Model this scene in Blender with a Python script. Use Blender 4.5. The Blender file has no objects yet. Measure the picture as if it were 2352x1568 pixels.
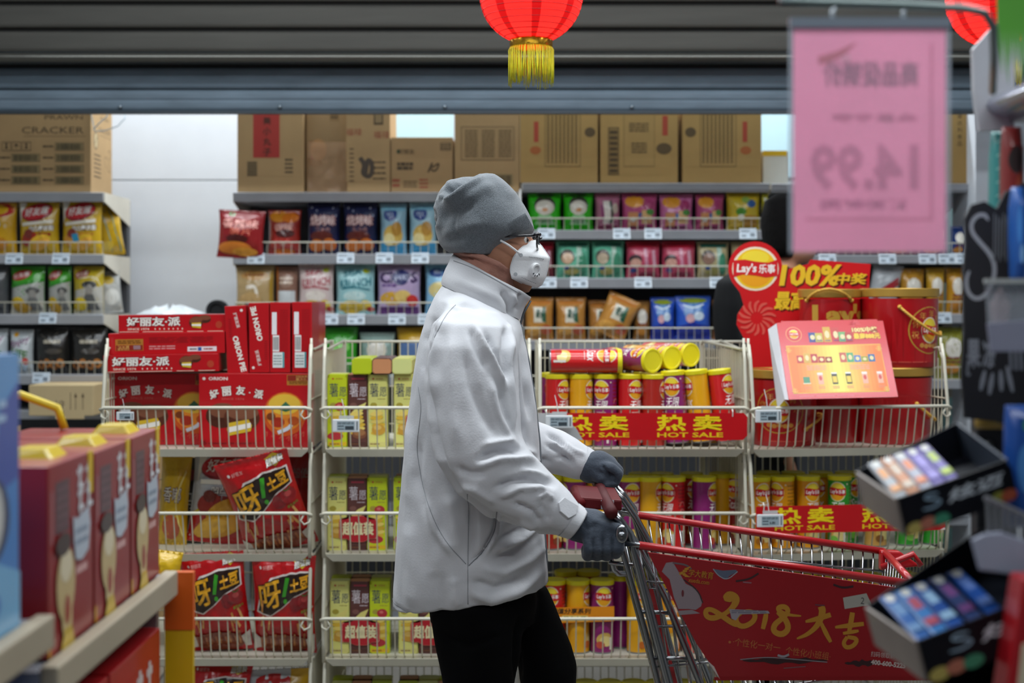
import bpy, bmesh, math, random
import numpy as np
from mathutils import Vector, Matrix, Euler, noise
from mathutils.bvhtree import BVHTree
PI = math.pi
SC = bpy.context.scene
COL = SC.collection
random.seed(7)
# ------------------------------------------------------------------ camera, exposure, lamps
F, CX, HY, CZ = 3267.0, 1176.0, 690.0, 1.39      # focal length in pixels, horizon row, lens height (m)
cam = bpy.data.cameras.new('camera'); cam.sensor_width = 36; cam.lens = F / 2352 * 36
cam.shift_y = (HY - 784) / 2352; cam.clip_start = .05
cam.dof.use_dof = True; cam.dof.focus_distance = 3.02; cam.dof.aperture_fstop = cam.lens / 15
cob = bpy.data.objects.new('camera', cam); COL.objects.link(cob)
cob.location = (0, 0, CZ); cob.rotation_euler = (PI / 2, 0, 0); SC.camera = cob
SC.view_settings.view_transform = 'Standard'; SC.view_settings.look = 'None'
SC.view_settings.gamma = 1; SC.view_settings.use_curve_mapping = False
SC.view_settings.exposure = 0.25
wd = bpy.data.worlds.new('world'); SC.world = wd; wd.use_nodes = True
wd.node_tree.nodes['Background'].inputs[0].default_value = (.6, .7, .8, 1)
wd.node_tree.nodes['Background'].inputs[1].default_value = .05
def area(name, loc, sx, sy, w, col=(.9, .96, 1)):
    l = bpy.data.lights.new(name, 'AREA'); l.shape = 'RECTANGLE'; l.size = sx; l.size_y = sy
    l.energy = w; l.color = col
    o = bpy.data.objects.new(name, l); COL.objects.link(o); o.location = loc
    return o
area('tube_lamp_front', (0, .5, 3.05), 3.6, .3, 40)
area('tube_lamp_aisle', (0, 2.75, 3.1), 4.0, .3, 64)
area('tube_lamp_bins', (0, 3.85, 3.1), 4.4, .3, 46)
area('tube_lamp_rear', (0, 5.45, 3.1), 4.6, .12, 38)
area('tube_lamp_wall', (0, 6.0, 3.1), 4.6, .1, 62)

# ------------------------------------------------------------------ helpers
def P(px, py, d): return Vector(((px - CX) / F * d, d, CZ + (HY - py) / F * d))
def S(px, d): return px / F * d
def X(px, d): return (px - CX) / F * d
def Z(py, d): return CZ + (HY - py) / F * d
def lin(h):
    h = h.lstrip('#'); h = ''.join(x + x for x in h) if len(h) == 3 else h; c = [int(h[i:i + 2], 16) / 255 for i in (0, 2, 4)]
    return tuple(x / 12.92 if x <= .04045 else ((x + .055) / 1.055) ** 2.4 for x in c) + (1,)
MC = {}
def mat(h, rough=.5, metal=0, coat=0, bump=0, bs=60, var=.07, vs=9, trans=0, transl=0, sheen=0, alpha=1, aniso=None, spec=.5):
    k = (h, rough, metal, coat, bump, bs, var, vs, trans, transl, sheen, alpha, aniso, spec)
    if k in MC: return MC[k]
    m = bpy.data.materials.new('m_' + h.strip('#')); m.use_nodes = True; nt = m.node_tree; N = nt.nodes; L = nt.links
    b = N['Principled BSDF']; c = lin(h)
    b.inputs['Roughness'].default_value = rough; b.inputs['Specular IOR Level'].default_value = spec; b.inputs['Metallic'].default_value = metal
    b.inputs['Coat Weight'].default_value = coat; b.inputs['Coat Roughness'].default_value = .12
    b.inputs['Transmission Weight'].default_value = trans; b.inputs['Sheen Weight'].default_value = sheen
    b.inputs['Alpha'].default_value = alpha
    tc = N.new('ShaderNodeTexCoord'); src = tc.outputs['Object']
    if aniso:
        mp = N.new('ShaderNodeMapping'); mp.inputs['Scale'].default_value = aniso; L.new(src, mp.inputs[0]); src = mp.outputs[0]
    n1 = N.new('ShaderNodeTexNoise'); n1.inputs['Scale'].default_value = vs; n1.inputs['Detail'].default_value = 4
    L.new(src, n1.inputs[0])
    rp = N.new('ShaderNodeValToRGB'); rp.color_ramp.elements[0].position = .3; rp.color_ramp.elements[1].position = .7
    rp.color_ramp.elements[0].color = tuple(x * (1 - var) for x in c[:3]) + (1,)
    rp.color_ramp.elements[1].color = tuple(min(1, x * (1 + var)) for x in c[:3]) + (1,)
    L.new(n1.outputs[0], rp.inputs[0]); L.new(rp.outputs[0], b.inputs['Base Color'])
    if bump:
        n2 = N.new('ShaderNodeTexNoise'); n2.inputs['Scale'].default_value = bs; n2.inputs['Detail'].default_value = 3
        L.new(src, n2.inputs[0])
        bp = N.new('ShaderNodeBump'); bp.inputs['Strength'].default_value = bump; bp.inputs['Distance'].default_value = .01
        L.new(n2.outputs[0], bp.inputs['Height']); L.new(bp.outputs[0], b.inputs['Normal'])
    if transl:
        t = N.new('ShaderNodeBsdfTranslucent'); L.new(rp.outputs[0], t.inputs[0])
        mx = N.new('ShaderNodeMixShader'); mx.inputs[0].default_value = transl
        L.new(b.outputs[0], mx.inputs[1]); L.new(t.outputs[0], mx.inputs[2]); L.new(mx.outputs[0], N['Material Output'].inputs[0])
    MC[k] = m; return m
def tag(o, label=None, cat=None, group=None, kind=None):
    if label: o['label'] = label
    if cat: o['category'] = cat
    if group: o['group'] = group
    if kind: o['kind'] = kind
    return o
def addo(name, me, parent=None):
    o = bpy.data.objects.new(name, me); COL.objects.link(o)
    if parent: o.parent = parent
    return o
def empty(name, loc=(0, 0, 0), rz=0):
    o = addo(name, None); o.location = loc; o.rotation_euler = (0, 0, rz); o.empty_display_size = .05; return o
class MB:
    def __init__(s): s.v = []; s.f = []; s.m = []
    def add(s, vs, fs, m=0):
        b = len(s.v); s.v += [tuple(x) for x in vs]; s.f += [[b + i for i in f] for f in fs]; s.m += [m] * len(fs); return s
    def box(s, x0, x1, y0, y1, z0, z1, m=0, M=None):
        vs = [Vector((x, y, z)) for x in (x0, x1) for y in (y0, y1) for z in (z0, z1)]
        if M: vs = [M @ v for v in vs]
        return s.add(vs, [(0, 1, 3, 2), (4, 6, 7, 5), (0, 4, 5, 1), (2, 3, 7, 6), (0, 2, 6, 4), (1, 5, 7, 3)], m)
    def hexa(s, q0, q1, m=0):       # two quads (lists of 4 points) joined into a solid
        return s.add(list(q0) + list(q1), [(3, 2, 1, 0), (4, 5, 6, 7), (0, 1, 5, 4), (1, 2, 6, 5), (2, 3, 7, 6), (3, 0, 4, 7)], m)
    def tube(s, pts, r, n=6, m=0, closed=False):
        pts = [Vector(p) for p in pts]; K = len(pts); rs = r if isinstance(r, (list, tuple)) else [r] * K
        t0 = (pts[1] - pts[0]).normalized(); a = t0.orthogonal().normalized(); vs = []
        for i, p in enumerate(pts):
            if closed: t = (pts[(i + 1) % K] - pts[i - 1]).normalized()
            else: t = (pts[min(i + 1, K - 1)] - pts[max(i - 1, 0)]).normalized()
            a = (a - t * a.dot(t)); a = a.normalized() if a.length > 1e-6 else t.orthogonal().normalized(); b = t.cross(a)
            vs += [p + (a * math.cos(2 * PI * j / n) + b * math.sin(2 * PI * j / n)) * rs[i] for j in range(n)]
        fs = []; R = K if closed else K - 1
        for i in range(R):
            for j in range(n):
                i2 = (i + 1) % K; fs.append((i * n + j, i * n + (j + 1) % n, i2 * n + (j + 1) % n, i2 * n + j))
        if not closed: fs += [tuple(range(n))[::-1], tuple(range((K - 1) * n, K * n))]
        return s.add(vs, fs, m)
    def rings(s, rs, m=0, cap=True):    # list of equal-length point rings
        n = len(rs[0]); vs = [p for r in rs for p in r]; fs = []
        for i in range(len(rs) - 1):
            for j in range(n): fs.append((i * n + j, i * n + (j + 1) % n, (i + 1) * n + (j + 1) % n, (i + 1) * n + j))
        if cap: fs += [tuple(range(n))[::-1], tuple(range((len(rs) - 1) * n, len(rs) * n))]
        return s.add(vs, fs, m)
    def lathe(s, prof, n=24, m=0, c=(0, 0, 0), cap=True):
        return s.rings([[Vector((c[0] + r * math.cos(2 * PI * j / n), c[1] + r * math.sin(2 * PI * j / n), c[2] + z)) for j in range(n)] for r, z in prof], m, cap)
    def ball(s, c, r, n=12, k=8, m=0):
        c = Vector(c); rr = r if isinstance(r, (tuple, list)) else (r, r, r)
        return s.rings([[c + Vector((rr[0] * math.sin(PI * i / k) * math.cos(2 * PI * j / n), rr[1] * math.sin(PI * i / k) * math.sin(2 * PI * j / n), -rr[2] * math.cos(PI * i / k))) for j in range(n)] for i in [.03] + list(range(1, k)) + [k - .03]], m)
    def chain(s, pts, rs, n=12):        # capsule chain, to be merged by a voxel remesh
        pts = [Vector(p) for p in pts]
        for i in range(len(pts) - 1): s.tube([pts[i], pts[i + 1]], [rs[i], rs[i + 1]], n)
        for p, r in zip(pts, rs): s.ball(p, r, n, 8)
        return s
    def prism(s, poly, y0, y1, m=0):    # outline in x,z extruded along y
        n = len(poly); vs = [(x, y0, z) for x, z in poly] + [(x, y1, z) for x, z in poly]
        return s.add(vs, [tuple(range(n)), tuple(range(n, 2 * n))[::-1]] + [(i, i + n, (i + 1) % n + n, (i + 1) % n) for i in range(n)], m)
    def mesh(s, name, mats=(), smooth=False, bevel=0):
        bm = bmesh.new(); V = [bm.verts.new(v) for v in s.v]
        for f, m in zip(s.f, s.m):
            try: fc = bm.faces.new([V[i] for i in f]); fc.material_index = m; fc.smooth = bool(smooth)
            except ValueError: pass
        bmesh.ops.recalc_face_normals(bm, faces=bm.faces)
        if bevel:
            ed = [e for e in bm.edges if len(e.link_faces) == 2 and e.calc_face_angle(0) > .5]
            bmesh.ops.bevel(bm, geom=ed, offset=bevel, segments=2, affect='EDGES', profile=.6)
        me = bpy.data.meshes.new(name); bm.to_mesh(me); bm.free()
        for m in mats: me.materials.append(m)
        if smooth and smooth != 'all':
            try: me.set_sharp_from_angle(angle=.7)
            except Exception: pass
        return me
    def build(s, name, mats, parent=None, smooth=False, bevel=0):
        return addo(name, s.mesh(name, mats if isinstance(mats, (list, tuple)) else [mats], smooth, bevel), parent)
def voxel(mb, vox, it=6, f=.5):
    o = addo('tmp', mb.mesh('tmp'))
    r = o.modifiers.new('r', 'REMESH'); r.mode = 'VOXEL'; r.voxel_size = vox; r.use_smooth_shade = True
    if it: q = o.modifiers.new('s', 'SMOOTH'); q.iterations = it; q.factor = f
    dg = bpy.context.evaluated_depsgraph_get(); me = bpy.data.meshes.new_from_object(o.evaluated_get(dg))
    bpy.data.objects.remove(o); return me
def copy_tree(o, parent=None):
    c = o.copy(); COL.objects.link(c); c.parent = parent
    for ch in list(o.children): copy_tree(ch, c)
    return c
# ---- flat print: 2-D shapes laid on a surface as thin geometry
TC = {}
def rawtext(s, bold):
    c = bpy.data.curves.new('t', 'FONT'); c.body = s; c.resolution_u = 2; c.offset = bold; c.fill_mode = 'FRONT'
    o = bpy.data.objects.new('t', c); me = bpy.data.meshes.new_from_object(o)
    vs = np.array([v.co[:2] for v in me.vertices]) if len(me.vertices) else np.zeros((1, 2))
    fs = [list(p.vertices) for p in me.polygons]; ar = sum(p.area for p in me.polygons); cnt = {}
    for f in fs:
        for a, b in zip(f, f[1:] + f[:1]): k = (min(a, b), max(a, b)); cnt[k] = cnt.get(k, 0) + 1
    pr = sum(math.hypot(*(vs[a] - vs[b])) for (a, b), n in cnt.items() if n == 1)
    bpy.data.objects.remove(o); bpy.data.meshes.remove(me); bpy.data.curves.remove(c)
    return vs, fs, ar, pr
def textmesh(s, bold=0):        # flat glyphs; where thickening breaks the fill, thickened by shifted copies instead
    k = (s, bold)
    if k not in TC:
        vs, fs, ar, pr = rawtext(s, 0); z = np.zeros(len(vs))
        if bold > 0:
            v2, f2, a2, _ = rawtext(s, bold)
            if a2 >= ar + .72 * pr * bold: vs, fs, z = v2, f2, np.zeros(len(v2))
            else:
                n = 8 if bold > .03 else 4; sh = [(0, 0)] + [(bold * math.cos(2 * PI * (i + .5) / n), bold * math.sin(2 * PI * (i + .5) / n)) for i in range(n)]; m = len(vs)
                fs = [[q + m * i for q in f] for i in range(len(sh)) for f in fs]; vs = np.concatenate([vs + np.array(q) for q in sh]); z = np.repeat(np.arange(len(sh)) * .08, m)
        lo, hi = vs.min(0), vs.max(0); TC[k] = (vs - (lo + hi) / 2, fs, hi - lo, z)
    return TC[k]
class Dec:
    def __init__(s, w=1, h=1): s.it = []; s.w = w; s.h = h
    def _a(s, vs, fs, col, z=None):
        vs = np.array(vs, float); lo, hi = vs.min(0), vs.max(0); l = 1
        for it in s.it:
            if (it[4] > lo).all() and (it[3] < hi).all(): l = max(l, it[5] + 1)
        s.it.append((vs, fs, col, lo, hi, l, np.zeros(len(vs)) if z is None else z)); return s
    def r(s, u0, v0, u1, v1, c): return s.p([(u0, v0), (u1, v0), (u1, v1), (u0, v1)], c)
    def p(s, pts, c): q = [(u * s.w, v * s.h) for u, v in pts]; return s._a(q, [list(range(len(q)))], c)
    def e(s, u, v, ru, rv, c, rot=0, n=20):     # radii in units of width / height
        a = math.radians(rot); q = []
        for i in range(n):
            x = ru * s.w * math.cos(2 * PI * i / n); y = rv * s.h * math.sin(2 * PI * i / n)
            q.append((u * s.w + x * math.cos(a) - y * math.sin(a), v * s.h + x * math.sin(a) + y * math.cos(a)))
        return s._a(q, [list(range(n))], c)
    def t(s, txt, u, v, h, c, w=None, rot=0, bold=0, out=None, shear=0, ob=.05):
        dim = textmesh(txt, bold)[2]
        for b, cc in (((bold + ob, out),) if out else ()) + ((bold, c),):
            vs, fs, dm, zz = textmesh(txt, b); sy = h * s.h / dim[1]; sx = w * s.w / dim[0] if w else sy
            a = math.radians(rot); x = (vs[:, 0] + shear * vs[:, 1]) * sx; y = vs[:, 1] * sy
            s._a(np.stack([u * s.w + x * math.cos(a) - y * math.sin(a), v * s.h + x * math.sin(a) + y * math.cos(a)], 1), fs, cc, zz)
        return s
    def s(s, pts, wd, c):                       # brush stroke; width in units of height, number or list
        q = [Vector((u * s.w, v * s.h)) for u, v in pts]
        for _ in range(2):
            n = [q[0]]
            for a, b in zip(q, q[1:]): n += [a * .75 + b * .25, a * .25 + b * .75]
            q = n + [q[-1]]
        K = len(q); ws = wd if isinstance(wd, (list, tuple)) else [wd, wd]; L = []; R = []
        for i, p in enumerate(q):
            t = (q[min(i + 1, K - 1)] - q[max(i - 1, 0)]); t = t.normalized() if t.length > 0 else Vector((1, 0))
            f = i / (K - 1) * (len(ws) - 1); j = min(int(f), len(ws) - 2); w_ = (ws[j] + (ws[j + 1] - ws[j]) * (f - j)) * s.h / 2
            nn = Vector((-t.y, t.x)); L.append(p + nn * w_); R.append(p - nn * w_)
        return s._a(L + R, [[i, i + 1, K + i + 1, K + i] for i in range(K - 1)], c, np.tile(np.arange(K) * (.7 / K), 2))
    def bars(s, u0, v0, u1, v1, c, n=14, bg='#f2f2f0'):     # bar code
        if bg: s.r(u0, v0, u1, v1, bg)
        rr = random.Random(int(u0 * 999) + n)
        for i in range(n):
            a = u0 + (u1 - u0) * (.06 + .88 * i / n); s.r(a, v0 + (v1 - v0) * .1, a + (u1 - u0) * rr.uniform(.25, .6) / n, v0 + (v1 - v0) * .9, c)
        return s
    def lines(s, u0, v0, u1, v1, c, n=4, fill=.5):          # rows of print too small to read
        rr = random.Random(n * 7 + int(abs(u0) * 100)); dv = (v1 - v0) / n
        for i in range(n):
            a = u0; 
            while a < u1:
                b = min(u1, a + (u1 - u0) * rr.uniform(.12, .4)); s.r(a, v0 + dv * (i + .5 - fill / 2), b, v0 + dv * (i + .5 + fill / 2), c); a = b + (u1 - u0) * .04
        return s
    def dots(s, pts, r, c):
        for u, v in pts: s.e(u, v, r * s.h / s.w, r, c, n=8)
        return s
    def build(s, name, parent, mapf=None, step=0, eps=.0003, rough=.4, coat=0, base=.0004, smooth=False, bg=True):
        if not s.it: return None
        mapf = mapf or (lambda u, v, l: (u, -l, v))
        bm = bmesh.new(); cols = []; pm = parent.data.materials if bg and parent and parent.type == 'MESH' else None
        if pm and len(pm):      # the printed film itself, in the pack's own colour
            lo = np.min([i[3] for i in s.it], 0); hi = np.max([i[4] for i in s.it], 0)
            s.it.insert(0, (np.array([(lo[0], lo[1]), (hi[0], lo[1]), (hi[0], hi[1]), (lo[0], hi[1])]), [[0, 1, 2, 3]], pm[0], lo, hi, .4, np.zeros(4)))
        for vs, fs, col, lo, hi, l, zz in s.it:
            if col not in cols: cols.append(col)
            V = [bm.verts.new((x, y, l + q)) for (x, y), q in zip(vs, zz)]
            for f in fs:
                try: bm.faces.new([V[i] for i in f]).material_index = cols.index(col)
                except ValueError: pass
        big = [f for f in bm.faces if len(f.verts) > 4]
        bmesh.ops.triangulate(bm, faces=big)
        if step:
            xs = [v.co.x for v in bm.verts]; ys = [v.co.y for v in bm.verts]
            st = step if isinstance(step, tuple) else (step, step)
            for ax, lo, hi, d in ((0, min(xs), max(xs), st[0]), (1, min(ys), max(ys), st[1])):
                if not d: continue
                k = math.ceil(lo / d)
                while k * d < hi:
                    co = [0, 0, 0]; no = [0, 0, 0]; co[ax] = k * d + 1e-5; no[ax] = 1
                    bmesh.ops.bisect_plane(bm, geom=bm.verts[:] + bm.edges[:] + bm.faces[:], plane_co=co, plane_no=no, dist=1e-6); k += 1
        for f in bm.faces:
            if f.normal.z < 0: f.normal_flip()
            f.smooth = smooth
        for v in bm.verts: v.co = Vector(mapf(v.co.x, v.co.y, base + eps * (v.co.z - 1)))
        me = bpy.data.meshes.new(name); bm.to_mesh(me); bm.free()
        for c in cols: me.materials.append(c if not isinstance(c, str) else mat(c, rough, 0, coat, var=.04))
        return addo(name, me, parent)
def face(M): return lambda u, v, l: M @ Vector((u, -l, v))
ORD = ['leftmost', 'second', 'third', 'fourth', 'fifth', 'sixth', 'seventh', 'eighth', 'ninth', 'tenth', 'eleventh', 'twelfth', 'thirteenth', 'fourteenth']
def ordn(i): return 'leftmost' if i == 0 else ORD[i] + ' from the left'

# ------------------------------------------------------------------ the room
def struct(name, mb, m, parent=None, **k):
    o = mb.build(name, m, parent, **k)
    if not parent: o['kind'] = 'structure'
    return o
XL, XR, YF, YB, ZC = -3.2, 3.2, -1.6, 6.35, 3.2
wallm = mat('#d9dde2', .35, coat=.2, var=.02)
fl = struct('floor', MB().box(XL, XR, YF, YB, -.1, -.012), mat('#6d6a64', .4))
tm = MB().box(-.297, .297, -.297, .297, -.011, 0).mesh('tile', [mat('#807c74', .25, coat=.2, var=.1, vs=5)], bevel=.002)
for i in range(10):
    for j in range(13):
        t = addo('tile', tm, fl); t.location = (XL + .3 + i * .64 + .02, YF + .3 + j * .61, 0)
struct('ceiling', MB().box(XL, XR, YF, YB, ZC, ZC + .1), mat('#8d8f90', .8))
struct('wall_left', MB().box(XL - .1, XL, YF, YB, 0, ZC), mat('#8b8e91', .7))
struct('wall_right', MB().box(XR, XR + .1, YF, YB, 0, ZC), mat('#8b8e91', .7))
struct('wall_front', MB().box(XL, XR, YF - .1, YF, 0, ZC), mat('#6a6c6f', .7))
wb = struct('wall_back', MB().box(XL, XR, YB, YB + .1, 0, ZC), mat('#6d8f8c', .6))
zj = Z(407, 6.2)
pw = 1.02
for i in range(-3, 4):
    x = X(545, 6.2) - pw + i * pw + pw / 2
    for z0, z1 in ((.02, zj - pw * 1.5 - .004), (zj - pw * 1.5, zj - .004), (zj, ZC - .02)):
        if x + pw / 2 < XR: MB().box(x - pw / 2 + .002, x + pw / 2 - .002, YB - .02, YB - .002, z0, z1).build('panel', wallm, wb, bevel=.002)
# ------------------------------------------------------------------ roller shutter over the rear aisle
DS = 5.2
sm_dark = mat('#44433e', .6, metal=.2, bump=.05, bs=40, var=.12, aniso=(.3, 3, 3))
sm_blue = mat('#5f6f7c', .6, metal=.2, bump=.05, bs=40, var=.15, aniso=(.6, 3, 3))
sh = empty('roller_shutter', (0, DS, Z(262, DS)))
tag(sh, 'half lowered grey metal roller shutter of wide horizontal slats above the shelves', 'shutter')
def slat_prof(y0, y1, bulge, gr=True, d=DS):      # cross-section (y,z) of one slat, local to the shutter
    z0 = Z(y1, d) - Z(262, DS); z1 = Z(y0, d) - Z(262, DS); h = z1 - z0; q = []
    for i in range(11):
        t = i / 10; b = bulge * (1 - abs(2 * t - 1) ** 8)
        if gr and i == 5: b -= .0025
        q.append((-b, z0 + h * t))
    return q + [(.012, z1), (.012, z0)]
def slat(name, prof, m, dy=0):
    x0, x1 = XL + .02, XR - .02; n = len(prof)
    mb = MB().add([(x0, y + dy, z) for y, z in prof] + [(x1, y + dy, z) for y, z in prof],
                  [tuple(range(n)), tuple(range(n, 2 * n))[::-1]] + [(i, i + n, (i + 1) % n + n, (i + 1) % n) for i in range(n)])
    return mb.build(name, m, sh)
for a, b, m, dy in ((207, 254, sm_blue, 0), (157, 203, sm_blue, 0), (100, 140, sm_blue, 0)): slat('slat', slat_prof(a, b, .006), m, dy)
for a, b in ((73, 117), (13, 62), (-48, 2), (-110, -58), (-172, -120)): slat('slat', slat_prof(a, b, .004, False, DS - .1), sm_dark, -.1)
for a, b in ((58, 77), (-2, 17), (-62, -44), (-125, -105)): slat('slat_joint_or_shade', slat_prof(a, b, .001, False, DS - .1), mat('#1b1b19', .8), -.08)
slat('lower_lip', [(-.104 - .012 * math.sin(PI * i / 8), Z(142 - 20 * i / 8, DS - .1) - Z(262, DS)) for i in range(9)] + [(-.05, Z(122, DS - .1) - Z(262, DS)), (-.05, Z(142, DS - .1) - Z(262, DS))], mat('#5f5f5a', .3, metal=.6, var=.05))
slat('bottom_bar', [(-.014, 0), (-.014, .011), (.014, .011), (.014, 0)], mat('#3c444a', .4, metal=.5))
for a, b in ((200, 210), (138, 160)): slat('slat_joint_or_shade', slat_prof(a, b, .001, False), mat('#0f1214', .8), .009)  # one is a joint; the strip under the lip paints its shadow near-black
for px in (278, 644, 1022, 1451):
    MB().ball((X(px, DS), -.012, (262 - 246) / F * DS), (.007, .006, .007), 8, 6).build('screw', mat('#98a4ad', .3, metal=.8), sh, smooth='all')

# ------------------------------------------------------------------ paper lanterns
def lantern(px, pyb, d, r, label, spin=0):
    zb = Z(pyb, d); R = S(r, d); c = Vector((X(px, d), d, zb + R * .92))
    o = empty('paper_lantern', c, spin); tag(o, label, 'lantern')
    red = mat('#ff3532', .5, transl=.5, var=.03); dk = mat('#b81014', .5, transl=.4, var=.03)
    nb = 17; prof = []
    for k in range(nb * 3 + 1):
        a = -1.16 + 2.32 * k / (nb * 3); pinch = .012 * (1 - abs(math.sin(PI * k / 3)))
        prof.append((R * math.cos(a) * (1 - pinch * .8), R * .95 * math.sin(a)))
    n = 64; mb = MB(); rr = [[Vector((q * math.cos(2 * PI * j / n), q * math.sin(2 * PI * j / n), z)) for j in range(n)] for q, z in prof]
    mb.rings(rr, 0, False)
    for i in range(len(prof) - 1):
        for j in range(n):
            if (j % 8) in (0, 1): mb.m[i * n + j] = 1
    mb.build('shade', [red, dk], o, smooth='all')
    for k in range(1, nb):
        a = -1.16 + 2.32 * k / nb; q = R * math.cos(a) * 1.0; z = R * .95 * math.sin(a)
        MB().tube([(q * math.cos(2 * PI * j / 40), q * math.sin(2 * PI * j / 40), z) for j in range(40)], .0009, 4, closed=True).build('hoop', mat('#9c1216', .5), o, smooth='all')
    gold = mat('#c79a2c', .25, metal=.9, bump=.3, bs=30, var=.2)
    zl = R * .95 * math.sin(-1.16); rc = R * math.cos(1.16) * 1.02
    MB().lathe([(rc, zl + .002), (rc * 1.02, zl), (rc * 1.02, zl - .018), (rc * .98, zl - .02), (rc * .9, zl - .018), (rc * .9, zl)], 32, cap=False).build('collar', gold, o, smooth=True)
    MB().lathe([(rc, -zl + .018), (rc * 1.02, -zl), (rc * .9, -zl), (rc * .9, -zl + .018)], 32, cap=False).build('top_collar', gold, o, smooth=True)
    fr = MB(); rn = random.Random(3)
    for k in range(110):
        a = 2 * PI * k / 110 + rn.uniform(-.02, .02); L = rn.uniform(.078, .1); b = a + rn.uniform(-.09, .09); q = rc * rn.uniform(1.01, 1.08)
        fr.tube([(rc * .98 * math.cos(a), rc * .98 * math.sin(a), zl - .018), (q * math.cos(a), q * math.sin(a), zl - .026), (q * math.cos((a + b) / 2), q * math.sin((a + b) / 2), zl - .018 - L * .6), (q * math.cos(b), q * math.sin(b), zl - .018 - L)], .0011, 4)
    tag(fr.build('fringe', mat('#d6d321', .6, var=.12, vs=60), o, smooth='all'), kind='stuff')
    MB().tube([(0, 0, -zl), (0, 0, ZC - c.z)], .0015, 5).build('cord', mat('#b02020', .6), o)
    MB().ball((0, 0, .02), .018, 12, 8).build('bulb', mat('#f4f0e4', .3), o, smooth='all')
    pl_ = bpy.data.lights.new('bulb_light', 'POINT'); pl_.energy = .8; pl_.color = (1, .85, .7); pl_.shadow_soft_size = .03
    lo_ = addo('bulb_light', pl_, o); lo_.location = (0, 0, -.03)
    return o
lantern(1220, 98, 3.6, 119, 'red paper lantern with gold collar and yellow fringe above the shopper')
lantern(2292, 106, 3.7, 117, 'red paper lantern partly behind the green paper grass at the right', .3)

# ------------------------------------------------------------------ rear gondola shelving
DR = 5.7; DB = 6.08
steel = mat('#9b9ea3', .4, metal=.2, var=.04); cream = mat('#cfcabc', .5, var=.04); wirem = mat('#b9b6a6', .35, metal=.4)
darkb = mat('#4a4c50', .7)
def shelf_unit(label, px0, px1, lips, bottom=True, close=None):
    x0, x1 = X(px0, DR), X(px1, DR); o = empty('shelf_unit', ((x0 + x1) / 2, DR, 0)); tag(o, label, 'shelf'); w = (x1 - x0) / 2
    MB().box(-w, w, DB - DR, DB - DR + .02, .05, Z(lips[0][0], DR) - .01).build('back_panel', darkb, o)
    lw = list(lips)
    if bottom: lw += [(1180, 1205, 0), (1420, 1450, 0)]
    for i, (ya, yb, fence) in enumerate(lw):
        z1, z0 = Z(ya, DR), Z(yb, DR)
        s = MB().box(-w, w, .003, DB - DR, z1 - .035, z1 - .004).build('shelf', steel, o)
        MB().add([(-w, -.004, z0), (w, -.004, z0), (w, -.014, z1 - .004), (-w, -.014, z1 - .004), (-w, .004, z0), (w, .004, z0), (w, .004, z1), (-w, .004, z1)],
                 [(0, 1, 2, 3), (4, 7, 6, 5), (0, 4, 5, 1), (3, 2, 6, 7), (0, 3, 7, 4), (1, 5, 6, 2)]).build('price_rail', mat('#a7abb2', .3, metal=.1, coat=.3), s)
        for sx in (-1, 1):
            MB().add([(sx * w, .002, z0), (sx * w, .002, z1 - .002), (sx * w, DB - DR, z1 - .002), (sx * w, DB - DR, z1 - .12), (sx * (w + .004), .002, z0), (sx * (w + .004), .002, z1 - .002), (sx * (w + .004), DB - DR, z1 - .002), (sx * (w + .004), DB - DR, z1 - .12)],
                     [(0, 1, 2, 3), (4, 7, 6, 5), (0, 4, 5, 1), (1, 5, 6, 2), (2, 6, 7, 3), (3, 7, 4, 0)]).build('bracket', cream, s)
        if fence:
            mb = MB(); zf = z1 + .047
            mb.tube([(-w + .004, .004, zf), (w - .004, .004, zf)], .003, 5)
            k = int(2 * w / .032)
            for q in range(k + 1): mb.tube([(-w + .004 + (2 * w - .008) * q / k, .004, z1 - .002), (-w + .004 + (2 * w - .008) * q / k, .004, zf)], .0017, 4)
            tag(mb.build('wire_fence', wirem, s), kind='stuff')
    for sx in (-1, 1): MB().box(sx * (w - .02) - .02, sx * (w - .02) + .02, DB - DR - .03, DB - DR, 0, Z(lips[0][0], DR) - .01).build('upright', darkb, o)
    MB().box(-w, w, .03, DB - DR, 0, .12).build('plinth', steel, o)
    return o
LU = [(441, 463, 0), (583, 605, 1), (721, 744, 1), (859, 882, 1), (941, 962, 0)]
MU = [(441, 463, 0), (583, 606, 1), (722, 745, 1), (862, 884, 1)]
RU = [(420, 436, 0), (528, 549, 1), (638, 661, 1), (780, 803, 1), (890, 912, 1)]
QU = [(421, 437, 0), (585, 604, 1), (720, 741, 1), (870, 892, 1)]
shelf_unit('grey steel shelf unit at the far left carrying the prawn cracker cartons', -180, 238, LU)
shelf_unit('grey steel shelf unit behind the shopper carrying red and blue snack bags', 537, 1190, MU)
shelf_unit('grey steel shelf unit right of the beanie with green and pink snack bags', 1200, 1766, RU)
shelf_unit('grey steel shelf unit at the back behind the pink hanging sign', 1772, 2226, QU)

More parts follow.
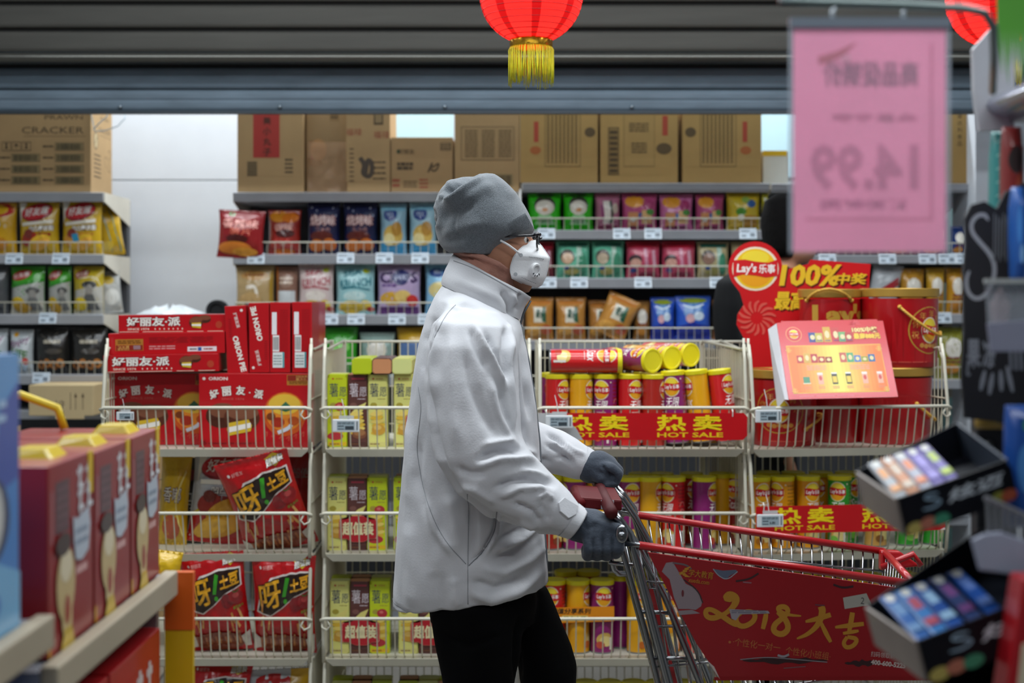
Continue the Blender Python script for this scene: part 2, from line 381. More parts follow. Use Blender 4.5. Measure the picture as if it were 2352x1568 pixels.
# price tags clipped to the rails
tagm = mat('#c6d0d8', .3, coat=.2, var=.03)
TAG = MB().box(-.026, .026, -.004, 0, -.0165, .0165).mesh('tag', [tagm], bevel=.001)
TAGS = Dec(1, 1); TAGS.r(-.022, -.014, .022, .014, '#b8c6d2'); TAGS.lines(-.02, .003, .004, .012, '#5c6670', 2); TAGS.r(.006, -.01, .02, .002, '#6d7781'); TAGS.r(-.02, -.01, -.006, -.004, '#6d7781')
tproto = None
def price_tag(px, py, label, d=DR - .012, w=40, tiltx=.25, rz=0):
    global tproto
    if tproto is None:
        o = addo('price_tag', TAG); TAGS.build('screen', o, lambda u, v, l: (u, -.004 - l, v)); tproto = o
    else: o = copy_tree(tproto)
    o.location = P(px, py, d); o.rotation_euler = (-tiltx, 0, rz); s = S(w, d) / .052; o.scale = (s, 1, s)
    tag(o, label, 'price tag', 'price tags on the shelf rails'); return o
for txt, row in (('on the upper rail of the far left shelf', [(33, 594), (140, 594)]), ('under the green crisp bags of the far left shelf', [(110, 731)]), ('under the black snack bags at far left', [(95, 868)]),
                 ('under the red and navy snack bags', [(588, 594), (794, 593), (883, 593), (965, 593)]), ('under the teal and purple snack bags', [(683, 734), (757, 733), (818, 733), (912, 733), (980, 733)]),
                 ('under the bright green bags', [(1255, 537), (1428, 537), (1500, 537), (1718, 537)]), ('under the mint green bags', [(1258, 649), (1330, 649), (1477, 649), (1650, 649)]),
                 ('on the rail just below the pink sign', [(1900, 594), (2038, 594), (2130, 594), (2175, 594), (2215, 594)]), ('on the lower rail beside the red buckets', [(2165, 730)])):
    for i, (px, py) in enumerate(row): price_tag(px, py, f'white price tag {txt}' + (f', {ordn(i)}' if len(row) > 1 else ''))

# ------------------------------------------------------------------ cartons on top of the rear shelves
kraft = mat('#a98a5e', .75, bump=.04, bs=90, var=.06); kraft2 = mat('#b8a47c', .75, var=.05, bump=.04, bs=90); tapem = mat('#b39468', .25, coat=.5)
def carton(label, px0, py0, px1, py1, d, depth, dec, zb=None, m=None, rz=0, side=None, name='cardboard_box', cat='box', group=None, tape=True, flaps=True):
    w = S(px1 - px0, d); zb_ = Z(py1, d) if zb is None else zb; h = Z(py0, d) - zb_
    o = MB().box(-w / 2, w / 2, 0, depth, 0, h).build(name, m or kraft, None, bevel=.003)
    o.location = (X((px0 + px1) / 2, d), d, zb_); o.rotation_euler.z = rz; tag(o, label, cat, group)
    D = Dec(w, h); dec(D)
    D.build('printed_marks', o, lambda u, v, l: (u - w / 2, -l, v), rough=.7)
    if side:
        E_ = Dec(depth, h); side(E_); E_.build('side_print', o, lambda u, v, l: (w / 2 + l, u, v), rough=.7)
    if tape: MB().box(-w / 2, w / 2, depth / 2 - .025, depth / 2 + .025, h, h + .0008).build('tape', tapem, o)
    if flaps: MB().box(-w / 2 + .002, w / 2 - .002, depth / 2 - .0015, depth / 2 + .0015, h - .001, h + .0004).build('flap_seam', mat('#6d5636', .8), o)
    return o
INK = '#4a3b26'; RED = '#a3392c'
def prawn(D):
    D.t('PRAWN', .70, .965, .055, INK, w=.42); D.t('CRACKER', .58, .80, .085, INK, w=.68); D.r(.26, .72, .94, .725, INK)
    for i in range(3):
        u = .02 + i * .11; D.r(u, .53, u + .1, .65, INK); D.r(u + .006, .54, u + .094, .64, '#a98a5e')
        D.p([(u + .03, .56), (u + .07, .56), (u + .055, .60), (u + .07, .63), (u + .03, .63), (u + .045, .6)] if i != 1 else [(u + .02, .595), (u + .05, .63), (u + .08, .595), (u + .052, .595), (u + .052, .555), (u + .047, .555), (u + .047, .595)], INK)
    for j in range(4):
        for i in range(2):
            if j == 0 and i == 0: continue
            u = .13 + .48 * i; v = .54 - j * .145
            D.r(u - .005, v - .005, u + .31, v + .1, INK); D.bars(u, v, u + .305, v + .095, '#33301f', 22, '#8e7a52'); D.lines(u - .14, v + .03, u - .02, v + .07, INK, 1, .6)
def prawn_side(D):
    D.t('PRAWN', .62, .95, .04, INK, w=.4); D.t('CRACKER', .62, .80, .06, INK, w=.56); D.r(.36, .73, .95, .735, INK)
    D.e(.22, .65, .1, .11, INK); D.e(.22, .65, .08, .095, '#b8a47c'); D.s([(.16, .6), (.28, .7)], .012, INK)
    D.s([(.7, .35), (.6, .45), (.72, .5), (.86, .42), (.75, .33), (.9, .3), (.95, .4)], .008, INK); D.s([(.78, .55), (.9, .6), (.95, .5), (.85, .47)], .008, INK)
    D.lines(.14, .18, .45, .5, INK, 6, .35)
class Sub:      # print inside a sub-rectangle of another print
    def __init__(s, D, u0, v0, u1, v1): s.D = D; s.a = (u0, v0, u1 - u0, v1 - v0); s.w = D.w * (u1 - u0); s.h = D.h * (v1 - v0)
    def q(s, u, v): return (s.a[0] + u * s.a[2], s.a[1] + v * s.a[3])
    def r(s, u0, v0, u1, v1, c): s.D.r(*s.q(u0, v0), *s.q(u1, v1), c)
    def p(s, pts, c): s.D.p([s.q(*x) for x in pts], c)
    def e(s, u, v, ru, rv, c, rot=0, n=20): s.D.e(*s.q(u, v), ru * s.a[2], rv * s.a[3], c, rot, n)
    def t(s, txt, u, v, h, c, w=None, **k): s.D.t(txt, *s.q(u, v), h * s.a[3], c, w=w * s.a[2] if w else None, **k)
    def s(s, pts, wd, c): s.D.s([s.q(*x) for x in pts], [x * s.a[3] for x in wd] if isinstance(wd, (list, tuple)) else wd * s.a[3], c)
    bars = Dec.bars; lines = Dec.lines; dots = Dec.dots
pb = carton('large cardboard carton printed PRAWN CRACKER on the far left shelf top', -110, 216, 209, 441, 5.705, .3, lambda D: prawn(Sub(D, .345, 0, 1, .79)), m=kraft, side=lambda D: prawn_side(Sub(D, 0, 0, 1, .84)), rz=0)
sb = pb.children
wh = MB(); wh.tube([P(205, 240, 5.7), P(214, 285, 5.7), P(218, 301, 5.7), P(240, 300, 5.69), P(270, 290, 5.69), P(287, 272, 5.7), P(284, 240, 5.74)], .0022, 6); wh.tube([P(214, 298, 5.7), P(228, 283, 5.69), P(245, 268, 5.69), P(256, 240, 5.7)], .0022, 6)
tag(wh.build('cable_loop', mat('#9fb3bd', .3)), 'grey blue plastic strap looped at the corner of the prawn cracker carton', 'strap')
def c_red(D):
    D.r(.24, .38, .64, .98, '#a8332a'); [D.t(ch, .45, .9 - i * .115, .085, '#4a2a1c', bold=.02) for i, ch in enumerate('珍美小丸子')]
    D.t('净重', .13, .95, .03, INK); D.lines(.68, .86, .8, .98, INK, 4, .5); D.r(.15, .18, .3, .34, '#7d6846'); D.lines(.15, .18, .3, .34, INK, 5, .4); D.lines(.72, .2, .84, .38, INK, 4, .5)
def c_plain(D):
    D.r(.58, .8, .8, .95, '#8d6f45'); D.lines(.6, .82, .78, .93, INK, 3); D.r(.08, .3, .4, .58, '#9a7448'); D.lines(.12, .35, .36, .55, RED, 2, .5); D.e(.3, .48, .2, .12, '#b98a58')
def c_blk(D):
    D.r(.62, .74, .84, .99, INK); D.r(.65, .76, .81, .97, '#8d7651'); D.t('好', .26, .92, .11, '#5a4630'); D.t('福禄', .16, .66, .08, '#93432e'); D.t('福禄', .8, .63, .08, '#93432e')
    D.s([(.3, .38), (.42, .3), (.35, .2), (.55, .16), (.6, .3), (.48, .38), (.42, .2)], .05, '#4c4034'); D.lines(.06, .1, .16, .5, INK, 8, .3); D.lines(.6, .12, .9, .36, INK, 4, .3)
def c_low(D):
    D.e(.12, .74, .03, .04, '#3f4a2e'); D.t('好丽友', .25, .74, .09, INK); D.r(.8, .76, .97, .9, INK); D.r(.815, .775, .955, .885, '#a98a5e'); D.lines(.82, .78, .95, .88, INK, 2)
    D.lines(.1, .4, .36, .55, INK, 2, .8); D.s([(.6, .36), (.68, .58), (.64, .42), (.8, .56), (.72, .36), (.62, .44)], .03, INK); D.lines(.02, .08, .14, .26, '#93432e', 2, .6); D.lines(.46, .06, .6, .26, '#93432e', 3, .5); D.lines(.2, .08, .42, .22, INK, 3, .4)
def c_cols(D):
    D.r(.12, .93, .3, 1, '#a8493a'); D.t('休闲食品', .55, .955, .05, '#b03a2e', bold=.03); D.r(.1, .35, .92, .72, INK); D.r(.108, .357, .912, .713, '#a5875c')
    for i in range(3): D.lines(.16 + i * .26, .38, .36 + i * .26, .69, '#6b5636', 10, .5)
    D.bars(.52, .07, .9, .2, INK, 16, '#8e7a52')
def c_tall(mir):
    def f(D):
        q = (lambda u: 1 - u) if mir else (lambda u: u)
        D.r(*sorted((q(.18), q(.24)))[:1], .5, sorted((q(.18), q(.24)))[1], .75, '#a8442e'); D.e(q(.2), .93, .11, .05, '#5c4a2c'); D.e(q(.2), .4, .07, .05, '#a85f2e')
        a, b = sorted((q(.32), q(.78))); D.r(a, .2, b, .97, '#6a5632'); D.r(a + .008, .207, b - .008, .963, '#a98950')
        for i in range(8): u = a + .03 + i * (b - a - .05) / 8; D.lines(u, .24, u + .028, .92, '#6a5632', 22, .7)
        D.e(q(.9), .62, .07, .06, '#5c4a2c')
    return f
def c_mid(D):
    D.r(.1, .1, .24, .68, INK); D.r(.11, .11, .23, .67, '#8a6f3f')
    for i in range(8): D.r(.12, .13 + i * .067, .22, .17 + i * .067, '#4d3c20')
    D.r(.3, .2, .7, 1, '#6a5632'); D.r(.305, .206, .695, 1, '#a98950'); D.lines(.37, .84, .62, .98, '#5c4a2c', 4); D.lines(.37, .62, .62, .74, '#5c4a2c', 4); D.lines(.4, .36, .6, .5, '#5c4a2c', 4); D.r(.8, .58, .87, .82, '#a8442e'); D.e(.82, .42, .1, .07, '#5c4a2c'); D.e(.82, .95, .08, .06, '#a8442e')
kr3 = mat('#ab8a50', .75, bump=.04, bs=90, var=.05)
zt = Z(441, DR)
carton('cardboard carton with a red vertical label on the middle shelf top', 545, 232, 697, 440, 5.72, .32, c_red, zb=zt)
wb_ = carton('cardboard carton with a torn plastic wrap behind the red labelled carton', 703, 236, 797, 440, 5.75, .3, c_plain, zb=zt, m=mat('#9d7f56', .7))
pl = MB(); 
gx = [[Vector((-.075 + .16 * i / 12, -.006 - .02 * abs(noise.noise(Vector((i * .6, j * .5, 3)))), .005 + .2 * j / 10)) for i in range(13)] for j in range(11)]
pl.add([p for r in gx for p in r], [(j * 13 + i, j * 13 + i + 1, (j + 1) * 13 + i + 1, (j + 1) * 13 + i) for j in range(10) for i in range(12)])
pl.build('plastic_wrap', mat('#d9b08a', .15, alpha=.35), wb_, smooth='all')
carton('cardboard carton with a black block print above the navy snack bags', 797, 232, 896, 438, 5.71, .32, c_blk, zb=zt)
carton('low cardboard carton below the pale blue poster', 898, 315, 1040, 438, 5.71, .32, c_low, zb=zt, m=mat('#a5855a', .75, var=.05))
carton('tall cardboard carton with a three column table printed on its front', 1044, 232, 1193, 438, 5.71, .32, c_cols, zb=zt)
zt2 = Z(420, DR)
carton('brown carton left of three above the bright green bags', 1194, 232, 1373, 416, 5.71, .33, c_tall(False), zb=zt2, m=kr3)
carton('brown carton with a ladder shaped black print, middle of three', 1379, 232, 1557, 416, 5.71, .33, c_mid, zb=zt2, m=kr3)
carton('brown carton right of three beside the white box', 1568, 232, 1749, 416, 5.71, .33, c_tall(True), zb=zt2, m=kr3)
carton('white box with a yellow top edge beside the brown cartons', 1752, 346, 1812, 419, 5.75, .25, lambda D: D.r(0, .84, .93, 1, '#e8bd20'), zb=zt2, m=mat('#dcdccf', .5), tape=False)
zt3 = Z(421, DR)
def c_r(D):
    [D.t(ch, .86, .92 - i * .085, .06, '#3d3220') for i, ch in enumerate('福建达利食品')]
    D.r(.955, .7, 1, .86, '#2c2a26'); D.r(.96, .5, 1, .6, '#4b4030')
carton('cardboard carton partly hidden behind the pink sign at the right', 1960, 236, 2244, 420, 5.71, .33, c_r, zb=zt3, m=kr3)
po = MB().box(0, S(150, 6.28), 0, .004, 0, .3).build('wall_poster', mat('#bfdfe4', .4, var=.02)); po.location = (X(890, 6.28), 6.322, Z(330, 6.28)); tag(po, 'pale blue poster on the back wall above the low carton', 'poster')
MB().box(-.006, S(150, 6.28) + .006, -.001, .003, .3, .312).build('poster_frame', mat('#d9dfe0', .4), po)
po2 = MB().box(0, S(130, 6.28), 0, .004, 0, .36).build('wall_poster', mat('#bcdce8', .4, var=.02)); po2.location = (X(1742, 6.28), 6.322, Z(405, 6.28)); tag(po2, 'pale blue poster on the back wall above the white box', 'poster')
MB().box(-.006, S(130, 6.28) + .006, -.001, .003, .36, .372).build('poster_frame', mat('#d9dfe0', .4), po2)
pi = struct('trim_1', MB().box(X(2241, 5.6), X(2241, 5.6) + .28, 5.6, 5.9, 0, ZC), mat('#c4cad2', .6, var=.02))
# low carton on the floor side of the left shelf
def c_st(D):
    D.t('生产', .36, .2, .3, INK, rot=-90); D.s([(.56, .2), (.56, .75)], .02, INK)
    for u in (.66, .8): D.s([(u, .2), (u, .7)], .02, INK); D.p([(u - .03, .6), (u, .75), (u + .03, .6)], INK)
carton('cardboard carton lying on the floor shelf behind the foreground red boxes', 66, 884, 214, 951, 5.45, .42, lambda D: c_st(Sub(D, .2, 0, 1, 1)), m=kraft2, zb=Z(941, DR) - .0035)

# ------------------------------------------------------------------ snack bags
def foil(h, r=.27): return mat(h, r, coat=.35, bump=.5, bs=26, var=.06)
def bag(label, px0, py0, px1, py1, d, col, dec, t=.06, rot=0, yaw=0, lean=0, zb=None, cat='snack bag', group=None, seed=None, name='snack_bag', res=1, back=None, seal=None, crease=1):
    seed = seed if seed is not None else (px0 * 7 + py0) % 97
    w = S(px1 - px0, d); h = S(py1 - py0, d); cr = min(.016, h * .07)
    def hw(b): return w / 2 * (1 - .07 * (1 - abs(b) ** 2.2))
    def surf(u, v, s):          # u in -1..1, v in -1..1
        e = max(0, 1 - abs(v * h / 2 / (h / 2 - cr)) ** 2.4) ** .75 if abs(v) * h / 2 < h / 2 - cr else 0
        th = t / 2 * e * max(0, 1 - abs(u) ** 2.6) ** .75
        x = u * hw(v); z = v * h / 2
        wr = noise.noise(Vector((x * 42, z * 13 + s, seed))) * (.35 + 1.1 * abs(v) ** 2) + .5 * noise.noise(Vector((x * 75 + z * 40, z * 55 - x * 30, seed + 9)))
        edge = (1 - abs(u) ** 6)
        bend = .006 * noise.noise(Vector((x * 8, z * 8, seed + 40)))
        return Vector((x, s * (th + .0012) + (s * .0075 * wr * crease * min(1, t / .05) * edge if e else s * .0012 * math.sin(x * 700)) + bend, z))
    nu, nv = 16 * res, 20 * res; mb = MB()
    for s in (-1, 1):
        vs = [surf(2 * i / nu - 1, 2 * j / nv - 1, s) for j in range(nv + 1) for i in range(nu + 1)]
        mb.add(vs, [(j * (nu + 1) + i, j * (nu + 1) + i + 1, (j + 1) * (nu + 1) + i + 1, (j + 1) * (nu + 1) + i) for j in range(nv) for i in range(nu)], 0)
    bm = bmesh.new(); V = [bm.verts.new(v) for v in mb.v]
    for f in mb.f: bm.faces.new([V[i] for i in f]).smooth = True
    K = (nu + 1) * (nv + 1)
    rim = [i for i in range(nu)] + [nu + j * (nu + 1) for j in range(nv)] + [nv * (nu + 1) + nu - i for i in range(nu)] + [(nv - j) * (nu + 1) for j in range(nv)]
    for a, b in zip(rim, rim[1:] + rim[:1]): bm.faces.new((V[a], V[b], V[b + K], V[a + K]))
    bmesh.ops.recalc_face_normals(bm, faces=bm.faces); me = bpy.data.meshes.new(name); bm.to_mesh(me); bm.free(); me.materials.append(foil(col))
    o = addo(name, me); tag(o, label, cat, group)
    D = Dec(1, 1); dec(D)
    D.build('printed_front', o, lambda u, v, l: surf(2 * u - 1, 2 * v - 1, -1) + Vector((0, -l * 3 - .0016, 0)), step=(.0625 / res, .05 / res), rough=.3, coat=.3, smooth=True)
    for sg in (-1, 1):
        q = MB(); ns = 24
        for k in range(ns):
            u = 2 * k / ns - 1; u2 = 2 * (k + 1) / ns - 1; um = (u + u2) / 2; p = surf(u, sg, -1); p2 = surf(u2, sg, -1); pm = surf(um, sg, -1)
            q.add([p + Vector((0, -.0004, -sg * cr * .55)), p2 + Vector((0, -.0004, -sg * cr * .55)), p2 + Vector((0, .0004, 0)), pm + Vector((0, .0002, sg * .0025)), p + Vector((0, .0004, 0))], [(0, 1, 2, 3, 4)])
        q.build('seal', foil(seal or col, .22), o)
    R = Euler((lean, math.radians(rot), yaw), 'XYZ').to_matrix()
    pc = P((px0 + px1) / 2, (py0 + py1) / 2, d)
    if zb is not None: pc.z = zb + h / 2
    o.location = pc; o.rotation_euler = R.to_euler(); return o
W = '#f3f1ea'
def d_potato(c1, c2, brand='好友趣', txt='凹凸更浓香'):   # thick cut crisps
    def f(D):
        D.p([(.03, .55), (.2, .98), (.03, .98)], '#e9e6da'); D.e(.48, .8, .4, .17, '#8e1218', 8); D.e(.47, .815, .38, .145, '#c4232a', 8); D.t(brand, .48, .82, .16, W, w=.58, rot=6, shear=.2, bold=.02)
        D.p([(.1, .6), (.9, .66), (.9, .6), (.1, .54)], '#efe9d8'); D.t(txt, .62, .5, .1, W, w=.6, rot=3, out='#5b3a20', bold=.02); D.lines(.4, .36, .85, .42, c2, 1, .9)
        D.e(.3, .3, .22, .14, c2, 10); D.e(.55, .22, .3, .14, c1, 20); D.e(.6, .2, .24, .1, '#e0a63a', 20); D.e(.3, .4, .12, .08, '#7a2a1a')
    return f
def d_20(D): D.e(.55, .86, .4, .14, '#c4232a'); D.e(.5, .86, .3, .1, '#e6b520'); D.t('20', .4, .58, .17, W, w=.42, out='#6b4a10', bold=.04); D.t('克', .75, .55, .08, W); D.e(.45, .22, .35, .14, '#c9841c'); D.t('加量', .42, .43, .08, W, out='#6b4a10')
def d_green(D):
    D.p([(0, .6), (1, .72), (1, 0), (0, 0)], '#a9aaa4'); D.r(0, 0, 1, .28, '#b9b6a8'); D.e(.35, .82, .3, .1, '#a81d22', 10); D.t('好友趣', .35, .82, .1, W, w=.48, rot=9); D.s([(.02, .58), (.5, .66), (1, .72)], .06, '#2f8a1e')
    D.e(.72, .5, .2, .07, '#4a4b49'); D.e(.72, .42, .11, .1, '#8c8a84'); D.p([(.5, .1), (.62, .36), (.84, .36), (.96, .1)], '#6b6c6a'); D.e(.25, .25, .22, .12, '#d8b41e'); D.e(.4, .14, .26, .1, '#c79a2a')
def d_yel(D):
    D.p([(0, .5), (1, .6), (1, 0), (0, 0)], '#b5b3aa'); D.e(.3, .84, .26, .1, '#8e2a20', 10); D.t('好友趣', .3, .84, .1, '#d9cfc0', w=.4, rot=9); D.e(.58, .62, .26, .08, '#2b2a28'); D.e(.58, .5, .13, .13, '#8f8a82'); D.p([(.3, .1), (.45, .42), (.72, .42), (.9, .1)], '#5a5a58'); D.e(.25, .22, .26, .14, '#d9bd1e'); D.s([(.2, .75), (.8, .8), (.95, .6)], .02, '#e8dfae')
def d_sil(D): D.p([(0, 0), (1, 0), (.8, .6), (.3, .9)], '#b9bab6'); D.e(.5, .4, .3, .2, '#d9d9d4'); D.e(.4, .8, .25, .1, '#c9a820')
def d_enj(D): D.t('Enjoy', .5, .72, .2, '#7a3a6a', w=.8, rot=12, bold=.02); D.t('LIFE', .5, .48, .18, '#4a7a3a', w=.7, rot=-8, bold=.03); D.e(.5, .2, .3, .14, '#b9cfe0'); D.e(.3, .9, .1, .05, '#d9a020'); D.e(.75, .3, .12, .08, '#c94a4a')
def d_blk(D):
    D.lines(.3, .66, .8, .74, '#b9b2a0', 1, .9)
    for i in range(4): D.e(.2 + .2 * i, .2 + .04 * (i % 2), .11, .1, '#b5722e'); D.e(.2 + .2 * i, .2 + .04 * (i % 2), .05, .045, '#3a2010')
    D.e(.6, .5, .25, .06, '#4a4642'); D.s([(.2, .85), (.5, .7), (.7, .9)], .02, '#5a5650')
def d_red(D): D.t('香辣味', .5, .72, .2, '#e9a49a', w=.8, bold=.03); D.t('薯片', .52, .55, .15, '#d96a50', w=.5); D.e(.45, .4, .25, .09, '#4a1410'); D.e(.4, .2, .38, .14, '#d97f2a'); D.e(.62, .13, .28, .09, '#e0982e'); D.e(.3, .92, .08, .05, '#3f7a2a')
def d_or(D): D.e(.35, .86, .3, .13, '#e09020'); D.e(.7, .84, .26, .12, '#e07a1e'); D.t('香辣', .5, .62, .17, '#e8b0a0', w=.6, bold=.02); D.e(.55, .48, .3, .09, '#4a1410'); D.e(.45, .24, .36, .14, '#b83a30'); D.t('脆片', .5, .25, .1, '#e9c0b0'); D.e(.5, .08, .34, .06, '#d0701e')
def d_navy(D): D.dots([(.15, .9), (.3, .84), (.8, .9), (.9, .75), (.12, .7)], .025, '#a9aec6'); D.t('烧烤味', .5, .66, .2, '#e6c8c4', w=.8, out='#8a1f28', bold=.03); D.t('玉米片', .5, .48, .1, '#c98a80', w=.5); D.e(.45, .36, .36, .1, '#5c2018'); D.e(.3, .18, .24, .12, '#d0701e'); D.e(.7, .2, .22, .12, '#c4661c')
def d_blue(D): D.r(.03, 0, .97, .25, '#3a96c4'); D.e(.4, .78, .26, .13, '#27408a'); D.t('MIX', .4, .78, .1, '#c9d6ea', w=.3); D.e(.5, .38, .38, .2, '#d9b45a'); D.e(.65, .5, .2, .14, '#b98a3a'); D.e(.35, .3, .22, .12, '#e9d99a'); D.r(.05, .86, .95, .95, '#8ac4dc')
def d_tan(D): D.e(.5, .8, .35, .1, '#b98a4a'); D.s([(.3, .55), (.55, .6), (.6, .3)], .08, '#efe6d6'); D.e(.4, .3, .3, .16, '#c4a06a'); D.e(.35, .2, .1, .05, '#7a3a4a'); D.lines(.25, .78, .75, .84, '#8a4a2a', 1); D.r(.9, 0, .98, .9, '#a8882e')
def d_brn(D): D.r(.1, .05, .9, .5, '#cfd4d6'); D.e(.5, .7, .3, .14, '#9a7a6a'); D.lines(.2, .62, .8, .8, '#d9c4b0', 2); D.r(.02, 0, .12, 1, '#b5651e')
def d_kr(c, bg):
    def f(D): D.t('SEA', .45, .84, .12, c, w=.5, rot=6, bold=.03); D.t('KRUNCH', .52, .64, .17, c, w=.82, rot=4, bold=.03); D.s([(.15, .52), (.5, .56), (.9, .5)], .03, c); D.e(.5, .38, .3, .1, bg); D.e(.4, .16, .34, .13, '#d9b83a'); D.e(.78, .2, .15, .1, '#dcc04a'); D.e(.8, .88, .09, .05, '#b9c41e'); D.e(.9, .12, .1, .05, '#b5342a')
    return f
def d_pur(D): D.t('CHIPS', .5, .72, .22, '#3c2458', w=.9, bold=.05); D.e(.55, .72, .2, .15, '#262a66'); D.t('MIX', .55, .73, .1, '#a9b0d0', w=.24); D.lines(.1, .54, .45, .6, '#6a4a8a', 1, .8); D.e(.35, .32, .3, .13, '#d9a83a'); D.e(.6, .36, .2, .12, '#e0c070'); D.e(.82, .28, .14, .11, '#c8322e'); D.r(.05, .02, .95, .16, '#5a2a6e')
def d_lgt(D): D.e(.35, .85, .25, .1, '#2a4a8a'); D.t('MIX', .35, .85, .07, '#d9e0ee'); D.e(.4, .5, .32, .16, '#e0cf8a'); D.r(.05, .05, .95, .22, '#3a9acc')
def d_gn(D): D.e(.5, .68, .33, .26, '#3a3a30'); D.e(.5, .62, .3, .2, '#d6d0c0'); D.e(.5, .56, .1, .05, '#c98a4a'); D.p([(.2, .18), (.3, .42), (.7, .42), (.8, .18)], '#9ad098'); D.lines(.3, .2, .7, .34, '#4a6a4a', 2); D.e(.5, .95, .3, .06, '#1f5a14')
def d_pk(D): D.e(.35, .78, .28, .16, '#e0982e'); D.e(.75, .7, .16, .14, '#a83a6a'); D.e(.5, .4, .1, .08, '#2a5a9a'); D.r(.15, .1, .45, .5, '#c98a5a'); D.r(.55, .2, .85, .55, '#d9b07a'); D.e(.8, .5, .12, .08, '#4a8a3a'); D.e(.3, .3, .08, .06, '#e8e4da'); D.lines(.2, .06, .8, .16, '#7a3a5a', 1)
def d_pw(D): D.r(.3, .2, .6, .8, '#dcd6cc'); D.s([(.25, .7), (.3, .3)], .12, '#8a3a6a'); D.s([(.6, .8), (.7, .4), (.6, .2)], .1, '#3a4a3a'); D.lines(.1, .06, .9, .18, '#7a2a4a', 1); D.e(.8, .6, .12, .14, '#c9b8a8')
def d_ylw(D): D.e(.3, .7, .2, .14, '#c9b01e'); D.e(.72, .7, .14, .1, '#2a5a9a'); D.e(.4, .5, .16, .1, '#4a8a2a'); D.r(.1, .1, .4, .4, '#d9b84a'); D.r(.5, .12, .9, .4, '#b5852e'); D.e(.4, .35, .1, .08, '#e6e0d0'); D.e(.55, .8, .12, .08, '#8aa84a')
def d_mint(face='#c9a88a'):
    def f(D): D.e(.32, .58, .22, .2, '#4a4038'); D.e(.32, .54, .18, .15, face); D.r(.6, .3, .75, .9, '#a9c4b4'); D.e(.78, .4, .12, .3, '#3f8a6a'); D.e(.45, .2, .22, .1, '#a8a05a'); D.e(.3, .3, .08, .06, '#2a4a8a'); D.r(.1, .85, .9, .95, '#2f6a58')
    return f
def d_rose(D): D.r(0, .82, 1, 1, '#a81a30'); D.e(.25, .5, .2, .14, '#3a2a30'); D.e(.26, .42, .17, .12, '#c99a8a'); D.s([(.55, .8), (.6, .3)], .1, '#c98aa0'); D.s([(.8, .75), (.85, .3)], .1, '#d0a0b0'); D.e(.2, .22, .1, .07, '#2a3f7a'); D.lines(.4, .06, .9, .18, '#6a1a3a', 2)
def d_org(D): D.r(.3, .42, .72, .78, '#d9d4c2'); D.t('香米', .52, .62, .22, '#1f4a3a', w=.3, rot=-12, bold=.04); D.p([(.6, .45), (.75, .42), (.72, .8), (.62, .78)], '#2a5a44'); D.e(.75, .25, .2, .12, '#b5502a'); D.e(.3, .22, .24, .12, '#d9a04a'); D.r(.1, .85, .9, .93, '#c9803a')
def d_bl2(D): D.p([(.0, .3), (.5, .42), (1, .3), (1, .0), (0, 0)], '#1c2f9a'); D.e(.5, .65, .3, .2, '#5a8ac4'); D.e(.4, .5, .14, .1, '#d9a8b0'); D.e(.65, .55, .16, .1, '#cfdfee'); D.e(.5, .9, .4, .06, '#8a9a2a'); D.s([(.2, .8), (.5, .72), (.8, .82)], .04, '#cfe2f2')
def d_misc(D): D.e(.5, .6, .3, .2, '#d9d4c8'); D.lines(.2, .3, .8, .45, '#7a2a2a', 2); D.e(.4, .2, .3, .1, '#c9842a')
YB_, GB_ = '#c79a1e', '#3d9a22'
def row(dz, items, zb, depth=.045, grp=None):
    for it in items:
        lab, x0, y0, x1, col, dec = it[:6]; kw = it[6] if len(it) > 6 else {}
        yb = kw.pop('yb', None); d = kw.pop('d', DR + depth + .012)
        t_ = kw.pop('t', .07)
        py1 = HY - (zb - CZ) * F / d
        bag(lab, x0, y0, x1, yb or py1, d, col, dec, t=t_, zb=None if yb else zb + .0005, group=grp, **kw)
zl = [Z(a, DR) - .004 for a, b, c in LU]; zm = [Z(a, DR) - .004 for a, b, c in MU]; zr = [Z(a, DR) - .004 for a, b, c in RU]; zq = [Z(a, DR) - .004 for a, b, c in QU]
g1 = 'snack bags on the far left shelf'; g2 = 'snack bags on the middle rear shelf'; g3 = 'snack bags on the rear shelf right of the shopper'; g4 = 'snack bags on the rear shelf behind the pink sign'
row(0, [('yellow crisp bag printed 20 at the left picture edge', -42, 466, 40, '#d0a018', d_20), ('yellow and white crisp bag with a red brand oval, left of two', 44, 464, 138, '#c9a41c', d_potato('#d9ae2a', '#9a2a1a')), ('yellow crisp bag with a red brand oval and a blue cube, right of two', 142, 462, 236, '#cda61c', lambda D: (d_potato('#d9ae2a', '#c98a2a')(D), D.p([(.3, .38), (.46, .4), (.5, .26), (.34, .24)], '#2a8ab0')))], zl[1], grp=g1)
bag('yellow crisp bag with turquoise stripes sticking out at the shelf end', 218, 470, 282, 586, 5.9, '#d2aa1c', lambda D: (D.s([(.2, .85), (.35, .4), (.5, .05)], .03, '#2a9aa8'), D.s([(.55, .9), (.6, .5), (.85, .05)], .03, '#2a9aa8'), D.e(.3, .2, .2, .1, '#e0c24a')), t=.06, rot=-8, yaw=.7, zb=zl[1] + .004, group=g1)
row(0, [('dark grey snack bag at the left picture edge on the second shelf', -70, 608, 22, '#4a4d50', d_misc), ('green crisp bag with a grey portrait, left of two', 25, 612, 105, GB_, d_green), ('green crisp bag with a grey portrait, right of two', 111, 612, 165, GB_, d_green), ('yellow crisp bag with a dark portrait beside the green bags', 171, 612, 240, '#b8a01e', d_yel)], zl[2], grp=g1)
bag('silver and yellow crisp bag at the end of the second left shelf', 218, 625, 280, 722, 5.88, '#a5a6a2', d_sil, rot=-6, yaw=.7, zb=zl[2] + .004, group=g1)
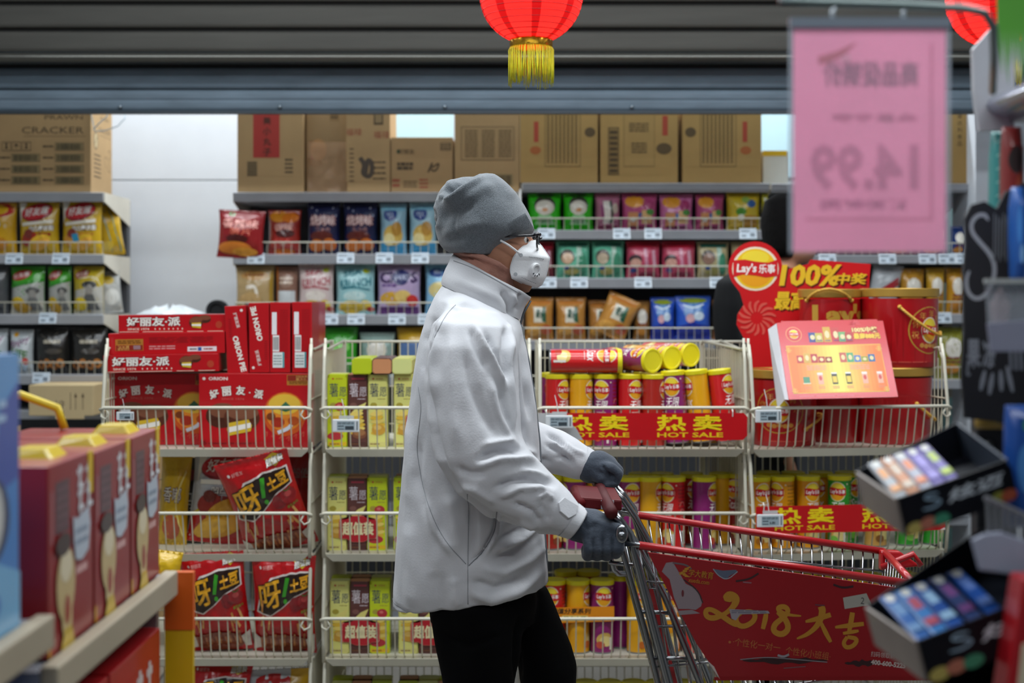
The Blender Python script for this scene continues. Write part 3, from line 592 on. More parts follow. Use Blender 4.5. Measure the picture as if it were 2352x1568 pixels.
row(0, [('white snack bag printed Enjoy LIFE at the left picture edge', -46, 756, 20, '#b9c2c8', d_enj), ('white snack bag printed Enjoy LIFE beside the black bags', 24, 758, 78, '#bcc4c8', d_enj), ('black ring snack bag, left of two on the far left shelf', 82, 752, 160, '#22211f', d_blk), ('black ring snack bag, right of two on the far left shelf', 162, 752, 246, '#22211f', d_blk)], zl[3], grp=g1)
row(0, [('red spicy crisp bag lying over the open end of the shelf', 500, 484, 608, '#8e1a1e', d_red, dict(rot=3, yb=592, d=5.69, t=.08)), ('red and orange spicy crisp bag beside the leftmost red bag', 616, 484, 692, '#9a2a22', d_or), ('navy corn chip bag, left of two', 706, 466, 782, '#1d2148', d_navy), ('navy corn chip bag, right of two', 788, 466, 868, '#1b2046', d_navy), ('light blue crisp bag left of the beanie', 873, 468, 935, '#9cc4d6', d_blue), ('light blue crisp bag touching the beanie', 940, 466, 1004, '#a8d0de', d_blue)], zm[1], grp=g2)
row(0, [('tan snack bag at the open end of the second middle shelf', 541, 610, 632, '#b59a6c', d_tan), ('brown and white snack bag behind the upright red cartons', 634, 612, 686, '#8a6656', d_brn), ('pink and white snack bag printed SEA KRUNCH', 685, 606, 768, '#d8c4c0', d_kr('#b0505a', '#e6dcd2')), ('teal snack bag printed SEA KRUNCH', 771, 608, 862, '#9cccd0', d_kr('#1f7482', '#c4e0de')), ('purple and silver chip bag left of the shopper collar', 866, 604, 968, '#b9a4c8', d_pur), ('pale blue crisp bag partly behind the shopper shoulder', 976, 608, 1060, '#8cc4e4', d_lgt)], zm[2], grp=g2)
row(0, [('green snack bag behind the middle wire basket', 745, 752, 822, '#3aa02a', lambda D: (D.e(.5, .6, .3, .12, '#8ad06a'), D.e(.5, .25, .2, .14, '#5a2a6a'))), ('grey green snack bag behind the middle wire basket', 826, 764, 908, '#8fa8a0', d_misc), ('blue and yellow snack bag left of the shopper back', 912, 752, 990, '#c9a02a', lambda D: D.r(.05, .05, .95, .7, '#5a78a8'))], zm[3], grp=g2)
row(0, [('bright green snack bag at the beanie edge, left of two', 1212, 445, 1290, '#2eb516', d_gn), ('bright green snack bag, right of two', 1293, 445, 1363, '#2eb516', d_gn), ('pink and white snack bag next to the bright green bags', 1366, 445, 1425, '#b5708a', d_pw), ('pink snack bag with an orange spot', 1427, 445, 1510, '#b8507e', d_pk), ('pink snack bag with a bright glare in the middle of the row', 1513, 447, 1592, '#c870a0', d_pk), ('pink and orange snack bag left of the yellow bag', 1596, 447, 1663, '#b5507a', d_pk), ('yellow snack bag with a blue spot', 1667, 442, 1746, '#c4aa2a', d_ylw), ('narrow yellow snack pouch at the right end of its shelf', 1749, 446, 1764, '#d9d23a', lambda D: D.r(.2, .1, .7, .9, '#e8e8d0'))], zr[1], grp=g3)
row(0, [('dark red snack bag right behind the face mask', 1222, 556, 1272, '#7a2a36', d_rose), ('mint green snack bag, left of two', 1276, 554, 1356, '#5fae90', d_mint()), ('mint green snack bag, right of two', 1358, 554, 1434, '#5fae90', d_mint('#b8a890')), ('rose red snack bag, left of two', 1437, 554, 1516, '#b8455f', d_rose), ('rose red snack bag, right of two', 1518, 554, 1597, '#b8455f', d_rose), ('beige snack bag at the right of the mint and rose bags', 1600, 556, 1675, '#b0a47c', d_mint('#8a6a5a')), ('beige snack bag behind the dark coat', 1678, 556, 1740, '#a89a74', d_misc)], zr[2], grp=g3)
row(0, [('white snack bag beside the jacket collar', 1176, 690, 1203, '#c9c0b4', d_misc), ('orange rice cracker bag, leftmost standing', 1205, 684, 1272, '#b9813a', d_org), ('orange rice cracker bag, second standing', 1276, 684, 1346, '#b9813a', d_org), ('orange rice cracker bag half behind the tilted one', 1350, 690, 1412, '#b07a3c', d_org, dict(d=5.79)), ('orange rice cracker bag leaning tilted in the row', 1378, 678, 1456, '#c48a3e', d_org, dict(rot=24, yb=776, d=5.735)), ('orange snack bag between the tilted bag and the blue bags', 1454, 692, 1494, '#a8783e', d_misc, dict(d=5.79)), ('blue snack bag with rounded top, left of two', 1494, 684, 1550, '#2a54c0', d_bl2), ('blue snack bag with rounded top, right of two', 1550, 680, 1632, '#2c5cc8', d_bl2), ('brown snack bag at the dark coat edge', 1636, 690, 1700, '#8a5a34', d_misc)], zr[3], grp=g3)
row(0, [('navy snack bag right of the pink sign', 2180, 520, 2222, '#1f3a7a', d_misc), ('blue grey snack bag hidden lower right of the pink sign', 2110, 505, 2176, '#3a4a6a', d_misc), ('dark snack bag behind the pink sign lower edge', 2030, 510, 2104, '#4a3a34', d_misc)], zq[1], grp=g4)
row(0, [('silver snack bag with red band above the right red bucket', 1996, 606, 2066, '#b0b4b8', lambda D: D.s([(.1, .3), (.9, .7)], .16, '#a8242e'), dict(rot=10)), ('yellow brown snack bag beside the silver one', 2066, 618, 2124, '#b5832a', d_misc), ('golden snack bag in the middle behind the buckets', 2126, 616, 2170, '#c49a2e', d_misc), ('golden snack bag at the right end behind the buckets', 2172, 616, 2222, '#c08c26', d_misc)], zq[2], grp=g4)
row(0, [('olive snack bag low behind the right basket', 2150, 752, 2222, '#8a8a2e', d_misc)], zq[3], grp=g4)

# odds and ends in the gap between the rear shelves, seen just above the red pie cartons
gb = carton('tall cardboard carton standing in the gap behind the red pie cartons', 296, 740, 526, 2030, 5.74, .34, lambda D: D.lines(.2, .3, .5, .5, INK, 3), zb=0)
wm = MB(); n = 28
for j in range(9):
    a = j / 8
    wm.v += [tuple(Vector((X(392, 5.85) + (.17 + .02 * noise.noise(Vector((i * .7, j, 1)))) * math.cos(2 * PI * i / n) * math.cos(a * 1.5), 5.86 + .09 * math.sin(2 * PI * i / n) * math.cos(a * 1.5), Z(740, 5.74) + .001 + .055 * math.sin(a * 1.5) * (1 + .7 * noise.noise(Vector((i * .9, j * .8, 4))))))) for i in range(n)]
for j in range(8):
    for i in range(n): wm.f.append([j * n + i, j * n + (i + 1) % n, (j + 1) * n + (i + 1) % n, (j + 1) * n + i]); wm.m.append(0)
tag(wm.build('plastic_bag', mat('#cfd6da', .25, coat=.3, bump=.3, bs=40), None, smooth='all'), 'crumpled clear white plastic bag behind the red pie cartons', 'bag')
tr = MB().lathe([(.003, -.012), (.028, -.012), (.03, -.024), (.043, -.024), (.045, -.02), (.045, .02), (.043, .024), (.03, .024), (.028, .012), (.003, .012)], 28); tr.v = [(x, z, y) for x, y, z in tr.v]
to = tr.build('tape_roll', mat('#17191c', .4), None, smooth=True); to.location = (X(500, 5.8), 5.8, Z(740, 5.74) + .046); tag(to, 'black round tape roll left of the upright pie cartons', 'tape roll')
# ------------------------------------------------------------------ stacked wire baskets
wht = mat('#cdcab9', .35, coat=.2, var=.05); whw = mat('#c4bfa9', .4, var=.06)
D0 = 4.05; ZT = [.967, .669, .371, .073]; BW = .585; BD = .5
def basket_proto():
    w = BW / 2; o = empty('wire_basket', (0, 0, 0))
    fl = MB().box(-w + .01, w - .01, .004, BD, -.006, 0).build('floor_tray', wht, o)
    MB().add([(-w, -.004, .0), (w, -.004, .0), (w - .025, .004, -.022), (-w + .025, .004, -.022), (-w, .02, .0), (w, .02, .0), (w - .025, .02, -.022), (-w + .025, .02, -.022)], [(0, 3, 2, 1), (4, 5, 6, 7), (0, 1, 5, 4), (3, 7, 6, 2), (0, 4, 7, 3), (1, 2, 6, 5)]).build('front_lip', wht, fl)
    rl = MB().tube([(-w - .004, -.004, .108), (-w - .006, -.02, .114), (-w + .008, -.03, .12), (w - .008, -.03, .12), (w + .006, -.02, .114), (w + .004, -.004, .108)], .0047, 8).build('front_rail', wht, o, smooth='all')
    for s in (-1, 1): MB().tube([(s * (w - .012), -.028, .118), (s * (w - .022), -.03, .1), (s * (w - .012), -.03, .088), (s * (w + .002), -.024, .094), (s * (w + .004), -.016, .106)], .003, 6).build('hook', wht, rl, smooth='all')
    mb = MB(); k = 23
    for i in range(1, k): x = -w + 2 * w * i / k; mb.tube([(x, -.03, .118), (x, -.006, .012), (x, .012, .002)], .0021, 5)
    tag(mb.build('front_wires', whw, o), kind='stuff')
    for s in (-1, 1):
        x = s * w; H = .285
        sp = MB().tube([(x, -.002, -.01), (x, -.012, .06), (x, -.016, .11), (x, .01, H - .03), (x, .026, H + .012)], .0052, 8).build('side_panel', wht, o, smooth='all')
        MB().tube([(x, .006, H - .05), (x, .04, H + .002), (x, .08, H - .004), (x, BD - .02, H + .01), (x, BD, H - .01), (x, BD, -.01)], .0042, 6).build('side_rim', wht, sp, smooth='all')
        mb = MB(); mb.tube([(x, -.01, .14), (x, BD, .14)], .0028, 5)
        for i in range(1, 21):
            y = BD * i / 21; mb.tube([(x, y, H - .01 + (.0 if y > .05 else -.02)), (x, y, 0)], .0021, 4)
        tag(mb.build('side_wires', whw, sp), kind='stuff')
        MB().tube([(x, .03, H - .02), (x, .03, H + .03)], .004, 6).build('stacking_pin', wht, sp, smooth='all')
        MB().box(x - .006, x + .006, BD - .012, BD, -.02, H + .012).build('rear_post', wht, o, bevel=.002)
    bp = MB().tube([(-w, BD - .004, .292), (w, BD - .004, .292)], .0045, 6).build('back_panel', wht, o, smooth='all')
    mb = MB()
    for z in (.03, .15, .24): mb.tube([(-w, BD - .004, z), (w, BD - .004, z)], .0024, 4)
    for i in range(1, k): x = -w + 2 * w * i / k; mb.tube([(x, BD - .006, 0), (x, BD - .006, .292)], .0022, 4)
    tag(mb.build('back_wires', whw, bp), kind='stuff')
    return o
BX = [(-.868, 0), (-.243, 0), (.372, 0), (.968, math.radians(9))]
CN = ['far left column with the red pie cartons', 'column behind the shopper back', 'column behind the trolley handle', 'right column with the red buckets']
TN = ['top', 'second', 'third', 'lowest']
bk = basket_proto(); BK = {}
for c in range(4):
    for t in range(4):
        o = bk if c == t == 0 else copy_tree(bk)
        o.location = (BX[c][0], D0 + (.028 if c == 3 else 0), ZT[t]); o.rotation_euler.z = BX[c][1]
        tag(o, f'white wire basket, {TN[t]} tier of the {CN[c]}', 'wire basket', 'stacked wire display baskets'); BK[c, t] = o
        if t == 3:
            for sx in (-1, 1):
                for y in (.03, BD - .03): MB().box(sx * (BW / 2) - .008, sx * (BW / 2) + .008, y - .008, y + .008, -.073, -.006).build('foot', wht, o)
# ------------------------------------------------------------------ electronic price tags on the baskets
def etag(px, py, d, label, rz=0, price=None, w=62):
    o = MB().box(-.038, .038, -.006, 0, -.018, .018).build('price_tag', mat('#dadfe2', .3, coat=.3, var=.02), None, bevel=.0025); D = Dec()
    D.r(-.025, -.0125, .025, .0125, '#9aabb4'); D.lines(-.023, .004, .022, .0105, '#4a555d', 2); D.lines(-.022, -.004, -.006, .002, '#39434a', 1); D.r(.029, -.0125, .034, .0125, '#7d868c')
    D.t(price, .006, -.0055, .007, '#1d2429', bold=.02) if price else D.r(-.002, -.011, .022, -.001, '#39434a')
    D.lines(-.022, -.0115, -.006, -.007, '#39434a', 1)
    D.build('screen', o, lambda u, v, l: (u, -.006 - l, v))
    MB().box(-.02, .022, -.003, .001, .019, .028).build('clip', mat('#d5dadb', .12, alpha=.6), o)
    MB().tube([(-.003, -.002, .024), (-.006, -.003, .05), (-.012, -.002, .075)], .0012, 5).build('pin', mat('#e3e5e4', .3), o)
    s = S(w, d) / .076; o.scale = (s,) * 3; o.location = P(px, py, d); o.rotation_euler.z = rz; return tag(o, label, 'price tag')
etag(795, 977, 3.985, 'white electronic price tag on the basket of slim cracker boxes')
etag(1284, 968, 3.975, 'white electronic price tag over the torn grey end of the hot sale banner')
etag(1764, 955, 3.97, 'white electronic price tag below the red promotion card', .15)
etag(1768, 1195, 3.965, 'white electronic price tag reading 6.80 on the lower hot sale banner', .1, '6.80')
etag(288, 955, 4.0, 'white price tag on the basket of red pie cartons', 0, None, 40)
# ------------------------------------------------------------------ HOT SALE banners
def banner(label, px0, px1, y0, y1, d, rz, us, torn):
    w = S(px1 - px0, d); h = S(y1 - y0, d); n = 10
    out = [(0, 0), (w - .012, 0), (w, .012), (w, h - .01), (w - .01, h), (0, h)]
    o = MB().prism(out, -.0015, 0).build('sale_banner', mat('#c11119', .3, coat=.3, var=.04)); o.location = P(px0, y1, d); o.rotation_euler.z = rz; tag(o, label, 'banner')
    D = Dec(w, h)
    for u in us:
        D.t('热', u - .09, .635, .6, '#f0d312', w=.142, bold=.03); D.t('卖', u + .083, .635, .58, '#f0d312', w=.142, bold=.03); D.t('HOT SALE', u, .19, .18, '#e9c213', w=.315, bold=.025)
    if torn: D.p([(0, 0), (.215, 0), (.205, .12), (.185, .4), (.155, .62), (.13, .85), (.12, 1), (0, 1)], '#b7b9bb')
    else: D.p([(.97, 0), (1, 0), (1, .1)], '#e5c9c5')
    D.build('lettering', o, lambda u, v, l: (u, -.0015 - l, v))
    for u in (.04, .93): MB().tube([(w * u, -.003, h - .01), (w * u, -.006, h + .004), (w * u, .004, h + .01)], .0016, 5).build('tie', mat('#e6e6e0', .4), o)
    return o
banner('red HOT SALE banner with a torn grey left end on the crisp can basket', 1236, 1716, 948, 1010, 4.0, 0, (.279, .727), True)
banner('red HOT SALE banner on the lower right basket behind the trolley rail', 1736, 2194, 1163, 1226, 4.0, math.radians(8), (.255, .715), False)
# ------------------------------------------------------------------ red pie cartons in the left column
redm = mat('#b80f18', .3, coat=.35, var=.04); dkr = '#6d1016'
def pie(D, u, v, s, whole=True):    # chocolate pie picture
    k = D.h / D.w; 
    if whole: D.e(u + .45 * s * k, v + .16 * s, .3 * s * k, .2 * s, '#4a2418'); D.e(u + .45 * s * k, v + .24 * s, .3 * s * k, .13 * s, '#7a4630')
    D.e(u, v + .02 * s, .36 * s * k, .3 * s, '#5a2c1c', 8); D.e(u, v + .12 * s, .33 * s * k, .17 * s, '#7d4a32', 8)
    D.p([(u - .22 * s * k, v - .02 * s), (u + .26 * s * k, v - .0 * s), (u + .24 * s * k, v - .3 * s), (u - .2 * s * k, v - .24 * s)], '#d9b52e')
    D.p([(u - .23 * s * k, v - .09 * s), (u + .26 * s * k, v - .08 * s), (u + .25 * s * k, v - .19 * s), (u - .22 * s * k, v - .16 * s)], '#f1eee6')
def p_long(D):
    D.t('好丽友·派', .325, .62, .52, '#ece8df', w=.5, bold=.03, out='#7a0d14'); D.t('SINCE 1974', .185, .21, .12, '#e6d9c8', w=.2, bold=.02)
    for i in range(7): D.e(.34 + i * .042, .21, .006, .05, '#e6d9c8', n=8)
    pie(D, .72, .55, 1.1); D.lines(.01, .045, .97, .075, '#e9d9c4', 1, .9); D.e(.93, .42, .03, .2, '#b5402a')
def p_bar(D):
    D.r(.06, .18, .30, .72, '#b5762e'); D.r(.065, .2, .295, .44, '#8a2a1c'); D.t('赢大礼', .13, .36, .14, '#e0b060', w=.1, rot=180); D.t('扫码免费', .13, .26, .12, '#e0b060', w=.1, rot=180); D.r(.215, .24, .275, .42, '#9a7a80')
    D.lines(.08, .5, .28, .68, '#6a3f14', 2); D.lines(.35, .2, .58, .42, '#d9a0a0', 2, .4); D.lines(.35, .5, .9, .8, '#7d0d14', 5, .4)
    D.r(.68, .1, .93, .32, '#e3dde0'); D.r(.77, .13, .8, .29, '#2a5aa0'); D.lines(.7, .15, .76, .27, '#555', 1); D.lines(.82, .15, .9, .27, '#a04040', 1)
def p_end(flip):
    def f(D):
        a = -78; q = (lambda u, v: (u, v)) if not flip else (lambda u, v: (1 - u, 1 - v))
        if flip: a = 102
        u, v = q(.62, .3); D.t('ORION PIE', u, v, .085, '#f0ece2', rot=a, bold=.04, w=1.75)
        u, v = q(.55, .79); D.t('好丽友派', u, v, .055, '#e3d8d0', rot=a, bold=.02); u, v = q(.2, .68); D.lines(u - .03, v - .14, u + .1, v + .14, '#8a0d14', 9, .4)
        u, v = q(.8, .93); D.e(u, v, .07, .02, '#e9e0d8')
    return f
def p_code(D):
    D.lines(.5, .2, .9, .9, '#8f0c14', 26, .35); D.r(.1, .54, .34, .86, '#ece8ea'); D.bars(.14, .3, .46, .53, '#555', 8); D.r(.14, .07, .72, .29, '#dfe6e4'); D.r(.64, .07, .72, .29, '#3f9aa0'); D.lines(.18, .1, .6, .26, '#8a9a98', 4, .4)
def p_face(D):
    D.e(.045, .93, .014, .02, '#e6d9d0'); D.t('ORION', .17, .93, .045, '#e6ded6', w=.17, bold=.03)
    for ch, u, v, r in (('好', .135, .72, 12), ('丽', .245, .76, 6), ('友', .37, .77, -2), ('·', .45, .74, -6), ('派', .53, .72, -12)):
        D.t(ch, u, v, .02 if ch == '·' else .125, '#ebe6dc', rot=r, bold=.03, out='#7a0d14')
    D.t('SINCE 1974', .3, .655, .03, '#c4605a', w=.2, rot=-1)
    D.e(.2, .43, .14, .17, '#4d2518'); D.e(.21, .5, .12, .1, '#7a4a34'); D.e(.38, .4, .16, .17, '#5a2c1c'); D.e(.39, .47, .14, .1, '#80503a')
    D.p([(.26, .33), (.44, .38), (.47, .3), (.46, .22), (.27, .16), (.25, .24)], '#d9b52e'); D.p([(.255, .27), (.46, .335), (.46, .27), (.26, .2)], '#f2efe8')
    D.e(.76, .45, .19, .3, '#c9541e'); D.e(.76, .48, .17, .26, '#e0862a'); D.e(.76, .58, .14, .14, '#e2b83e'); D.p([(.7, .52), (.77, .62), (.84, .52), (.77, .48)], '#2f6a4a'); D.e(.7, .34, .06, .07, '#a8301c'); D.s([(.7, .2), (.8, .26), (.83, .34)], .05, '#cfd6e0'); D.e(.84, .36, .05, .06, '#b5501e'); D.e(.64, .42, .04, .05, '#7a3a1a')
    for i, ch in enumerate('好丽友幸运年'): D.s([(.58 + i * .065, .1 + .03 * abs(i - 2.5)), (.61 + i * .065, .15 + .03 * abs(i - 2.5)), (.6 + i * .065, .07 + .03 * abs(i - 2.5))], .015, '#c94a3a')
    D.r(.78, .84, .98, .98, '#b5762e'); D.r(.785, .9, .975, .975, '#8a2a1c'); D.t('扫码免费', .91, .955, .03, '#e0b060', w=.1); D.t('赢大礼', .91, .92, .035, '#e0b060', w=.1); D.lines(.8, .855, .96, .895, '#6a3f14', 2)
    D.t('16', .04, .07, .07, '#5a0d12'); D.lines(.08, .04, .5, .07, '#7d0d14', 1)
def pbox(label, px0, py0, px1, py1, d, depth, dec, rot=0, zb=None, yaw=0, top=None):
    w = S(px1 - px0, d); h = S(py1 - py0, d); o = MB().box(-w / 2, w / 2, 0, depth, 0, h).build('pie_carton', redm, None, bevel=.0015)
    pc = P((px0 + px1) / 2, (py0 + py1) / 2, d); R = Euler((0, math.radians(rot), yaw)).to_matrix()
    o.location = pc - R @ Vector((0, 0, h / 2)); o.rotation_euler = (0, math.radians(rot), yaw)
    if zb is not None: o.location.z = zb
    D = Dec(w, h); dec(D); D.build('printed_front', o, lambda u, v, l: (u - w / 2, -l, v), rough=.3, coat=.3)
    E_ = Dec(w, depth); E_.e(.3, .5, .16, .3, '#6a3524'); E_.e(.6, .5, .16, .3, '#7a4430'); E_.r(.05, .1, .95, .2, '#8e1a1c'); E_.r(.02, .82, .98, .9, '#9a4a30')
    E_.build('printed_top', o, lambda u, v, l: (u - w / 2, v, h + l), rough=.3, coat=.3)
    MB().box(w / 2, w / 2 + .0006, .004, depth * .5, .003, h - .003).build('end_flap', mat('#a50e16', .35, var=.03), o)
    return tag(o, label, 'box', 'red pie cartons in the left basket')
zf = ZT[0]
def clipface(D):        # left carton: its right end is hidden behind the next one
    p_face(D)
pbox('red pie carton standing face forward at the left, in the shade', 249, 874, 505, 1038, 4.165, .06, clipface, zb=zf + .0008)
pbox('red pie carton standing face forward with a bitten pie, right of two', 457, 864, 716, 1034, 4.09, .06, p_face, zb=zf + .0008)
for y in (4.25,): 
    o = pbox('red pie carton hidden behind the left front carton', 270, 870, 480, 1034, y, .06, p_face, zb=zf + .0008); o2 = pbox('red pie carton hidden behind the right front carton', 485, 870, 700, 1034, y, .06, p_face, zb=zf + .0008)
ztop = zf + .0008 + S(170, 4.09)
pbox('red pie carton lying lowest in the stack of three', 237, 828, 502, 869, 4.085, .19, p_long, rot=-1.0, zb=ztop + .0035)
pbox('red pie carton lying middle of the stack, barcode side out', 249, 780, 516, 829, 4.1, .19, p_bar, rot=-1.0, zb=ztop + .0555)
pbox('red pie carton lying topmost of the stack of three', 272, 727, 520, 768, 4.11, .2, p_long, rot=-.6, zb=ztop + .117)
pbox('red pie carton on end, leaning, leftmost of the four upright', 519, 702, 567, 860, 4.1, .3, p_end(False), rot=-2.5)
pbox('red pie carton on end, second of the four upright', 572, 702, 618, 862, 4.1, .3, p_end(True), rot=-.6, zb=ztop + .002)
pbox('red pie carton on end with barcode, third of the four upright', 620, 701, 666, 862, 4.1, .3, p_code, zb=ztop + .002)
pbox('red pie carton on end with barcode, rightmost of the four upright', 671, 700, 716, 862, 4.1, .3, p_code, zb=ztop + .002)
# ------------------------------------------------------------------ big crisp bags in the left column
def d_ya(D):
    D.p([(.06, .44), (.12, .62), (.3, .8), (.62, .86), (.95, .86), (.96, .68), (.7, .62), (.48, .5), (.3, .42)], '#efe3dc')
    D.p([(.09, .46), (.15, .62), (.32, .785), (.62, .845), (.93, .845), (.94, .69), (.7, .635), (.48, .515), (.3, .435)], '#2b1712')
    D.t('呀', .3, .635, .26, '#f0ae22', w=.36, rot=12, bold=.025, out='#1a0e0a', ob=.03); D.p([(.5, .63), (.55, .82), (.61, .81), (.555, .63)], '#3fa82a'); D.e(.55, .585, .03, .025, '#3fa82a'); D.t('土豆', .77, .755, .13, '#eca822', w=.3, rot=8, bold=.045, out='#1a0e0a', ob=.03)
    D.p([(.66, .95), (.8, 1.0), (.93, .95), (.8, .88)], '#d9b52a'); D.t('超值装', .8, .935, .06, '#f3efe6', w=.24, rot=8, bold=.03, out='#2b2320', ob=.03)
    D.e(.06 + .08, .885, .02, .014, '#f0e6e0'); D.t('好丽友', .26, .89, .035, '#e9b8b0', w=.16, rot=4)
    D.e(.72, .55, .1, .075, '#8e1a22'); D.e(.86, .58, .11, .08, '#a01e26'); D.e(.86, .6, .05, .03, '#c94a4a'); D.s([(.82, .65), (.87, .63), (.92, .66)], .012, '#4a6a2a'); D.t('番茄酱味', .88, .475, .03, '#4fa83a', w=.16, rot=6)
    for i, (u, v, r) in enumerate(((.14, .3, -20), (.2, .22, 10), (.26, .26, -12), (.8, .3, 18), (.87, .26, 30), (.76, .22, 5), (.92, .34, 24), (.16, .46, -5))):
        a = math.radians(r + 90); D.s([(u, v), (u + .16 * math.cos(a) * .8, v + .13 * math.sin(a))], .03, '#d9924a' if i % 2 else '#e0a860')
    D.e(.5, .1, .42, .12, '#8a3a1e')
    for i in range(15): u = .14 + .052 * i; a = .3 * math.sin(i * 2.1); D.s([(u, .03 + .03 * (i % 3)), (u + a * .12, .17 + .03 * ((i * 2) % 3))], .03, ('#b5683a', '#c98246', '#9a4e2a')[i % 3])
    D.p([(.0, .2), (.12, .16), (.14, .04), (.02, .02)], '#d9cfc8'); D.p([(.86, .16), (1, .2), (.98, .03), (.88, .03)], '#d9cfc8')
RB = '#c21218'
g5 = 'large crisp bags in the left basket column'
z2, z3, z4 = ZT[1] + .001, ZT[2] + .001, ZT[3] + .001
bag('big red crisp bag tilted forward over the wires, topmost of its kind', 528, 1028, 698, 1282, 4.085, RB, d_ya, t=.07, rot=-14, lean=.45, zb=None, group=g5, res=2, seed=5)
bag('white and red ridged crisp bag left of the tilted red bag', 438, 1064, 585, 1278, 4.22, '#c4c6c8', lambda D: (D.p([(0, .0), (1, 0), (1, .28), (.6, .42), (0, .26)], '#c01a1e'), D.s([(0, .28), (.3, .42), (.8, .44)], .03, '#d9c01e'), d_potato('#dba02a', '#a02a1e', '好友趣', '凹凸优选')(Sub(D, .05, .2, 1, 1)), D.e(.55, .22, .42, .14, '#d99a1e', 14), D.e(.4, .17, .3, .1, '#e3ae3a', 14), D.t('奶酪洋葱味', .45, .33, .04, '#3f5a1e', w=.5)), t=.085, rot=6, zb=z2, group=g5, res=2, seed=8)
bag('yellow crisp bag at the left end behind the foreground shelf', 366, 1064, 436, 1278, 4.2, '#d2a71a', lambda D: (D.t('香嘟', .5, .55, .16, '#e9e2d2', w=.6, out='#5b2a20'), D.e(.5, .2, .3, .14, '#b5502a'), D.s([(.9, .8), (.6, .5), (.9, .1)], .04, '#e9d27a')), t=.07, rot=4, zb=z2, group=g5, seed=3)
bag('dark grey crisp bag wedged between the yellow and the white bag', 405, 1080, 475, 1270, 4.27, '#4d4a48', lambda D: (D.t('香马', .4, .5, .2, '#cfc8bc', w=.4, out='#222'), D.e(.4, .8, .3, .07, '#8a2a2a')), t=.05, rot=3, zb=z2, group=g5, seed=11)
bag('dark red crisp bag standing behind at the right wire side', 630, 1058, 722, 1278, 4.3, '#a01018', lambda D: D.t('超值', .7, .7, .1, '#8f8a86', w=.4), t=.07, zb=z2, group=g5, seed=4)
bag('big red crisp bag on the third tier, left of two', 424, 1256, 572, 1500, 4.10, RB, d_ya, t=.07, rot=-3, group=g5, res=2, seed=21, lean=.3)
bag('big red crisp bag on the third tier, right of two', 580, 1262, 727, 1506, 4.10, RB, d_ya, t=.07, rot=2, group=g5, res=2, seed=33, lean=.3)
def fries(D):
    D.e(.5, .45, .4, .36, '#8a3a1e')
    for i in range(14): u = .16 + .05 * i; D.s([(u, .2 + .08 * (i % 3)), (u + .03 * math.sin(i * 2.), .6 + .08 * ((i * 2) % 3))], .08, ('#b5683a', '#c98246', '#9a4e2a')[i % 3])
    D.p([(0, .6), (.14, .5), (.2, .2), (.03, .1)], '#d3cac4'); D.p([(.84, .5), (1, .6), (.97, .1), (.82, .2)], '#d3cac4')
bag('red crisp bag lying flat low at the left of the third tier', 426, 1440, 572, 1520, 4.2, RB, fries, t=.1, zb=z3, group=g5, seed=24)
bag('red crisp bag lying flat low at the right of the third tier', 580, 1440, 728, 1520, 4.2, RB, fries, t=.1, zb=z3, group=g5, seed=27)
bag('yellow crisp bag hanging over the third tier left end', 340, 1264, 416, 1350, 4.0, '#d2aa1a', lambda D: D.e(.3, .4, .2, .2, '#c08a1a'), t=.05, rot=8, group=g5, seed=6)
bag('red crisp bag on the lowest tier, left', 420, 1516, 566, 1740, 4.1, RB, d_ya, t=.075, rot=8, lean=-.1, group=g5, res=2, seed=41)
bag('white ridged crisp bag on the lowest tier, right', 566, 1536, 716, 1750, 4.12, '#b9bcc0', lambda D: (D.e(.45, .82, .36, .14, '#c01a1e'), D.t('好友趣', .45, .82, .11, W, w=.5, bold=.03), D.r(.72, .3, 1, 1, '#d2a21a')), t=.075, rot=-3, group=g5, seed=44)
# ------------------------------------------------------------------ slim cracker boxes
LIME, BROWN, CREAM = '#c2cf1e', '#5c3430', '#d9d67a'
def d_shu(kind):
    ink = '#27325a' if kind != 'b' else '#d3c9cf'
    def f(D):
        D.e(.28, .945, .05, .013, '#c0392b'); D.t('好丽友', .6, .945, .022, '#b0402a', w=.36) if kind != 'b' else D.r(.2, .932, .85, .958, '#a83a4a')
        D.t('薯', .32, .79, .19, ink, w=.44, bold=.0, shear=-.05); D.t('愿', .78, .765, .13, ink, w=.36); D.lines(.5, .655, .9, .675, '#9a8a3a' if kind != 'b' else '#d3c9cf', 1)
        D.e(.3, .58, .17, .035, '#a89a3a' if kind != 'b' else '#7a5048')
        if kind == 'l': D.e(.62, .56, .26, .06, '#b5323a'); D.e(.58, .575, .1, .02, '#d9706a')
        else: D.p([(.2, .48), (.55, .57), (.95, .62), (.75, .5), (.35, .42)], '#e0d478')
        for i in range(6): D.e(.5 + .05 * math.sin(i), .2 + .052 * i, .34, .032, ('#d9b23a', '#e6cd6a')[i % 2], 6)
        if kind == 'c': D.e(.55, .24, .34, .075, '#c9983a'); D.e(.5, .27, .2, .035, '#dcb660')
        if kind == 'b': D.e(.6, .18, .36, .07, '#7a4a34'); D.e(.6, .2, .3, .045, '#9a6a44')
        if kind == 'l': D.e(.4, .15, .4, .055, '#b5323a')
        D.r(.05, .02, .95, .07, '#d9b01e' if kind == 'l' else ('#4a2824' if kind == 'b' else '#cfc878')); D.lines(.12, .03, .6, .055, '#7a4a2a', 1)
    return f
SB = {}; sw, shh, sd = .0575, .208, .046
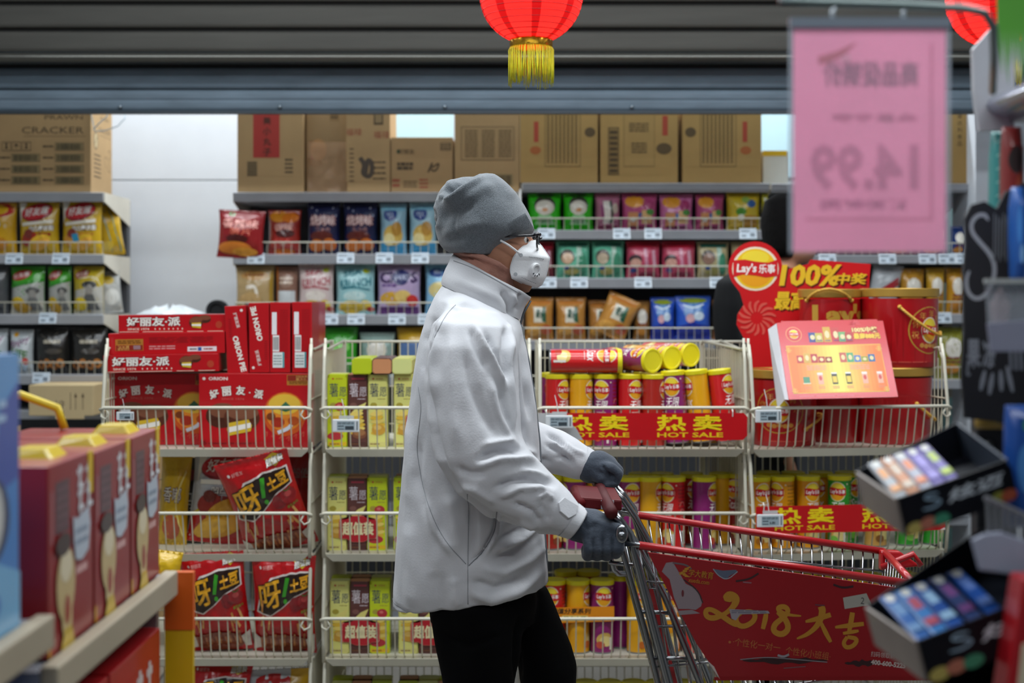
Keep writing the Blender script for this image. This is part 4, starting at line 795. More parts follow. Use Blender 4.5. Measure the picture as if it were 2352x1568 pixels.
def slim(kind):
    if kind in SB: return copy_tree(SB[kind])
    c = {'l': LIME, 'b': BROWN, 'c': CREAM}[kind]; k = .006
    pr = [(-sw / 2, k), (-sw / 2 + k, 0), (sw / 2 - k, 0), (sw / 2, k), (sw / 2, sd - k), (sw / 2 - k, sd), (-sw / 2 + k, sd), (-sw / 2, sd - k)]
    mb = MB(); mb.rings([[Vector((x, y, z)) for x, y in pr] for z in (0, shh)])
    o = mb.build('cracker_box', mat(c, .35, coat=.3, var=.04)); D = Dec(sw, shh); d_shu(kind)(D); D.build('printed_front', o, lambda u, v, l: (u - sw / 2, -l, v), rough=.35, coat=.2)
    q = MB().rings([[Vector((x * .93, (y - sd / 2) * .9 + sd / 2, z)) for x, y in pr] for z in (shh, shh + .0012)]).build('end_cap', mat({'l': '#b9c81c', 'b': '#c98a5e', 'c': '#d3d78a'}[kind], .4, var=.03), o)
    SB[kind] = o; return o
def badge(par, x0, x1):
    w = x1 - x0; h = .064; D = Dec(w, h)
    def plate(g, c): D.p([(0 + g, .12 + g), (.03 + g, .05 + g), (.2, .04 + g), (.36, -.1 + g), (.64, -.1 + g), (.8, .04 + g), (.97 - g, .05 + g), (1 - g, .12 + g), (1 - g, .88 - g), (.97 - g, .95 - g), (.8, .96 - g), (.64, 1.1 - g), (.36, 1.1 - g), (.2, .96 - g), (.03 + g, .95 - g), (0 + g, .88 - g)], c)
    plate(0, '#c0303a'); plate(.012, '#e0b8a0'); plate(.022, '#b3202c'); D.t('超值装', .5, .52, .6, '#e6dcae', w=.82, bold=.04)
    return D.build('value_badge', par, lambda u, v, l: (x0 + u, -.003 - l, .03 + v))
def pack(label, px, zb, d, kinds, bdg, gap=.0006, rot=None):
    o = empty('cracker_multipack', (X(px, d), d, zb)); tag(o, label, 'cracker box', 'slim cracker multipacks')
    for i, k in enumerate(kinds): q = slim(k); q.parent = o; q.location = (i * (sw + gap) + sw / 2, 0, 0)
    if bdg: badge(o, .035, .145)
    return o
def flatpack(label, px, zb, d, kinds):
    o = empty('cracker_multipack', (X(px, d), d, zb)); tag(o, label, 'cracker box', 'slim cracker multipacks')
    for i, k in enumerate(kinds): q = slim(k); q.parent = o; q.location = (i * (sw + .0006) + sw / 2, shh, 0); q.rotation_euler = (PI / 2, 0, 0)
    return o
for t, (zb, row_) in enumerate(((ZT[0], ((752, 'lbc', 0), (904, 'cb', 1), (1010, 'lb', 0))), (ZT[1], ((751, 'cbl', 1), (904, 'lcb', 1), (1055, 'cb', 0))), (ZT[2], ((757, 'cbl', 1), (915, 'cbl', 1), (1067, 'cb', 0))), (ZT[3], ((760, 'cbl', 1), (913, 'lcb', 1), (1062, 'cb', 0))))):
    for i, (px, ks, b) in enumerate(row_):
        pos = ('at the left end of', 'second in', 'behind the shopper in')[i]
        pack(f'slim lime, brown and cream cracker boxes {pos} the {TN[t]} tier basket' if len(ks) == 3 else f'two slim cracker boxes {pos} the {TN[t]} tier basket', px, zb + .0006, 4.105, ks, b)
        pack(f'slim cracker boxes in the back row of the {TN[t]} tier, {("left end", "middle", "right end")[i]}', px + 4, zb + .0006, 4.165, ks[::-1], 0)
        if t > 8: pack(f'slim cracker boxes in the rear row of the {TN[t]} tier, {("first", "second", "last")[i]} of three', px + 8, zb + .0006, 4.225, ks, 0)
flatpack('three octagonal cracker boxes lying on top with their ends to the front', 808, ZT[0] + shh + .0032, 4.09, 'lbc')
# ------------------------------------------------------------------ crisp cans
def logo(D, u, v, rv, asp=.86, txt=True):
    k = D.h / D.w * asp; ru = rv * k
    D.e(u, v, ru * 1.12, rv * 1.1, '#efe4cc', n=28); D.e(u, v, ru, rv, '#f2c61c', n=28); D.e(u, v - rv * .2, ru * .8, rv * .7, '#eda51c', n=24); D.e(u, v + rv * .55, ru * .66, rv * .36, '#f3dc3c')
    D.p([(u - ru * 1.06, v + rv * .42), (u - ru * .5, v + rv * .46), (u, v + rv * .36), (u + ru * .6, v + rv * .3), (u + ru * 1.06, v + rv * .46), (u + ru * 1.06, v - rv * .36), (u + ru * .5, v - rv * .44), (u, v - rv * .34), (u - ru * .6, v - rv * .28), (u - ru * 1.06, v - rv * .42)], '#cf1a20')
    if txt: D.t("Lay's", u - ru * .42, v - rv * .02, rv * .56, '#f6f3ee', w=ru * .95, bold=.03, shear=.1); D.t('乐事', u + ru * .55, v, rv * .46, '#f6f3ee', w=ru * .8, bold=.02)
CR, CHH = .0335, .209
CC = {'r': '#cc1a1c', 'y': '#e2a312', 'p': '#8a1f6a', 'o': '#e39a14', 'g': '#2f9a2c', 't': '#c99a4e', 'd': '#a82418'}
CNM = {'r': 'red', 'y': 'yellow', 'p': 'purple', 'o': 'orange', 'g': 'green', 't': 'tan', 'd': 'maroon'}
CAN = {}
def can(k):
    if k in CAN: return copy_tree(CAN[k])
    o = MB().lathe([(CR - .002, 0), (CR, .002), (CR, CHH - .012), (CR - .0006, CHH - .008)], 28).build('crisp_can', mat(CC[k], .3, coat=.4, var=.04), None, smooth=True)
    MB().lathe([(CR + .0014, CHH - .013), (CR + .0018, CHH - .011), (CR + .0018, CHH - .0015), (CR + .0005, CHH), (CR - .004, CHH), (CR - .005, CHH - .0014), (.001, CHH - .0014)], 28).build('lid', mat('#e6d91c', .35, coat=.2, var=.03), o, smooth=True)
    MB().lathe([(CR + .0004, 0), (CR + .0006, .0035), (CR - .001, .004), (CR - .003, .001), (CR - .004, -.0004), (.001, -.0004)], 28).build('rim', mat('#8d9094', .3, metal=.8), o, smooth=True)
    L = 2 * PI * CR; D = Dec(L, CHH)
    for q in (.25, .75):
        logo(D, q, .785, .125); D.t('无限' if q < .5 else 'Stax', q, .575, .125, '#f2ece8', w=.19, shear=.25, bold=.01); D.lines(q - .07, .47, q + .07, .485, '#e6d9d0', 1)
        D.e(q, .2, .11, .085, '#d9b45a', 20); D.e(q + .03, .17, .09, .07, '#e9d48a', -15); D.e(q - .05, .12, .06, .05, {'r': '#b5301e', 'y': '#c96a1e', 'p': '#c9503a', 'o': '#b5701e', 'g': '#7ac04a', 't': '#8a5a2a', 'd': '#8a3a1e'}[k]); D.p([(q + .08, .05), (q + .11, .05), (q + .11, .22), (q + .08, .22)], '#e3ddd4')
    D.lines(.42, .5, .56, .9, {'y': '#a86f10', 'o': '#a86f10', 'g': '#1f7020'}.get(k, '#9a1420'), 8, .4); D.bars(.46, .08, .55, .26, '#333', 8); D.r(.38, .88, .4, .9, '#f0e0c0')
    for i in range(3): D.s([(.44, .6 - .1 * i), (.46, .66 - .1 * i), (.5, .66 - .1 * i), (.53, .6 - .1 * i)], .01, {'y': '#a86f10', 'o': '#a86f10'}.get(k, '#d98a80'))
    D.build('printed_label', o, lambda u, v, l: ((CR + l) * math.cos(u / CR - PI - .0), (CR + l) * math.sin(u / CR - PI), v), step=(.007, 0), eps=.0004, rough=.3, coat=.4, smooth=True)
    CAN[k] = o; return o
# at label u=.25 the surface faces -Y; spin turns the can about its axis
def place_can(k, px, d, zb, spin, label, rot=(0, 0), sc=1, group='crisp cans in the baskets'):
    o = can(k); o.location = (X(px, d), d, zb); o.rotation_euler = Euler((rot[0], rot[1], 0)).to_matrix().to_euler()
    o.rotation_euler = (Matrix.Rotation(rot[1], 3, 'Y') @ Matrix.Rotation(rot[0], 3, 'X') @ Matrix.Rotation(spin, 3, 'Z')).to_euler(); o.scale = (sc, sc, sc)
    return tag(o, label, 'can', group)
g6 = 'crisp cans in the basket with the hot sale banner'
z1 = ZT[0] + .0008
fr = [('r', 1279, .75, 0), ('y', 1334, 1.1, 0), ('p', 1390, -.45, 0), ('r', 1446, .55, 0), ('d', 1500, 1.25, 0), ('p', 1556, -.3, -4), ('y', 1614, 1.9, -6), ('r', 1671, .7, -7)]
for i, (k, px, sp, ro) in enumerate(fr):
    place_can(k, px, 4.135, z1 + (.0 if not ro else .004 + .0016 * abs(ro)), sp, f'{CNM[k]} crisp can, {ordn(i)} of eight standing above the hot sale banner', (0, math.radians(ro) if ro else 0), group=g6)
def second_row(t, pxs, d, zb, g, note):
    for i, (k, px) in enumerate(pxs): place_can(k, px, d, zb, i * 1.3, f'{CNM[k]} crisp can in the back row of the {note}, {ordn(i)}', group=g)
second_row(0, [('p', 1268), ('r', 1320), ('y', 1372), ('r', 1424), ('r', 1476), ('p', 1527), ('y', 1578), ('y', 1629)], 4.215, z1, g6, 'upper can basket')
# lying cans
def lying(k, px, py, d, yaw, label, spin=0):
    o = can(k); R = Matrix.Rotation(yaw, 3, 'Z') @ Matrix.Rotation(PI / 2, 3, 'Y') @ Matrix.Rotation(spin, 3, 'Z')
    ax = R @ Vector((0, 0, 1)); o.rotation_euler = R.to_euler(); o.location = P(px, py, d) - ax * CHH / 2; return tag(o, label, 'can', g6)
zl_ = z1 + CHH + CR + .004
def py_of(z, d): return HY - (z - CZ) * F / d
lying('r', 1345, py_of(zl_, 4.12), 4.12, .0, 'red crisp can lying across the front of the upper basket', 2.5)
lying('p', 1343, py_of(zl_, 4.19), 4.19, .0, 'purple crisp can lying behind the front lying red can', .6)
for i, (k, px, py, y) in enumerate((('p', 1500, 0, 0), ('o', 1545, 0, .06), ('r', 1588, 0, .12))):
    d = 4.11 + y; o = can(k); yaw = -.98
    R = Matrix.Rotation(yaw, 3, 'Z') @ Matrix.Rotation(PI / 2, 3, 'Y') @ Matrix.Rotation(2.2, 3, 'Z'); ax = R @ Vector((0, 0, 1))
    o.rotation_euler = R.to_euler(); tip = Vector((X(px, d), d, zl_ + .002 + i * .006)); o.location = tip - ax * CHH
    tag(o, f'{CNM[k]} crisp can lying lid to the front, {ordn(i)} of three', 'can', g6)
# second, third and lowest tier of the same column
g7 = 'crisp cans on the second tier behind the trolley handle'
z2_ = ZT[1] + .0008
for i, (k, px, sp) in enumerate((('d', 1264, .9), ('p', 1320, 1.8), ('y', 1375, 1.3), ('p', 1446, .2), ('y', 1492, 1.2), ('r', 1547, -.75), ('p', 1617, .95))):
    place_can(k, px, 4.14, z2_, sp, f'{CNM[k]} crisp can, {ordn(i)} in the second tier behind the trolley', group=g7)
second_row(1, [('y', 1290), ('r', 1345), ('p', 1400), ('r', 1470), ('y', 1520), ('d', 1588), ('y', 1655), ('d', 1690)], 4.225, z2_, g7, 'second can basket')
g8 = 'crisp cans on the third tier behind the trolley'
z3_ = ZT[2] + .0008
for i, (k, px, sp) in enumerate((('r', 1272, -.3), ('y', 1327, 1.2), ('p', 1383, .1), ('p', 1424, 1.6), ('y', 1466, .6), ('o', 1535, .2), ('r', 1592, .8), ('o', 1650, .4))):
    place_can(k, px, 4.135 if i != 3 else 4.2, z3_, sp, f'{CNM[k]} crisp can, {ordn(i)} in the third tier basket', group=g8)
second_row(2, [('y', 1300), ('d', 1352), ('r', 1470), ('y', 1530), ('y', 1590), ('p', 1650)], 4.27, z3_, g8, 'third can basket')
bd = MB(); x0, x1 = X(1243, 4.09), X(1411, 4.09); bd.add([(x0, 4.095, Z(1432, 4.095)), (x1, 4.095, Z(1426, 4.095)), (x1, 4.095, Z(1392, 4.095)), (x0, 4.095, Z(1396, 4.095)), (x0, 4.0965, Z(1432, 4.095)), (x1, 4.0965, Z(1426, 4.095)), (x1, 4.0965, Z(1392, 4.095)), (x0, 4.0965, Z(1396, 4.095))], [(0, 1, 2, 3), (7, 6, 5, 4), (0, 4, 5, 1), (2, 6, 7, 3), (1, 5, 6, 2), (0, 3, 7, 4)])
sl = bd.build('paper_sleeve', mat('#e08a10', .45, var=.05)); tag(sl, 'orange printed paper sleeve joining three crisp cans on the third tier', 'sleeve')
D = Dec(); D.t('超值分享系列', x0 + .085, Z(1403, 4.095), .016, '#3a2a1c', w=.115, bold=.03, shear=.15); D.r(x0 + .06, Z(1426, 4.095), x0 + .135, Z(1413, 4.095), '#e9c86a'); D.t('轻自之薄', x0 + .097, Z(1419.5, 4.095), .011, '#3a2a1c', w=.066, bold=.03)
D.build('lettering', sl, lambda u, v, l: (u, 4.095 - l, v), bg=False)
z4_ = ZT[3] + .0008
for i, (k, px) in enumerate((('r', 1290), ('y', 1345), ('p', 1400), ('y', 1455), ('r', 1510), ('y', 1566), ('g', 1622), ('y', 1676))): place_can(k, px, 4.14, z4_, i, f'{CNM[k]} crisp can on the lowest tier left of the trolley panel, {ordn(i)}', group='crisp cans on the lowest tier')
# right column
g9 = 'crisp cans on the right lower basket'
for i, (k, px, sp, dd) in enumerate((('o', 1742, .3, 4.14), ('o', 1797, -.8, 4.15), ('o', 1856, .25, 4.16), ('g', 1928, -.4, 4.17), ('t', 2010, .5, 4.19), ('g', 2083, .4, 4.21), ('g', 2140, 1, 4.23))): place_can(k, px, dd, z2_, sp, f'{CNM[k]} crisp can, {ordn(i)} in the right column second tier', group=g9)
second_row(1, [('o', 1765), ('y', 1822), ('o', 1885), ('g', 1945)], 4.25, z2_, g9, 'right second tier')
for i, (k, px, dd) in enumerate((('y', 1752, 4.14), ('r', 1830, 4.15), ('r', 1960, 4.17), ('p', 2030, 4.19), ('r', 2088, 4.21), ('y', 2140, 4.23))): place_can(k, px, dd, z3_, i * .7, f'{CNM[k]} crisp can seen through the trolley wires, {ordn(i)}', group='crisp cans on the right third tier')
for i, px in enumerate((1850, 1905, 1990, 2070)): place_can('y', px, 4.25, z3_, i * .9, f'yellow crisp can behind the trolley in the back row, {ordn(i)}', group='crisp cans on the right third tier')
# ------------------------------------------------------------------ red snack buckets
bred = mat('#b01018', .3, coat=.35, var=.04); bgold = mat('#c9a04a', .35, metal=.55, var=.06); rope = mat('#d9a842', .6, bump=.5, bs=160)
def bucket(label, px0, px1, py0, py1, d, dec, zb=None, spin=0, handle=None):
    r = S(px1 - px0, d) / 2; h = S(py1 - py0, d); zb = Z(py1, d) if zb is None else zb
    rb = r * .965
    o = MB().lathe([(rb - .002, 0), (rb, .003), (r, h - .03)], 40).build('snack_bucket', bred, None, smooth=True); o.location = (X((px0 + px1) / 2, d), d, zb); tag(o, label, 'bucket', 'red snack gift buckets')
    MB().lathe([(r, h - .026), (r + .003, h - .024), (r + .003, h - .002), (r + .001, h), (r - .006, h), (r - .008, h - .004), (.002, h - .004)], 40).build('lid', bgold, o, smooth=True)
    MB().lathe([(r - .009, h - .0035), (r - .012, h - .0025), (.002, h - .0025)], 40).build('lid_top', bred, o, smooth=True)
    D = Dec(1, h); dec(D)
    if D.it: D.build('printed_label', o, lambda u, v, l: ((rb + (r - rb) * v / h + l) * math.sin(u / r + spin), -(rb + (r - rb) * v / h + l) * math.cos(u / r + spin), v), step=(.012, .02), eps=.0005, rough=.3, coat=.3, smooth=True)
    if handle:
        a0, a1, sag, z0, up = handle; n = 14; pts = []
        for i in range(n + 1):
            t = i / n; a = a0 + (a1 - a0) * t; q = r + .004 + .014 * math.sin(PI * t); pts.append((q * math.sin(a), -q * math.cos(a), z0 + sag * (math.sin(PI * t) if up else 1.12 * math.sin(PI / 2 * 1.25 * t))))
        hd = MB().tube(pts, .0042, 8).build('rope_handle', rope, o, smooth='all')
        for p in (pts[0], pts[-1]): MB().ball(p, .0065, 8, 6).build('knot', rope, hd, smooth='all')
    return o
def b_lays(D):
    D.t("Lay's", .02, .63, .36, '#c49a3a', w=.19, bold=.05)
    D.s([(-.12, .55), (-.1, .8), (0, .85)], .006, '#a80f16')
def b_round(D, u=.07):
    D.e(u, .47, .074, .30, '#c49a3a', n=32); D.e(u, .47, .07, .285, '#a81219', n=32)
    for i, ch in enumerate('祝你年年有乐'):
        a = math.radians(196 - 38 * i); D.t(ch, u + .054 * math.cos(a), .47 + .21 * math.sin(a), .095, '#c98a3a', w=.024)
    for i in range(5): D.e(u - .03 + .016 * i, .28 - .01 * (i % 2), .008, .03, '#c98a3a')
    logo(D, u, .47, .15); D.lines(-.06, .06, .06, .08, '#d95a4a', 1)
zb1 = ZT[0] + .0008
b3 = bucket('red snack bucket with a rope end, lower right behind the promotion card', 1965, 2138, 836, 1008, 4.27, lambda D: D.s([(-.1, .6), (0, .7), (.08, .5)], .01, '#a80f16'), zb=zb1, handle=(.35, 1.2, -.045, .12, False))
b4 = bucket('red snack bucket at the lower left with a gold rimmed lid', 1722, 1875, 838, 1010, 4.2, lambda D: (b_round(D, -.03), D.e(.06, .74, .025, .1, '#e9cfc8'), D.t('100%', .06, .76, .05, '#8a1a2a', w=.03), D.t('888', .06, .7, .04, '#8a1a2a', w=.025)), zb=zb1, handle=(.5, 1.5, .035, .05, False))
b5 = bucket('red snack bucket low in the middle behind the promotion card', 1850, 1978, 838, 1008, 4.3, lambda D: None, zb=zb1)
def top_of(o, h): return o.location.z + h
hb3 = S(172, 4.27); hb5 = S(170, 4.3)
bucket('red snack bucket with large gold letters standing upper left', 1836, 1976, 648, 824, 4.3, b_lays, zb=zb1 + hb5 + .001, handle=(-1.0, .5, .034, S(150, 4.3), True))
bucket('red snack bucket with a hanging rope handle standing upper right', 1978, 2152, 652, 830, 4.27, b_round, zb=zb1 + hb3 + .001, handle=(-.25, 1.25, -.075, S(136, 4.27), False))
# ------------------------------------------------------------------ cardboard promotion sign behind the buckets
ds = 4.42
def pz(x, y): q = P(x, y, ds); return (q.x, q.z)
circ = [(1735 + 62 * math.cos(math.radians(a)), 616 - 62 * math.sin(math.radians(a))) for a in range(-5, 232, 12)]
outl = [(1792, 606), (1856, 606), (1862, 596), (2000, 606), (1997, 640), (1997, 800), (1735, 985), (1722, 880), (1712, 780), (1700, 765), (1692, 742), (1702, 704), (1712, 690)]
poly = [pz(*p) for p in circ[::-1]][::-1]
poly = [pz(*p) for p in circ] + [pz(*p) for p in [(1700, 672), (1708, 700), (1694, 722), (1692, 745), (1704, 768), (1716, 790), (1724, 830), (1728, 985), (1800, 985), (1990, 985), (1997, 640), (2000, 606), (1862, 596), (1856, 606)]]
sg = MB().prism(poly, ds, ds + .004).build('promotion_sign', mat('#cc1218', .4, coat=.2, var=.04)); tag(sg, 'red cut out cardboard promotion sign with a round chip logo behind the buckets', 'sign')
D = Dec(); kx = ds / F
class PD:       # print given in the sign's own drawing units (one unit = one photo pixel at its distance)
    def __init__(s, d, ox, oy): s.D = Dec(1, 1); s.k = d / F; s.o = (ox, oy)
    def xy(s, x, y): return ((x - s.o[0]) * s.k, (s.o[1] - y) * s.k)
    def p(s, pts, c): s.D.p([s.xy(*q) for q in pts], c); return s
    def e(s, x, y, rx, ry, c, rot=0, n=24): s.D.e(*s.xy(x, y), rx * s.k, ry * s.k, c, rot, n)
    def t(s, txt, x, y, h, c, w=None, **k): s.D.t(txt, *s.xy(x, y), h * s.k, c, w=w * s.k if w else None, **k)
    def s(s, pts, w, c): s.D.s([s.xy(*q) for q in pts], [x * s.k for x in w] if isinstance(w, (list, tuple)) else w * s.k, c)
    def r(s, x0, y0, x1, y1, c): s.p([(x0, y1), (x1, y1), (x1, y0), (x0, y0)], c)
    def lines(s, x0, y0, x1, y1, c, n=3, fill=.5): a = s.xy(x0, y1); b = s.xy(x1, y0); s.D.lines(*a, *b, c, n, fill)
Q = PD(ds, 1176, 690 + CZ / kx)
lg = Dec(1, 1); u, v = Q.xy(1735, 617); logo(Q.D, u, v, 46 * kx, 1.04)
for txt, x, y, h, w in (("100%", 1862, 632, 50, 138), ('中奖', 1955, 640, 26, 70), ('最高', 1815, 690, 44, 70)): Q.t(txt, x + 3, y + 4, h, '#5a1408', w=w, shear=.15, bold=.04); Q.t(txt, x, y, h, '#e8c22a', w=w, shear=.15, bold=.04)
for i in range(14):
    a = 2 * PI * i / 14; b = a + .35; Q.s([(1738 + 14 * math.cos(a), 730 + 14 * math.sin(a)), (1738 + 32 * math.cos(a + .1), 730 + 32 * math.sin(a + .1)), (1738 + 44 * math.cos(b), 730 + 40 * math.sin(b))], [2, 7, 3], '#d95a4e')
Q.D.build('lettering', sg, lambda u, v, l: (u, ds - l, v), bg=False)
MB().box(X(1850, ds), X(1880, ds), ds + .004, ds + .07, ZT[0] + .002, Z(800, ds)).build('easel_back', mat('#b8a88a', .8), sg)
# promotion easel card
dc = 4.0
A, B, C_, E4 = P(1792, 741, dc + .1), P(2041, 733, dc + .13), P(2063, 911, dc), P(1812, 917, dc - .02)
ux = (C_ - E4); wv = ux.length; ux = ux.normalized(); vz = (A - E4); vz = (vz - ux * vz.dot(ux)); hv = vz.length; vz = vz.normalized(); nn = ux.cross(vz).normalized()
if nn.y > 0: nn = -nn
Mx = Matrix((ux, -nn, vz)).transposed()
cd = MB().box(0, wv, 0, .003, 0, hv).build('promotion_card', mat('#c92a35', .35, coat=.25, var=.03)); cd.location = E4; cd.rotation_euler = Mx.to_euler(); tag(cd, 'red standing promotion card with prize pictures leaning on the right basket rail', 'sign')
q = MB(); t_ = .09; q.add([(-.012, .0, 0), (0, .003, 0), (0, .003, hv), (-.02, .03, hv * .98), (-.02, .06, .0)], [(0, 1, 2, 3), (0, 3, 4)]); q.build('side_flap', mat('#d3d4d8', .6), cd)
D = Dec(wv, hv)
def grad(D, u0, v0, u1, v1, n, f):
    for i in range(n): D.r(u0 + (u1 - u0) * i / n, v0, u0 + (u1 - u0) * (i + 1) / n, v1, f((i + .5) / n))
def hx(a, b, t): return '#%02x%02x%02x' % tuple(int(int(a[1 + 2 * i:3 + 2 * i], 16) * (1 - t) + int(b[1 + 2 * i:3 + 2 * i], 16) * t) for i in range(3))
D.r(.05, .07, .93, .69, '#e8c04a'); grad(D, .055, .08, .925, .68, 24, lambda t: hx('#f07a3a', '#dfe06a', max(0, 1 - abs(2 * t - 1) * 1.15)))
D.e(.14, .84, .075, .1, '#e8a070'); D.e(.14, .84, .068, .09, '#c92a35'); logo(D, .14, .84, .055, .95)
for i, (u, c, h) in enumerate(((.31, '#2a4a8a', .13), (.37, '#b9b04a', .12), (.45, '#c9a03a', .2), (.53, '#c03a3a', .19), (.59, '#6aa86a', .13), (.65, '#b03a34', .12))): D.r(u - .035, .73, u + .035, .73 + h, c); D.e(u, .73 + h * .5, .022, h * .25, '#e0cfa0'); D.lines(u - .025, .74, u + .025, .76, '#4a3a8a', 1)
D.t('100%中奖', .81, .885, .075, '#f0d890', w=.24, bold=.04, out='#8a3a14'); D.t('最高888元', .82, .8, .08, '#f0c840', w=.25, bold=.04, out='#8a3a14')
for j, u0 in enumerate((.13, .53)):
    for i in range(5):
        c = [['#b5403a', '#c9a04a', '#b03038', '#a8282c', '#901c22'], ['#c05a50', '#4aa070', '#4a7ab5', '#8a9a3a', '#2a6a9a']][j][i]; h = .1 + .03 * math.sin(i * 1.3 + j); D.r(u0 + i * .066, .46, u0 + i * .066 + .062, .46 + h, c); D.e(u0 + i * .066 + .031, .46 + h * .5, .018, h * .28, '#e6cf9a')
    D.lines(u0 + .08, .36, u0 + .26, .43, '#e0a08a', 3, .5)
for i, u in enumerate((.19, .32, .45, .58, .73, .87)):
    if i == 0: D.r(u - .03, .2, u + .03, .28, '#4a8a6a'); D.r(u - .036, .19, u + .036, .2, '#e6e0c0')
    elif i in (2, 3): D.r(u - .025, .18, u + .025, .32, '#33302c'); D.r(u - .02, .2, u + .02, .28, '#e0c04a'); D.r(u - .025, .31, u + .025, .33, '#e3e0d8')
    else: D.r(u - .025, .18, u + .025, .32, '#e0a890'); D.r(u - .025, .3, u + .025, .33, '#e3d8d0'); D.e(u, .26, .014, .03, '#c94a4a')
    D.lines(u - .03, .12, u + .03, .16, '#d98a6a', 2)
for su in (.06, .9):
    for sv in (.1, .63): D.r(su - .02, sv - .004, su + .035, sv + .004, '#e8c86a'); D.r(su + .004, sv - .035, su + .011, sv + .035, '#e8c86a'); D.r(su - .012, sv - .025, su + .027, sv - .018, '#e8c86a'); D.r(su - .012, sv + .018, su + .027, sv + .025, '#e8c86a')
for i in range(9): a = i * .5; D.s([(.73 + .01 * math.cos(a), .96 + .02 * math.sin(a)), (.73 + .05 * math.cos(a), .96 + .06 * math.sin(a))], .01, '#d9505a')
D.lines(.1, .025, .6, .04, '#e0808a', 1)
D.build('printed_front', cd, lambda u, v, l: (u, -l, v), rough=.35)
# ------------------------------------------------------------------ the shopper (side view, facing right)
DP = 2.97
def Q3(px, py, d=DP): return Vector(((px - CX) / F * DP, d, CZ + (HY - py) / F * DP))   # body drawing plane at the shopper, own depth
def ring(px, py, hx, hy, b, d=DP, n=36, sq=2.0):
    c = Q3(px, py, d); k = DP / F; hv = Vector((hx * k, 0, -hy * k)); out = []
    for j in range(n):
        a = 2 * PI * j / n; ca, sa = math.cos(a), math.sin(a)
        ex = 2 / sq; ca = math.copysign(abs(ca) ** ex, ca); sa = math.copysign(abs(sa) ** ex, sa)
        out.append(c + hv * ca + Vector((0, -b * sa, 0)))
    return out
def lr(l, r, y, b, d=DP, t=0, **k): return ring((l + r) / 2, y, (r - l) / 2, t, b, d, **k)
def verts(me): a = np.empty(len(me.vertices) * 3); me.vertices.foreach_get('co', a); return a.reshape(-1, 3)
def norms(me): a = np.empty(len(me.vertices) * 3); me.vertices.foreach_get('normal', a); return a.reshape(-1, 3)
def setv(me, a): me.vertices.foreach_set('co', a.reshape(-1)); me.update()
def sculpt(me, folds, side=-1, lo=.15, wk=.8):     # folds: (points in drawing px, width px, depth mm) pushed along the normal
    co = verts(me); no = norms(me); k = DP / F; disp = np.zeros(len(co))
    wgt = np.clip((no[:, 1] * side + lo) / .5, 0, 1)
    px = CX + co[:, 0] / k; py = HY - (co[:, 2] - CZ) / k
    for pts, wd, amp in folds:
        pts = np.array(pts, float); best = np.full(len(co), 1e9); tt = np.zeros(len(co)); L = np.r_[0, np.cumsum(np.hypot(*(np.diff(pts, axis=0).T)))]
        for i in range(len(pts) - 1):
            a, b = pts[i], pts[i + 1]; ab = b - a; l2 = (ab ** 2).sum()
            t = np.clip(((px - a[0]) * ab[0] + (py - a[1]) * ab[1]) / l2, 0, 1)
            dd = np.hypot(px - a[0] - t * ab[0], py - a[1] - t * ab[1]); m = dd < best
            best[m] = dd[m]; tt[m] = (L[i] + t[m] * (L[i + 1] - L[i])) / L[-1]
        taper = np.clip(np.minimum(tt, 1 - tt) * 5 + .25, 0, 1)
        disp += 1.7 * amp * .001 * np.exp(-(best / (wd * wk)) ** 2) * taper
    setv(me, co + no * (disp * wgt)[:, None])
def fuzz(me, amp, sc, seed=0, stretch=(1, 1, 1)):
    co = verts(me); no = norms(me)
    d = np.array([noise.noise(Vector((x * sc * stretch[0], y * sc * stretch[1] + seed, z * sc * stretch[2]))) for x, y, z in co])
    setv(me, co + no * (d * amp)[:, None])
def shade_smooth(me): me.polygons.foreach_set('use_smooth', [True] * len(me.polygons)); me.update()
def body_obj(name, me, m, parent):
    shade_smooth(me); me.materials.clear()
    for x in (m if isinstance(m, list) else [m]): me.materials.append(x)
    return addo(name, me, parent)
def onto(bvh, px, py, off=.0006, frm=1.5):     # project a drawing point onto the camera side of a surface, along Y
    p = Q3(px, py, frm); h = bvh.ray_cast(p, Vector((0, 1, 0)))
    return h[0] + h[1] * off if h[0] is not None else None
def bvh_of(me): return BVHTree.FromPolygons([v.co.copy() for v in me.vertices], [list(p.vertices) for p in me.polygons])
def fine(pts, n=6): 
    out = []
    for i in range(len(pts) - 1):
        for t in range(n): out.append(tuple(pts[i][c] + (pts[i + 1][c] - pts[i][c]) * t / n for c in range(len(pts[i]))))
    return out + [pts[-1]]
def spline(pts, n=8):
    out = []; Pn = [pts[0]] + list(pts) + [pts[-1]]
    for i in range(1, len(Pn) - 2):
        p0, p1, p2, p3 = [np.array(q, float) for q in Pn[i - 1:i + 3]]
        for j in range(n):
            t = j / n; out.append(tuple(.5 * ((2 * p1) + (-p0 + p2) * t + (2 * p0 - 5 * p1 + 4 * p2 - p3) * t * t + (-p0 + 3 * p1 - 3 * p2 + p3) * t ** 3)))
    return out + [tuple(pts[-1])]
man = empty('person', (X(1120, DP), DP, 0)); tag(man, 'person in a light grey jacket, grey beanie and white mask pushing the red trolley', 'person')
off = Vector(man.location)
def fit(o): o.location = Vector(o.location) - off; return o
skin = mat('#b98468', .5, var=.08, vs=30, bump=.05, bs=200)
